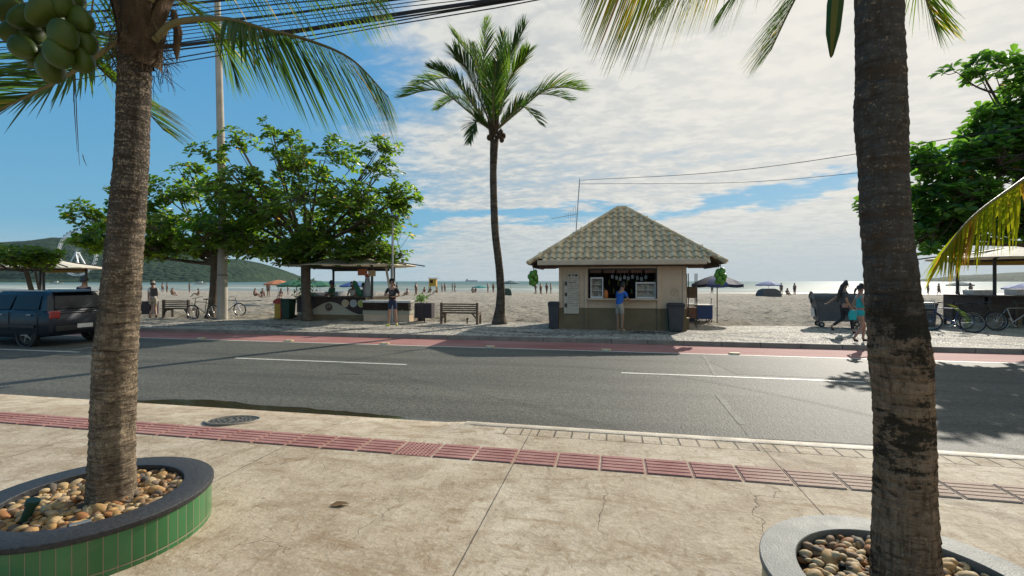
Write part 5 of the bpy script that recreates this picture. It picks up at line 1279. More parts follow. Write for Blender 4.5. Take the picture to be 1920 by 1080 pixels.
def body_graph(J, fem=0, fat=1.0):
    k = ['pelvis','waist','chest','collar','neck','head','crown','shL','elL','wrL','haL','shR','elR','wrR','haR','hiL','knL','anL','toL','hiR','knR','anR','toR']
    ix = {a: i for i, a in enumerate(k)}
    rad = dict(pelvis=(.135,.105), waist=(.105 if fem else .125,.09), chest=(.135 if fem else .155,.105), collar=(.10,.075), neck=(.052,.052), head=(.082,.098), crown=(.055,.065),
        shL=.055, elL=.040, wrL=.027, haL=(.038,.018), shR=.055, elR=.040, wrR=.027, haR=(.038,.018), hiL=.088, knL=.056, anL=.038, toL=.032, hiR=.088, knR=.056, anR=.038, toR=.032)
    fa = lambda r: tuple(x*fat for x in r) if isinstance(r, tuple) else r*fat
    E = [('pelvis','waist'),('waist','chest'),('chest','collar'),('collar','neck'),('neck','head'),('head','crown'),('collar','shL'),('shL','elL'),('elL','wrL'),('wrL','haL'),
         ('collar','shR'),('shR','elR'),('elR','wrR'),('wrR','haR'),('pelvis','hiL'),('hiL','knL'),('knL','anL'),('anL','toL'),('pelvis','hiR'),('hiR','knR'),('knR','anR'),('anR','toR')]
    return [J[a] for a in k], [(ix[a], ix[b_]) for a, b_ in E], [fa(rad[a]) for a in k], 0
def seg(J, chain, rs): return [Vector(J[c]) if isinstance(c, str) else Vector(c) for c in chain], [(i, i+1) for i in range(len(chain)-1)], rs, 0
def lerpJ(J, a, b_, t_): return Vector(J[a]).lerp(Vector(J[b_]), t_)
def fingers(J, s):
    w_, h_ = Vector(J['wr'+s]), Vector(J['ha'+s]); d = (h_-w_).normalized(); sx2 = Vector((0,1,0)) if abs(d.y) < 0.8 else Vector((1,0,0))
    u = (sx2 - d*sx2.dot(d)).normalized(); v = d.cross(u)*(1 if s == 'L' else -1); out = []
    for i, (o_, L_) in enumerate(((-.027,.066),(-.009,.076),(.009,.072),(.026,.056))):
        a = h_ + u*o_; out.append(([a - d*.01, a + d*L_*.5 + v*.004, a + d*L_*.85 + v*.02], [(0,1),(1,2)], [.0095,.0085,.007], 0))
    a = w_ + d*.03 + u*.03; out.append(([a, a + u*.025 + d*.03, a + u*.022 + d*.062], [(0,1),(1,2)], [.012,.010,.008], 0)); return out
CACHE = {}
def person(loc, face, label, pose=None, skin='skin', shirt='cloth_black', shirt_len='tee', legs='shorts', legm='cloth_navy', shoes='cloth_black', hair='short', hairm='hair', cap=None, fem=0, fat=1.0, scale=1.0, detail=2, group=None, key=None, name='person', fz=None):
    J = dict(BASE); J.update(pose or {}); J = {k: Vector(v) for k, v in J.items()}
    r_ = empty('person', loc, face, label, 'person', group); r_.scale = (scale,)*3
    def put(nm, mk, m):
        kk = (key, nm)
        if key and kk in CACHE: me = CACHE[kk].copy() if m not in [x.name for x in CACHE[kk].materials] else CACHE[kk]
        else:
            me = mk(); me.name = nm
        if m not in [x.name for x in me.materials]: me.materials.clear(); me.materials.append(MATS[m])
        if key and kk not in CACHE: CACHE[kk] = me
        o = bpy.data.objects.new(nm, me); o.parent = r_; scene.collection.objects.link(o); return o
    def body():
        g = [body_graph(J, fem, fat)]
        if detail >= 2: g += fingers(J, 'L') + fingers(J, 'R'); h_ = J['head']; g.append(([h_+Vector((0,.085,-.005)), h_+Vector((0,.118,-.022))], [(0,1)], [.014,.012], 0))
        return skin_mesh(g, 1 if detail >= 2 else 0)
    put('body', body, skin)
    if shirt:
        def mk():
            e = .016; sl = 0.75 if shirt_len == 'tee' else 0.0
            a, b_ = J['pelvis'] - (J['waist']-J['pelvis'])*(0.62 if shirt_len == 'tee' else -.6), J['waist']
            vs = [a, b_, J['chest'], J['collar'] - Vector((0,0,.005)), J['shL'], J['shR']]; es = [(0,1),(1,2),(2,3),(3,4),(3,5)]
            f = fat; rs = [(.158*f,.130*f), ((.122 if fem else .142)*f,.106*f), ((.148 if fem else .17)*f,.118*f), (.112*f,.086), .070, .070]
            if sl:
                vs += [lerpJ(J,'shL','elL',sl), lerpJ(J,'shR','elR',sl)]; es += [(4,6),(5,7)]; rs += [.060,.060]
            return skin_mesh([(vs, es, rs, 0)], 1)
        put('shirt', mk, shirt)
    if legs:
        def mk2():
            t_ = dict(shorts=.78, mini=.30, long=1.0)[legs]
            q = 1.0 if legs != 'mini' else .94
            vs = [J['pelvis']+Vector((0,0,.10)), J['pelvis']-Vector((0,0,.01)), J['hiL'], J['hiR'], lerpJ(J,'hiL','knL',t_), lerpJ(J,'hiR','knR',t_)]; es = [(0,1),(1,2),(1,3),(2,4),(3,5)]
            rs = [(.134*fat,.108*fat), (.152*fat*q,.122*fat*q), .104*q, .104*q, .082 if legs == 'shorts' else .098 if legs == 'mini' else .068, .082 if legs == 'shorts' else .098 if legs == 'mini' else .068]
            if legs == 'long': vs += [lerpJ(J,'knL','anL',.9), lerpJ(J,'knR','anR',.9)]; es += [(4,6),(5,7)]; rs += [.048,.048]
            return skin_mesh([(vs, es, rs, 0)], 1)
        put('trousers' if legs == 'long' else 'shorts', mk2, legm)
    if shoes and detail:
        for s in 'LR':
            def mk3(s=s):
                an, to = J['an'+s], J['to'+s]; hl = an + Vector((0,-.03,-.05))
                return skin_mesh([([an+Vector((0,0,-.01)), hl, an.lerp(to,.5)+Vector((0,0,-.012)), to+Vector((0,.01,0))], [(0,1),(1,2),(2,3)], [.043,.044,.044,.038], 1)], 1)
            put('shoe', mk3, shoes) if not key else put('shoe', mk3, shoes)
            if key: CACHE.pop((key, 'shoe'), None)
    if hair and detail:
        def mk4():
            h_ = J['head'].lerp(J['crown'], .45); d = (J['crown']-J['neck']).normalized()
            gs = [([h_+Vector((0,.02,.055)), h_+Vector((0,-.03,.03)), h_+Vector((0,-.055,-.05))], [(0,1),(1,2)], [(.078,.07),(.092,.082),(.075,.05)], 1)]
            if hair == 'long': 
                c = J['collar']; gs = [([h_+Vector((0,.03,.05)), h_+Vector((0,-.03,.035)), h_+Vector((0,-.08,-.08)), c+Vector((0,-.13,-.03)), c+Vector((0,-.18,-.26)), c+Vector((0,-.19,-.38))], [(0,1),(1,2),(2,3),(3,4),(4,5)], [(.075,.07),(.095,.09),(.092,.06),(.105,.05),(.085,.04),(.04,.02)], 1)]
            if hair == 'tail': gs.append(([h_+Vector((0,-.10,0)), h_+Vector((0,-.16,-.10)), h_+Vector((0,-.16,-.22))], [(0,1),(1,2)], [.03,.035,.015], 0))
            return skin_mesh(gs, 1)
        put('hair', mk4, hairm)
    if cap:
        def mk5():
            h_ = J['head'].lerp(J['crown'], .62); q = MB(); q.sph(h_, .103, 16, 8, (.93,1.05,.78)); q.box(h_+Vector((0,.12,.0)), (.13,.12,.012)); me = bpy.data.meshes.new('cap'); me.from_pydata(q.v, [], q.f); me.polygons.foreach_set('use_smooth',[True]*len(q.f)); return me
        put('cap', mk5, cap)
    if detail >= 2:
        for sx2 in (-1, 1):
            h_ = J['head']; o = MB().sph(h_+Vector((sx2*.032,.083,.018)), .010, 8, 6).build('eye', 'cloth_black', r_, smooth='all')
            MB().sph(h_+Vector((sx2*.085,.0,.0)), .026, 8, 6, (.4,.8,1.1)).build('ear', skin, r_, smooth='all')
        MB().sph(J['head']+Vector((0,.088,-.052)), .02, 8, 6, (1.1,.4,.25)).build('mouth', 'brown_fascia', r_, smooth='all')
    return r_
# man standing on the promenade, arms bent, facing the road
pm_ = dict(elL=(-.27,.0,1.13), wrL=(-.10,.20,1.10), haL=(-.04,.23,1.10), elR=(.30,.02,1.16), wrR=(.10,.24,1.18), haR=(.03,.25,1.19), knL=(-.12,.02,.49), anL=(-.15,-.01,.09), toL=(-.20,.12,.035), knR=(.12,.02,.49), anR=(.15,-.01,.09), toR=(.21,.11,.035), head=(0,.06,1.59))
c = gp(736, 611, 0.13)
pmn = person(c, R(180+8), 'man in black tee, navy shorts and lime shoes standing beside the double bin', pm_, 'skin', 'cloth_black', 'tee', 'shorts', 'cloth_navy', 'shoe_lime', scale=1.02)
MB().box((0,.125,1.26), (.17,.012,.13)).build('shirt_print', 'cloth_grey', pmn); MB().box((0.02,.245,1.20), (.07,.012,.13), rx=.5).build('phone', 'cloth_black', pmn, bevel=.004)
o = pmn.children[-1]; o.parent = None; o.matrix_world = Matrix.Translation(c) @ Matrix.Rotation(R(188),4,'Z') @ Matrix.Translation((0,0,.02)); tag(o, 'dark phone held by the man in lime shoes', 'phone')
# customer at the kiosk counter
pc_ = dict(pelvis=(0,-.04,.94), waist=(0,.0,1.08), chest=(0,.06,1.26), collar=(0,.09,1.39), neck=(0,.12,1.47), head=(0,.15,1.57), crown=(0,.14,1.67), shL=(-.16,.09,1.37), elL=(-.22,.14,1.12), wrL=(-.14,.36,1.08), haL=(-.10,.43,1.08), shR=(.16,.09,1.37), elR=(.24,.14,1.13), wrR=(.20,.37,1.08), haR=(.17,.44,1.08), anL=(-.09,.0,.09), toL=(-.10,.15,.035), anR=(.09,.0,.09), toR=(.11,.15,.035))
c = gp(1162, 621, 0.13)
person((c.x, 16.72, 0.13), R(-38), 'person in blue shirt and beige shorts ordering at the kiosk window', pc_, 'skin', 'cloth_blue', 'tee', 'shorts', 'cloth_beige', 'sign_tan', scale=0.97)
# woman with long hair striding to the right
pw_ = dict(shL=(-.15,0,1.36), elL=(-.22,-.17,1.16), wrL=(-.22,-.36,1.02), haL=(-.22,-.43,.98), shR=(.15,0,1.36), elR=(.20,.0,1.10), wrR=(.19,.12,.90), haR=(.19,.15,.83),
    knL=(-.08,.02,.50), anL=(-.08,-.34,.22), toL=(-.08,-.26,.07), knR=(.08,.20,.50), anR=(.07,.24,.09), toR=(.07,.38,.04), head=(0,.04,1.58))
c = gp(1582, 625, 0.13)
person(c, R(-90), 'woman with long dark hair, grey top and black leggings walking past the waste container', pw_, 'skin', 'cloth_grey', 'tee', 'long', 'cloth_black', 'cloth_black', 'long', fem=1, fat=1.04, scale=0.985)
bgc = c + Vector((0.17, -0.20, 0.62)); o = MB().loft([[Vector((-.12*s_,-.04,z)), Vector((.12*s_,-.04,z)), Vector((.12*s_,.04,z)), Vector((-.12*s_,.04,z))] for s_, z in ((.75,-.16),(1,.0),(.8,.10),(.3,.16))]).build('carrier_bag', 'cloth_turquoise', None, bevel=.01); o.location = bgc; tag(o, 'turquoise bag in the hand of the long haired woman', 'bag')
pw2 = dict(shL=(-.15,0,1.36), elL=(-.19,-.10,1.12), wrL=(-.17,.06,.92), haL=(-.17,.10,.86), shR=(.15,0,1.36), elR=(.19,.06,1.12), wrR=(.18,.24,.98), haR=(.18,.29,.95), knL=(-.08,.16,.50), anL=(-.08,.12,.10), toL=(-.08,.26,.05), knR=(.08,.03,.50), anR=(.08,-.20,.12), toR=(.08,-.07,.04))
c = gp(1612, 642, 0.13)
person((c.x, max(c.y, 14.95), 0.13), R(-90), 'woman in turquoise top and mini shorts walking, half hidden by the mossy palm trunk', pw2, 'skin', 'cloth_turquoise', 'top', 'mini', 'cloth_turquoise', 'cloth_black', 'tail', cap='cloth_black', fem=1, scale=0.93)
# walker with backpack left
c = gp(287, 597, 0.12)
pwk = person(c, R(60), 'walker in pale cap with red strapped backpack behind the dark slatted bin', dict(pw2, head=(0,.08,1.57)), 'skin', 'cloth_white', 'tee', 'shorts', 'cloth_beige', 'cloth_grey', cap='cloth_beige', scale=1.0)
MB().box((0,-.17,1.22), (.26,.15,.38)).build('backpack', 'cloth_grey', pwk, bevel=.03)
o = pwk.children[-1]; o.parent = None; o.location = c; o.rotation_euler = (0,0,R(60)); tag(o, 'grey backpack worn by the walker in the pale cap', 'backpack')
for sx2 in (-1, 1): MB().tube([(sx2*.09,-.10,1.42), (sx2*.10,.10,1.42), (sx2*.11,.15,1.25), (sx2*.12,.06,1.08)], .014, 6).build('strap', 'red_cloth', o)
person(c2w((157-960)/900*18.0, 18.0, 0.13), R(20), 'person in navy shirt seen from behind over the dark car', dict(head=(0,.03,1.6)), 'skin', 'cloth_navy', 'tee', 'shorts', 'cloth_beige', scale=1.06)

# ================= beach stalls =================
def stall(c, rz, label, full, scale=1.0):
    r_ = empty('beach_stall', c, rz, label, 'beach stall'); r_.scale = (scale,)*3
    W2, D2, H2 = 3.3, 2.4, 0.98
    q = MB(); q.box((0, 0.0, 0.12), (W2, 0.12, 0.24)); q.build('plinth', 'wall_olive', r_)
    MB().box((0, 0.0, 0.61), (W2, 0.10, 0.74)).build('front_panel', 'cream_panel' if full else 'slat_wood', r_)
    pts = [(-W2/2-0.01, 0.99)]; 
    for i in range(41):
        u = i/40; x = -W2/2 + u*W2
        z = 0.60 + (0.0 if False else 0) 
        z = 0.56+0.24*math.cos((u-0.50)*2*math.pi*1.15) if u < 0.93 else 0.56+0.24*math.cos((0.93-0.50)*2*math.pi*1.15)+(u-.93)*2.0
        pts.append((x, max(0.27, z - max(0, u-0.5)*0.10)))
    pts.append((W2/2+0.01, 0.99)); 
    q = MB(); n = len(pts)
    for i in range(1, n-2):
        a, b_ = pts[i], pts[i+1]; q.panel([(a[0]+0.004, a[1]), (b_[0]-0.004, b_[1]), (b_[0]-0.004, 0.985), (a[0]+0.004, 0.985)], -0.085, -0.052)
    q.build('slatted_cladding', 'slat_wood', r_)
    q = MB(); q.box((0, 0.02, 1.005), (W2+0.1, 0.42, 0.04)); q.box((-W2/2+0.03, D2/2, 1.005), (0.4, D2-0.46, 0.04)); q.box((W2/2-0.03, D2/2, 1.005), (0.4, D2-0.46, 0.04)); q.build('counter_top', 'wood_dark', r_)
    q = MB(); q.box((-W2/2+0.03, D2/2+0.06, 0.49), (0.1, D2-0.3, 0.98)); q.box((W2/2-0.03, D2/2+0.06, 0.49), (0.1, D2-0.3, 0.98)); q.box((0, D2, 0.49), (W2, 0.1, 0.98)); q.build('side_panel', 'cream_panel' if full else 'slat_wood', r_)
    if full:
        rb_ = MB().cyl((-0.1,-0.055,0.57), (-0.1,-0.095,0.57), 0.165, n=28).build('round_badge', 'slat_wood', r_)
        MB().torus((-0.1,-0.098,0.57), 0.135, 0.008, (0,1,0), 28, 6).build('badge_ring', 'sign_tan', rb_); text('17', 0.17, 'poster_paper', 'badge_number', rb_, (-0.1,-0.10,0.57))
        for k, (x, m_) in enumerate(((0.72,'sign_tan'),(1.10,'sign_grey'),(1.47,'sign_green'))):
            d = MB().cyl((x,-0.088,0.74), (x,-0.125,0.74), 0.165, n=28).build('round_sign', m_, r_); MB().torus((x,-0.126,0.74), 0.155, 0.012, (0,1,0), 28, 6).build('sign_ring', 'poster_paper', d)
    # fabric roof: low pyramid with a raised cap
    Rr = 2.62; zt2, ze = 2.98, 2.42; cx, cy = 0.25, 1.2; seg_ = 8; V, F = [], []
    V.append((cx, cy, zt2)); rings = 5
    for j in range(1, rings+1):
        for k in range(seg_*3):
            a = 2*math.pi*k/(seg_*3)+math.pi/8; f = j/rings; z = zt2-(zt2-ze)*(f**0.85) - 0.05*abs(math.sin(a*4))*f
            rr = Rr*f*(1.0+0.04*abs(math.cos(4*a))); V.append((cx+rr*1.12*math.cos(a), cy+rr*0.95*math.sin(a), z))
    n = seg_*3
    for k in range(n): F.append((0, 1+k, 1+(k+1) % n))
    for j in range(rings-1):
        for k in range(n): a = 1+j*n; F.append((a+k, a+(k+1) % n, a+n+(k+1) % n, a+n+k))
    nv = len(V); V += [(x, y, z-0.03) for x, y, z in V]; F += [tuple(i+nv for i in f[::-1]) for f in F]
    for k in range(n): a = 1+(rings-1)*n; F.append((a+k, a+(k+1) % n, nv+a+(k+1) % n, nv+a+k))
    MB().add(V, F).build('canopy', 'tan_cloth', r_, fix=False)
    q = MB()
    for k in range(seg_):
        a = 2*math.pi*k/seg_+math.pi/8; q.bar((cx, cy, zt2-0.1), (cx+Rr*1.30*math.cos(a), cy+Rr*1.05*math.sin(a), ze-0.03), 0.035, 0.05)
    q.torus((cx, cy, ze-0.13), Rr*0.66, 0.045, (0,0,1), 28, 6); q.build('roof_rib', 'dark_metal', r_)
    for x, y in ((-1.3,0.3),(1.75,0.3),(-1.3,2.2),(1.75,2.2)):
        MB().tube([(x,y,0.0),(x,y,2.35),(x+(cx-x)*0.25,y,2.60)], 0.055, 10).build('post', 'dark_metal', r_)
    MB().cyl((cx,cy,zt2), (cx,cy,zt2+0.3), 0.03, n=8).build('finial', 'brown_fascia', r_); 
    MB().box((0.1, 2.25, 2.28), (3.0, 0.05, 0.22)).build('sign_band', 'yellow_paint' if not full else 'interior_dark', r_)
    MB().box((-0.9, 1.7, 1.1), (0.7, 0.6, 0.2)).build('worktop_box', 'steel', r_); MB().box((0.6, 1.8, 1.12), (0.8, 0.6, 0.24)).build('worktop_box', 'steel', r_)
    return r_
sc0 = onY(622, 602, 19.0)
s0 = c2w((622-960)/900*21.3, 21.3, 0.12)
st1 = stall(s0, 0, 'stall with dark wave cladding, round signs and fabric roof behind the almond trunk', True, 1.02)
q = empty('side_counter', (s0.x+2.75, s0.y-0.05, 0.12), R(3), 'long low white counter beside the stall with the round signs', 'counter')
MB().box((0,0,0.16), (2.05,0.5,0.32)).build('base', 'wall_beige', q); MB().box((0,0,0.40), (2.1,0.55,0.16)).build('middle_panel', 'cream_panel', q); MB().box((0,0,0.86), (2.1,0.6,0.09)).build('counter_top', 'white_paint', q)
qq = MB(); rg = random.Random(3)
for i in range(44): x = -1.0+i*0.047; qq.box((x, -0.2, 0.65), (0.012, 0.3, 0.33), ry=rg.uniform(-.25,.25))
qq.build('woven_screen', 'wood_dark', q)
sR = c2w((1960-960)/900*18.8, 18.8, 0.12); stall(sR, 0, 'open stall under a ribbed canopy behind the parked bicycles at the right edge', False, 1.12)
sL = c2w((15-960)/900*23, 23, 0.12); stall(sL, 0, 'stall with yellow sign band behind the car at the left edge', False, 1.0)
tp = empty('table_planter', (sR.x-2.75, sR.y-0.2, 0.13), 0, 'green pot plant on the counter of the right edge stall', 'plant'); tp.location = (sR.x-0.2, sR.y+0.02, 0.12+1.025*1.12+0.02)
MB().lathe([(0,0),(0.07,0),(0.09,0.14),(0,0.14)], n=14).build('pot', 'wood_dark', tp); qq = MB()
for k in range(60):
    a = k*2.4; d = Vector((math.cos(a)*.5, math.sin(a)*.5, 1)).normalized(); p = Vector((0,0,.14)); h_ = 0.25+0.35*rg.random(); qq.add([p, p+d*h_*.6+Vector((.02,0,0)), p+d*h_, p+d*h_*.6-Vector((.02,0,0))], [(0,1,2,3)])
qq.build('foliage', 'almond_leaf', tp, fix=False)
# staff and goods of the central stall
def at_stall(x, y, z=0.0): return (s0.x+x*1.02, s0.y+y*1.02, 0.12+z*1.02)
pst = dict(elL=(-.24,.05,1.16), wrL=(-.14,.26,1.08), haL=(-.10,.33,1.08), elR=(.24,.05,1.16), wrR=(.14,.26,1.08), haR=(.10,.33,1.08), head=(0,.06,1.58))
person(at_stall(-0.45, 0.75), R(150), 'stall worker in green shirt and blue cap behind the wave fronted counter', pst, 'skin_dark', 'green_cloth', 'tee', 'long', 'cloth_black', 'cloth_black', cap='blue_cloth', scale=1.0)
person(at_stall(0.35, 1.15), R(185), 'stall worker in white shirt and white visor behind the wave fronted counter', pst, 'skin_dark', 'cloth_white', 'tee', 'long', 'cloth_black', 'cloth_black', cap='cloth_white', scale=0.96)
person(at_stall(0.80, 1.35), R(160), 'stall worker in black apron top at the middle of the wave fronted stall', pst, 'skin_dark', 'cloth_black', 'tee', 'long', 'cloth_black', 'cloth_black', cap='cloth_grey', scale=0.93)
o = MB().tube([(0,0,0),(0.02,0,0.1),(-0.25,0,0.62),(-0.3,0,0.7)], [0.06,0.12,0.10,0.02], 10).build('folded_parasol', 'green_cloth', None, smooth=True); o.location = at_stall(1.32, 0.02, 1.03); tag(o, 'folded green parasol leaning on the counter of the wave fronted stall', 'parasol')
bt = empty('bottle_display', at_stall(1.45, 0.45, 1.03), 0, 'big grey bottle shaped display at the right end of the wave fronted counter', 'display')
MB().lathe([(0,0),(0.2,0),(0.21,0.06),(0.19,0.30),(0.13,0.52),(0.10,0.85),(0,0.87)], n=20).build('bottle_body', 'sign_grey', bt, smooth=True); MB().lathe([(0,0.86),(0.11,0.86),(0.12,0.96),(0,1.0)], n=16).build('bottle_cap', 'red_paint', bt)
ob = empty('hanging_banner', at_stall(1.55, 0.2, 1.98), 0, 'orange and peach banner hanging under the canopy above the bottle display', 'banner'); MB().box((-0.2,0,0.1), (0.45,0.03,0.28)).build('banner_cloth', 'orange_cloth', ob); MB().box((0.25,0,0.05), (0.35,0.03,0.26)).build('banner_flap', 'sign_tan', ob)
o = MB().cyl((0,0,0), (-0.25,0,1.35), 0.05, n=10).build('leaning_pole', 'concrete_pole', None); o.location = at_stall(2.6, 0.4, 0.95); tag(o, 'pale pole leaning above the white side counter', 'pole')
o = MB().cyl((0,0,0), (0,0,2.35), 0.06, n=10).build('canopy_post', 'dark_metal', None); o.location = at_stall(2.62, 0.6, 0); tag(o, 'dark upright post at the right of the white side counter', 'post')
pot = empty('potted_plant', at_stall(-1.7, 0.6, 0), 0, 'leafy dark green plant at the left end of the wave fronted stall', 'plant')
def bush(root, n, rr, h0, m, seed, L_=0.16):
    rg = random.Random(seed); q = MB()
    for k in range(n):
        p = Vector((rg.gauss(0,rr*.5), rg.gauss(0,rr*.5), h0+rg.gauss(0,rr*.5))); d = Vector((rg.uniform(-1,1), rg.uniform(-1,1), rg.uniform(-.3,1))).normalized(); u, v = perp(d)
        q.add([p, p+d*L_*.5+u*L_*.22, p+d*L_, p+d*L_*.5-u*L_*.22], [(0,1,2,3)])
    return q.build('foliage', m, root, fix=False)
MB().lathe([(0,0),(0.2,0),(0.26,0.4),(0,0.4)], n=16).build('pot', 'green_plastic', pot); bush(pot, 420, 0.55, 1.25, 'almond_leaf_dark', 2); MB().cyl((0,0,.3),(0,0,1.2),.03,n=8).build('stem','bark_almond',pot)
sh = empty('flower_pot_shrub', c2w((790-960)/900*20.6, 20.6, 0.12), 0, 'striped dark green shrub standing behind the double slatted bin', 'plant')
MB().lathe([(0,0),(0.15,0),(0.18,0.3),(0,0.3)], n=16).build('pot', 'dark_metal', sh); bush(sh, 170, 0.26, 0.92, 'almond_leaf_dark', 5, 0.15); MB().cyl((0,0,.2),(0,0,0.9),.02,n=8).build('stem','bark_almond',sh)
# stack of loungers by the side counter
for k in range(5):
    lr = empty('folding_lounger', at_stall(3.25+k*0.11, 0.75+0.05*k, 0.45+k*0.05), R(4*k), 'pale folded beach lounger behind the double bin, '+('lowest','second from bottom','middle one','second from top','topmost')[k]+' of the stack', 'lounger', 'folded loungers stacked beside the stall')
    if k == 0:
        q = MB(); q.bar((-0.6,0,0.05),(0.65,0,0.55),0.03); q.bar((-0.6,0.5,0.05),(0.65,0.5,0.55),0.03); m1 = q.build('frame','white_paint',lr).data
        q = MB()
        for i in range(9): a = Vector((-0.6,0.25,0.05)).lerp(Vector((0.65,0.25,0.55)), (i+.5)/9); q.box(a, (0.09,0.46,0.012), ry=-0.38)
        m2 = q.build('slatted_web','cloth_white',lr).data
    else: link(bpy.data.objects.new('frame', m1), lr); link(bpy.data.objects.new('slatted_web', m2), lr)
# ================= bicycles =================
def bicycle(c, rz, label, frame='dark_metal', lean=0.10, basket=False, seed=0):
    r_ = empty('bicycle', c, rz, label, 'bicycle'); r_.rotation_euler = (lean, 0, rz)
    wr = 0.335; A, B = Vector((-0.53,0,wr)), Vector((0.53,0,wr)); BBk = Vector((-0.08,0,0.29)); SE = Vector((-0.20,0,0.78)); HD = Vector((0.36,0,0.80)); HB = Vector((0.40,0,0.66))
    for P in (A, B):
        t_ = MB().torus(P, wr-0.022, 0.022, (0,1,0), 32, 8).build('wheel', 'rubber', r_, smooth=True)
        MB().torus(P, wr-0.05, 0.010, (0,1,0), 32, 6).build('rim', 'steel', t_, smooth=True)
        q = MB()
        for k in range(20):
            a = 2*math.pi*k/20; q.bar(P+Vector((0,0.02*(-1)**k,0)), P+Vector((math.cos(a)*(wr-0.05),0,math.sin(a)*(wr-0.05))), 0.003)
        q.cyl(P+Vector((0,-.04,0)), P+Vector((0,.04,0)), 0.022, n=10); q.build('spokes', 'steel', t_)
    q = MB()
    for a, b_, r1 in ((BBk,SE,.016),(BBk,HB,.018),(SE,HD,.016),(HD,HB,.02),(A,BBk,.010),(A,SE,.009)): q.tube([a, b_], r1, 8)
    q.build('frame', frame, r_, smooth=True)
    q = MB()
    for sy in (-.05,.05): q.tube([HB+Vector((0,sy*.6,0)), B+Vector((0,sy,0))], .011, 6)
    q.build('fork', frame, r_, smooth=True)
    q = MB(); q.tube([HD, HD+Vector((-.03,0,.16))], .013, 8); t2 = HD+Vector((-.03,0,.16)); q.tube([t2+Vector((-.12,-.29,.03)), t2+Vector((0,-.16,.03)), t2, t2+Vector((0,.16,.03)), t2+Vector((-.12,.29,.03))], .012, 8); q.build('handlebar', 'dark_metal', r_, smooth=True)
    q = MB(); q.loft([[Vector((x,-w_,z)), Vector((x,w_,z)), Vector((x,w_*.8,z-.04)), Vector((x,-w_*.8,z-.04))] for x, w_, z in ((-.36,.075,.94),(-.26,.08,.95),(-.12,.03,.945),(-.06,.018,.94))]); q.tube([SE, Vector((-.23,0,.92))], .013, 8); q.build('saddle', 'rubber', r_, bevel=.008)
    q = MB(); q.torus(BBk, .09, .006, (0,1,0), 20, 5); q.bar(BBk+Vector((0,.05,0)), BBk+Vector((.12,.07,-.12)), .018); q.bar(BBk+Vector((0,-.05,0)), BBk+Vector((-.12,-.07,.12)), .018); q.box(BBk+Vector((.12,.11,-.12)), (.08,.07,.02)); q.box(BBk+Vector((-.12,-.11,.12)), (.08,.07,.02)); q.build('crank', 'steel', r_)
    q = MB(); q.torus(A, wr+0.025, .012, (0,1,0), 16, 6, 0.3, 2.2); q.torus(B, wr+0.025, .012, (0,1,0), 16, 6, 0.9, 2.5); q.build('mudguard', frame, r_, smooth=True)
    if basket:
        q = MB(); x0, x1, y0, z0, z1 = .42, .76, .20, .78, 1.04
        for z in (z0, (z0+z1)/2, z1):
            for a, b_ in (((x0,-y0),(x1,-y0)),((x1,-y0),(x1,y0)),((x1,y0),(x0,y0)),((x0,y0),(x0,-y0))): q.bar((a[0],a[1],z),(b_[0],b_[1],z),.008)
        for i in range(7):
            x = x0+(x1-x0)*i/6; q.bar((x,-y0,z0),(x,-y0,z1),.006); q.bar((x,y0,z0),(x,y0,z1),.006); y = -y0+2*y0*i/6; q.bar((x1,y,z0),(x1,y,z1),.006); q.bar((x0,y,z0),(x0,y,z1),.006); q.bar((x,-y0,z0),(x,y0,z0),.006)
        q.build('basket', 'steel', r_)
    return r_
bicycle(gp(391, 598, 0.12)+Vector((0,-0.25,0)), R(183), 'bicycle leaning on the trunk of the low spreading almond tree', lean=-0.12)
bicycle(gp(418, 594, 0.12)+Vector((0,0.45,0)), R(6), 'second bicycle half hidden behind the tall concrete pole', lean=0.1, frame='blue_paint')
bicycle(gp(1783, 622, 0.13), R(148), 'blue bicycle with front carrier basket at the near end of the right bench', frame='blue_paint', basket=True, lean=0.08)
bicycle(gp(1842, 618, 0.13)+Vector((0,.1,0)), R(10), 'black bicycle leaning on the long bench at the right', frame='car_black', lean=-0.1)
bicycle(gp(1905, 621, 0.13), R(-4), 'silver bicycle nearest the right edge of the picture', frame='steel', lean=-0.1)
c = gp(1783, 622, 0.13); o = empty('palm_leaf_cutting', c+Vector((0.0,-0.12,0.2)), 0, 'cut green palm leaf draped over the blue bicycle', 'leaf')
frond(o, [Vector((-0.25,0,0.78)), Vector((0,0,0.62)), Vector((0.25,-.03,0.35)), Vector((0.32,-.05,0.1))], 24, 0.3, 0.016, 0.1, 0.6, 0.008, 'frond_green', 91, name='leaf_blade')
# ================= parked or passing car =================
car = empty('parked_car', (-17.45, 11.33, 0.0), R(180), 'dark blue hatchback seen from behind in the far lane at the left edge', 'car')
def ring(x, hw, z0, z1, r1=.12, r2=.07): return [Vector(p) for p in ((x,-hw,z0+r1),(x,-hw*.92,z0),(x,hw*.92,z0),(x,hw,z0+r1),(x,hw*1.0,(z0+z1)/2+.05),(x,hw*.985,z1-r2),(x,hw*.93,z1),(x,-hw*.93,z1),(x,-hw*.985,z1-r2),(x,-hw*1.0,(z0+z1)/2+.05))]
bd = MB(); bd.loft([ring(*a) for a in ((-2.13,.78,.42,.90),(-2.08,.86,.32,.98),(-1.7,.90,.26,1.02),(-.6,.91,.24,1.03),(.8,.91,.24,1.01),(1.5,.89,.26,.95),(1.95,.84,.30,.86),(2.15,.70,.36,.74))]); bd.build('body', 'car_paint', car, smooth=True, bevel=0.015)
def cr(z, x0, x1, hw, rr=.14): return [Vector(p) for p in ((x0,-hw+rr,z),(x0+rr*.5,-hw,z),(x1-rr,-hw,z),(x1,-hw+rr,z),(x1,hw-rr,z),(x1-rr,hw,z),(x0+rr*.5,hw,z),(x0,hw-rr,z))]
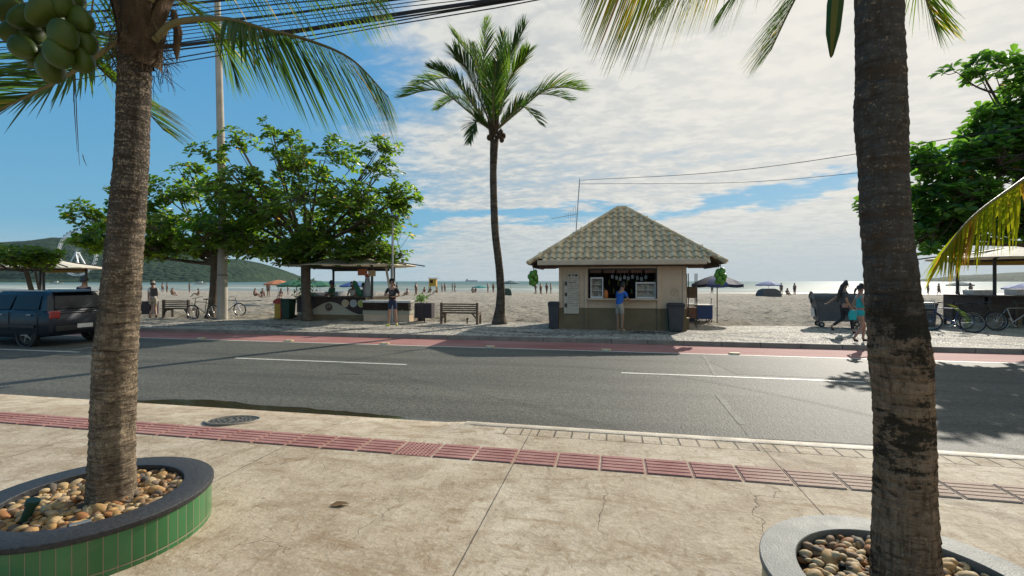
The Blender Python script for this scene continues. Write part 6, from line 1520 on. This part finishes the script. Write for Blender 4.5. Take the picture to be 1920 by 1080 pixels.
MB().loft([cr(1.0,-2.06,1.30,.84), cr(1.28,-1.93,.80,.75), cr(1.50,-1.78,.32,.66), cr(1.56,-1.62,.18,.58), cr(1.575,-1.3,-.1,.4)]).build('cabin', 'car_paint', car, smooth=True)
def inset(a, b_, c, d, e, off):
    a, b_, c, d = map(Vector, (a, b_, c, d)); n = (b_-a).cross(d-a).normalized()*off; ce = (a+b_+c+d)/4
    return [p.lerp(ce, e)+n for p in (a, b_, c, d)]
g = MB()
for sgn in (-1, 1):
    for xa, xb, xc, xd in ((-1.72,-.72,-.75,-1.62),(-.66,.42,.08,-.68)):
        P = [(xa,sgn*.835,1.04),(xb,sgn*.835,1.04),(xc,sgn*.675,1.46),(xd,sgn*.675,1.46)]
        g2 = MB().add(inset(*P, .03, .012*(-sgn)*-1 if sgn < 0 else -.012), [(0,1,2,3)]); g2.v = [(x, y+sgn*.014, z) for x, y, z in g2.v]; g2.build('side_window', 'glass_dark', car)
g2 = MB().add([(-2.055,-.70,1.06),(-2.055,.70,1.06),(-1.845,.56,1.46),(-1.845,-.56,1.46)], [(0,1,2,3)]); g2.v = [(x-.018, y, z) for x, y, z in g2.v]; g2.build('rear_window', 'glass_dark', car)
MB().add([(1.30,-.74,1.02),(1.30,.74,1.02),(.46,.58,1.48),(.46,-.58,1.48)], [(0,1,2,3)]).build('windscreen', 'glass_dark', car)
for sgn in (-1, 1):
    MB().box((-2.06, sgn*.72, .90), (.16,.24,.22), rz=-sgn*.25).build('tail_light', 'lamp_red', car, bevel=.03); MB().box((2.02, sgn*.62, .70), (.18,.30,.14), rz=sgn*.35).build('headlight', 'lamp_clear', car, bevel=.03)
    MB().bar((-1.55, sgn*.62, 1.575), (.1, sgn*.62, 1.575), .03).build('roof_rail', 'steel', car); MB().box((.62, sgn*.96, 1.06), (.12,.16,.12)).build('wing_mirror', 'car_paint', car, bevel=.02)
    for x in (-1.30, 1.32):
        wl = MB().torus((x, sgn*.80, .325), .235, .09, (0,1,0), 32, 10).build('wheel', 'rubber', car, smooth=True); q = MB().cyl((x, sgn*.82, .325), (x, sgn*.875, .325), .075, n=14); q.torus((x, sgn*.85, .325), .205, .02, (0,1,0), 28, 6)
        for k in range(5): a = 2*math.pi*k/5; q.bar((x, sgn*.865, .325), (x+.2*math.cos(a), sgn*.86, .325+.2*math.sin(a)), .05, .03)
        q.build('alloy_rim', 'alloy', wl); MB().torus((x, sgn*.885, .325), .345, .035, (0,1,0), 28, 6, -0.1+math.pi*0, math.pi*1.05).build('wheel_arch', 'car_black', car)
for sgn in (-1, 1):
    q = MB()
    for xx in (-1.72, -.70, .45): q.box((xx, sgn*.912, .68), (.012, .012, .62))
    q.box((-.62, sgn*.912, .40), (2.2, .012, .012)); q.build('door_gap', 'car_black', car)
    for xx in (-1.45, -.42): MB().box((xx, sgn*.925, .90), (.16, .03, .03)).build('door_handle', 'steel', car, bevel=.008)
    MB().box((-.6, sgn*.928, .58), (2.1, .025, .07)).build('side_moulding', 'car_black', car)
MB().bar((-2.075,.0,1.06), (-1.98,-.38,1.22), .018).build('rear_wiper', 'car_black', car)
MB().box((-2.125,0,.94), (.03,1.2,.02)).build('boot_gap', 'car_black', car)
MB().box((-2.13,0,.50), (.12,1.5,.16)).build('bumper', 'car_black', car, bevel=.03); MB().box((-2.20,0,.55+.0), (.012,.42,.12)).build('number_plate', 'white_paint', car)
MB().box((-1.84,0,1.535), (.24,1.1,.03)).build('spoiler', 'car_paint', car, bevel=.01); MB().box((-2.118,0,.80), (.02,.5,.05)).build('chrome_strip', 'steel', car)
# ================= umbrellas, cart, tower, loungers, crowd =================
def umbrella(c, Rr, h, m, label, m2=None, valance=True, sides=8, group=None, drop=0.28, pole='steel'):
    r_ = empty('beach_umbrella', c, 0.2, label, 'umbrella', group)
    for mm, par in ((m, 0), (m2 or m, 1)):
        if m2 is None and par: break
        q = MB()
        for k in range(sides):
            if m2 and k % 2 != par: continue
            a0, a1 = 2*math.pi*k/sides, 2*math.pi*(k+1)/sides; V = []
            for j in range(5):
                f = j/4; z = h - drop*Rr*f**1.5
                for i in range(5):
                    a = a0+(a1-a0)*i/4; rr = Rr*f*(1-0.05*math.sin(math.pi*i/4)); V.append((rr*math.cos(a), rr*math.sin(a), z-0.03*math.sin(math.pi*i/4)*f))
            for i in range(5): x, y, z = V[20+i]; V.append((x*1.0, y*1.0, z-0.12))
            q.add(V, [(5*j+i, 5*j+i+1, 5*j+i+6, 5*j+i+5) for j in range(5) for i in range(4)])
        q.build('canopy' if par == 0 else 'canopy_panel', mm, r_, smooth=True, fix=False)
    MB().cyl((0,0,-0.3), (0,0,h+0.06), 0.022, n=8).build('pole', pole, r_)
    q = MB()
    for k in range(sides): a = 2*math.pi*k/sides; q.bar((0,0,h-0.02), (Rr*.98*math.cos(a), Rr*.98*math.sin(a), h-drop*Rr-.02), .012)
    q.build('rib', 'steel', r_); return r_
mat('navy_panel', (0.05,0.08,0.20), (0.065,0.10,0.24), 4, 0.8)
cb_ = gp(1338, 604, 0.13)
umbrella(cb_+Vector((0.12,-0.1,0)), 1.05, 1.98, 'navy_cloth', 'big navy beach umbrella over the blue cart beside the kiosk', 'navy_panel', drop=0.36, pole='wood_brown')
ct = empty('vendor_cart', cb_+Vector((-0.42,0.05,0)), R(2), 'dark blue vendor cart with white lid under the navy umbrella', 'cart')
MB().box((0,0,0.42), (0.66,0.6,0.56)).build('cart_body', 'blue_paint', ct, bevel=.01); MB().box((0,0,0.72), (0.72,0.66,0.04)).build('lid', 'white_paint', ct, bevel=.008)
for sx2 in (-1,1):
    for sy2 in (-1,1): MB().torus((sx2*.25, sy2*.27, .07), .05, .02, (0,1,0), 16, 6).build('wheel', 'rubber', ct)
    MB().bar((sx2*.28,-.2,.72), (sx2*.30,-.2,1.0), .025).build('handle', 'dark_metal', ct)
cx_ = empty('cool_box', cb_+Vector((-0.95,0.0,0.0)), 0, 'white cool box on a dark crate between the kiosk and the blue cart', 'cool box'); MB().box((0,0,.22), (.38,.4,.44)).build('crate', 'navy_cloth', cx_); MB().box((0,0,.60), (.34,.36,.32)).build('box_body', 'white_paint', cx_, bevel=.02)
rk = empty('display_rack', (KX+xr+0.42, KY+1.6, 0.13), 0, 'thin metal rack with brown bags against the right side of the kiosk', 'rack')
q = MB()
for x, y in ((-.15,-.2),(.15,-.2),(-.15,.2),(.15,.2)): q.bar((x,y,0),(x,y,2.0),.03)
q.build('rack_frame', 'dark_metal', rk); MB().box((0,0,1.30), (.34,.44,.42)).build('bag_bundle', 'wood_brown', rk, bevel=.05); MB().box((0,0,.55), (.3,.4,.4)).build('lower_crate', 'brown_fascia', rk)
def bz(Y): return 0.14 - max(0, Y-22)*0.0062
def beach_at(px, Y): v = c2w((px-960)/900*Y, Y, 0); v.z = bz(v.y)-0.02; return v
umbrella(beach_at(957, 70), 1.25, 2.1, 'dark_teal_cloth', 'dark green umbrella right of the slender palm trunk far down the beach')
umbrella(beach_at(900, 88), 1.35, 1.35, 'teal_cloth', 'low teal umbrella far down the beach left of the slender palm')
umbrella(beach_at(1441, 62), 1.6, 2.0, 'blue_cloth', 'blue umbrella over a dark mound of gear at mid beach')
umbrella(beach_at(1800, 60), 1.35, 1.95, 'dark_teal_cloth', 'dark umbrella over red chairs seen right of the mossy trunk')
umbrella(beach_at(522, 45), 1.3, 1.95, 'orange_cloth', 'faded orange umbrella left of the wave fronted stall')
umbrella(beach_at(556, 37), 1.45, 1.9, 'green_cloth', 'large green umbrella just left of the wave fronted stall')
umbrella(beach_at(600, 42), 1.4, 1.85, 'green_cloth', 'green umbrella behind the trunk in front of the wave fronted stall')
umbrella(beach_at(662, 52), 1.5, 1.8, 'blue_cloth', 'blue umbrella seen under the canopy of the wave fronted stall')
umbrella(beach_at(1925, 42), 1.6, 1.75, 'blue_cloth', 'bright blue umbrella seen through the stall at the right edge')
def tent(px, Y, w_, h_, m, label):
    r_ = empty('beach_tent', beach_at(px, Y), 0.3, label, 'tent'); MB().loft([[Vector((-w_/2*s_, -w_*.3*s_, z)), Vector((w_/2*s_, -w_*.3*s_, z)), Vector((w_/2*s_, w_*.3*s_, z)), Vector((-w_/2*s_, w_*.3*s_, z))] for s_, z in ((1,-.05),(.95,h_*.4),(.8,h_*.8),(.5,h_))]).build('tent_cloth', m, r_, smooth=True)
    q = MB(); q.bar((-w_*.45,-w_*.28,0),(-w_*.3,-w_*.2,h_*.9),.04); q.bar((w_*.45,-w_*.28,0),(w_*.3,-w_*.2,h_*.9),.04); q.build('tent_pole','dark_metal',r_)
tent(1441, 61, 2.6, 1.05, 'cloth_grey', 'dark mound of folded chairs and gear under the blue umbrella')
tent(948, 69, 1.7, 0.95, 'green_plastic', 'low green wind shelter under the dark green umbrella')
tent(600, 44, 3.4, 0.8, 'cloth_grey', 'dark row of covered gear on the sand behind the litter bins')
# lifeguard tower
lt = empty('lifeguard_tower', beach_at(812, 84), 0.15, 'yellow lifeguard tower standing on the sand near the water', 'lifeguard tower')
MB().box((0,0,1.85), (1.25,1.1,1.3)).build('cabin', 'yellow_paint', lt, bevel=.02); MB().box((0.1,0,2.62), (1.7,1.4,.08)).build('roof', 'dark_metal', lt)
for x, y in ((-.6,-.5),(.6,-.5),(-.6,.5),(.6,.5)): MB().bar((x*1.15,y*1.15,-.2),(x,y,1.22),.10).build('leg', 'yellow_paint', lt)
q = MB(); q.bar((.7,-.2,0),(.55,-.2,1.3),.05); q.bar((.7,.2,0),(.55,.2,1.3),.05)
for k in range(5): q.bar((.7-.03*k,-.2,.2+.24*k),(.7-.03*k,.2,.2+.24*k),.04)
q.build('ladder', 'wood_brown', lt); MB().box((-.15,-.56,2.0), (.5,.03,.5)).build('window', 'glass_dark', lt)
# people down the beach
walk = dict(pw2); stand = {}; sit = dict(pelvis=(0,0,.25), waist=(0,-.03,.40), chest=(0,-.03,.58), collar=(0,0,.70), neck=(0,.02,.78), head=(0,.03,.88), crown=(0,.02,.97), shL=(-.16,0,.69), elL=(-.22,.05,.45), wrL=(-.15,.22,.38), haL=(-.12,.28,.38), shR=(.16,0,.69), elR=(.22,.05,.45), wrR=(.15,.22,.38), haR=(.12,.28,.38), hiL=(-.09,.05,.22), knL=(-.12,.42,.42), anL=(-.12,.72,.08), toL=(-.12,.85,.04), hiR=(.09,.05,.22), knR=(.12,.42,.42), anR=(.12,.72,.08), toR=(.12,.85,.04))
crowd = [ (1004,74,'w','skin_dark',None,'cloth_black'),(1014,76,'s','skin_dark',None,'cloth_black'),(1025,75,'w','skin_dark','cloth_black','cloth_black'),(1033,76,'s','skin_dark',None,'cloth_navy'),
 (829,92,'s','skin_dark','cloth_black','cloth_navy'),(834,94,'w','skin_dark',None,'cloth_black'),(848,90,'s','skin_dark','cloth_navy','cloth_black'),(853,91,'w','skin_dark',None,'cloth_black'),(915,86,'s','skin_dark','cloth_navy','cloth_black'),(925,88,'s','skin_dark',None,'cloth_black'),
 (886,84,'t','skin_dark','cloth_black','cloth_black'),(892,85,'t','skin_dark','cloth_navy','cloth_black'),(807,83,'t','skin_dark','cloth_black','cloth_black'),(820,82,'t','skin_dark','cloth_white','cloth_black'),(796,86,'t','skin_dark','cloth_navy','cloth_black'),
 (1465,72,'s','skin_dark','cloth_navy','cloth_black'),(1490,74,'s','skin_dark','cloth_black','cloth_black'),(1476,68,'t','skin_dark','cloth_black','cloth_black'),(764,62,'t','skin_dark','cloth_white','cloth_black'),(780,70,'s','skin_dark','cloth_navy','cloth_black'),
 (744,75,'s','skin_dark','cloth_black','cloth_black'),(305,86,'w','skin_dark','cloth_white','cloth_navy'),(313,88,'s','skin_dark','cloth_white','cloth_black'),(355,84,'s','skin_dark',None,'cloth_navy'),(323,62,'t','skin_dark','cloth_black','cloth_black'),(372,58,'t','skin_dark','green_cloth','cloth_black'),
 (478,56,'t','skin_dark','cloth_navy','cloth_black'),(492,55,'t','skin_dark','green_cloth','cloth_black'),(503,60,'s','skin_dark','cloth_grey','cloth_black'),(527,54,'t','skin_dark','cloth_white','cloth_black'),(1795,58,'t','skin_dark','red_cloth','cloth_black'),(1812,56,'t','skin_dark','red_cloth','cloth_black'),
 (1820,50,'s','skin_dark','dark_teal_cloth','cloth_black'),(1740,80,'s','skin_dark','cloth_white','cloth_navy'),(1335,80,'w','skin_dark',None,'cloth_navy'),(1760,72,'w','skin_dark',None,'cloth_black'),(540,70,'s','skin_dark','cloth_white','cloth_black'),(200,80,'s','skin_dark',None,'cloth_navy')]
nmc = {'cloth_black':'black','cloth_navy':'navy','cloth_white':'white','green_cloth':'green','cloth_grey':'grey','red_cloth':'red','dark_teal_cloth':'dark teal',None:'bare chest'}
where = {1004:'leftmost of four bathers left of the kiosk',1014:'second of four bathers left of the kiosk',1025:'third of four bathers left of the kiosk',1033:'rightmost of four bathers left of the kiosk',829:'first of a pair right of the yellow tower',834:'second of a pair right of the yellow tower',
 848:'left one of the pair midway between tower and teal umbrella',853:'right one of the pair midway between tower and teal umbrella',915:'standing just right of the teal umbrella',925:'standing against the slender palm trunk by the sea',886:'sitting left under the teal umbrella',892:'sitting right under the teal umbrella',807:'sitting at the foot of the yellow tower',820:'sitting right of the yellow tower legs',796:'sitting left of the yellow tower',
 1465:'standing right of the blue mid beach umbrella',1490:'farther right of the blue mid beach umbrella',1476:'sitting right of the blue mid beach umbrella',764:'sitting behind the standing man with lime shoes',780:'standing far behind the folded loungers',744:'far off behind the man with lime shoes',305:'walking at the shore left of the dark bench',313:'standing at the shore above the dark bench',355:'standing at the shore above the dark bench right end',323:'sitting on sand above the dark bench',372:'sitting on sand above the leaning bicycle',
 478:'sitting left of the orange umbrella',492:'in green sitting left of the orange umbrella',503:'standing near the orange umbrella',527:'sitting beneath the orange umbrella',1795:'in red chair under the dark right umbrella',1812:'beside the dark right umbrella',1820:'standing right of the dark umbrella by red chairs',1740:'at the shore just right of the mossy trunk',1335:'walking beyond the navy umbrella',1760:'walking at the shore left of the dark right umbrella',540:'far behind the green umbrella',200:'far off right of the sunlit palm trunk'}
for i, (px, Y, p_, sk, sh_, lg) in enumerate(crowd):
    pose = {'w': walk, 's': stand, 't': sit}[p_]
    person(beach_at(px, Y), random.Random(i).uniform(0, 6.28), ('bather with ' if sh_ is None else 'distant person in '+nmc[sh_]+', ') + ('bare chest ' if sh_ is None else '') + where[px], pose, sk, sh_, 'tee', 'shorts' if p_ != 't' else None, lg, None, 'short', detail=1, group='people on the beach', key=p_+str(sh_ is None), scale=1.0)
# ================= boats =================
def boat(px, Y, z, L_, label, m='white_paint'):
    v = c2w((px-960)/900*Y, Y, z); r_ = empty('motor_boat', v, TH+0.2, label, 'boat')
    MB().loft([[Vector((x,-w_,1.0)), Vector((x,w_,1.0)), Vector((x,w_*.5,-.3)), Vector((x,-w_*.5,-.3))] for x, w_ in ((-L_/2,L_*.14),(0,L_*.16),(L_*.35,L_*.09),(L_/2,.03))]).build('hull', m, r_); MB().box((-L_*.08,0,1.5), (L_*.3,L_*.18,1.0), taper=.8).build('cabin', 'sign_grey', r_)
boat(378, 330, -.3, 8, 'small white motor boat off the beach above the leaning bicycle')
boat(107, 420, -.3, 10, 'white boat beside the hill foot below the ferris wheel')
boat(660, 600, -.3, 9, 'white boat far behind the wave fronted stall', 'white_steel')
v = c2w((884-960)/900*3000, 3000, -.4); shp = empty('cargo_ship', v, TH, 'faint long ship on the horizon left of the slender palm', 'ship'); MB().box((0,0,3), (75,14,8)).build('hull', 'sign_grey', shp); MB().box((-26,0,11), (14,12,9)).build('bridge', 'white_paint', shp)
# ================= hills and ferris wheel =================
def hill(name, prof, Y0, Y1, seed, n=150, rough=6):
    """ridge: px -> py at depth about the crest"""
    pxs = [p[0] for p in prof]; V, F = [], []; m_ = 26; Yc2 = (Y0*0.45+Y1*0.55)
    for i in range(n+1):
        px = pxs[0]+(pxs[-1]-pxs[0])*i/n; py = float(np.interp(px, pxs, [p[1] for p in prof])); hc = (527-py)/900*Yc2
        for j in range(m_+1):
            f = j/m_; Y = Y0+(Y1-Y0)*f; s_ = math.sin(math.pi*min(1, f/0.55)/2)**0.85 if f < .55 else math.cos(math.pi*(f-.55)/.9)
            X = (px-960)/900*Yc2*(0.75+0.25*Y/Yc2); v = c2w(X, Y, 0)
            z = hc*s_ + rough*min(1, hc/40)*(mnoise.fractal(Vector((X*.012, Y*.012, seed)), 1.0, 2.0, 5)) * min(1, f*6) + rough*.35*min(1, hc/30)*mnoise.noise(Vector((X*.09, Y*.09, seed)))*min(1, f*6); V.append((v.x, v.y, z-1.0))
    for i in range(n):
        for j in range(m_): a = i*(m_+1)+j; F.append((a, a+m_+1, a+m_+2, a+1))
    return st(MB().add(V, F).build(name, 'forest_hill', smooth=True))
hill('hill', [(-420,478),(-250,466),(-120,470),(-20,462),(30,458),(60,450),(95,454),(130,447),(170,446),(230,452),(300,458),(370,470),(420,482),(470,488),(500,494),(530,508),(550,520),(562,527.5)], 1050, 1750, 3.3)
hill('low_shore_hill', [(-300,519),(100,521),(230,522),(330,523.5),(430,525),(470,527.5)], 780, 980, 8.8, 90, 2)
hill('far_headland', [(1768,527.5),(1790,519),(1830,514),(1900,511),(2000,505),(2150,495),(2400,490)], 1500, 2400, 6.1, 80, 4)
Yw = 960; Wc = c2w((145-960)/900*Yw, Yw, CZ+(527-475)/900*Yw); RW = 41.5/900*Yw*1.02
fw_e = empty('ferris_wheel', Wc, TH+R(-8), 'white ferris wheel standing against the forested hill', 'ferris wheel')
rim = MB()
for yy_ in (-1.6, 1.6): rim.torus((0,yy_,0), RW, .7, (0,1,0), 72, 5); rim.torus((0,yy_,0), RW*.93, .5, (0,1,0), 72, 5)
for k in range(72):
    a = 2*math.pi*k/72; a2 = 2*math.pi*(k+.5)/72
    for yy_ in (-1.6,1.6): rim.bar((RW*math.cos(a),yy_,RW*math.sin(a)), (RW*.93*math.cos(a2),yy_,RW*.93*math.sin(a2)), .2)
rim.build('wheel_rim', 'white_steel', fw_e)
spk = MB()
for k in range(36): a = 2*math.pi*k/36; spk.bar((0,0,0), (RW*.93*math.cos(a),1.5*(-1)**k,RW*.93*math.sin(a)), .14)
spk.build('spokes', 'sign_grey', fw_e)
gm = None
for k in range(36):
    a = 2*math.pi*k/36
    if gm is None: o = MB().sph((0,0,0), 1.5, 10, 8, (1,1,1.05)).build('gondola', 'glass_dark', fw_e, smooth='all'); gm = o.data
    else: o = link(bpy.data.objects.new('gondola', gm), fw_e)
    o.location = ((RW+2.2)*math.cos(a), 0, (RW+2.2)*math.sin(a))
zb_ = -(503-475)/900*Yw - 6
for sy in (-5, 5):
    for sx2 in (-1, 1): MB().bar((0,sy*.6,0), (sx2*17+ (1.5 if sy > 0 else -1.5)*3,sy,zb_), 1.9).build('leg', 'white_steel', fw_e)
MB().cyl((0,-4,0), (0,4,0), 2.2, n=20).build('hub', 'white_steel', fw_e)

# ================= litter =================
mat('dry_leaf', (0.22,0.12,0.045), (0.13,0.07,0.03), 30, 0.8)
for (px, py, rz_, s_, lb) in ((636,948,.4,.075,'curled dry leaf lying alone on the pavement right of the green tiled planter'),):
    o = MB().add([(-s_,0,.004),(-s_*.3,s_*.45,.018),(s_*.5,s_*.35,.014),(s_,0,.006),(s_*.5,-s_*.35,.016),(-s_*.3,-s_*.4,.006)], [(0,1,2,3),(0,3,4,5)]).build('fallen_leaf', 'dry_leaf', None, fix=False)
    o.location = gp(px, py, 0.13) + Vector((0,0,.003)); o.rotation_euler = (0,0,rz_); tag(o, lb, 'leaf')
# ================= air =================
m = bpy.data.materials.new('haze'); m.use_nodes = True; t = NT(m.node_tree); t.N.clear(); o = t.n('ShaderNodeOutputMaterial')
pv = t.n('ShaderNodeVolumePrincipled'); pv.inputs['Color'].default_value = (0.70, 0.85, 1.0, 1); pv.inputs['Density'].default_value = 0.000028; pv.inputs['Anisotropy'].default_value = 0.1
t.L.new(pv.outputs[0], o.inputs['Volume']); MATS['haze'] = m
hz = MB().box((0, 2400, 99), (10400, 6000, 202)).build('haze', 'haze'); tag(hz, kind='stuff')
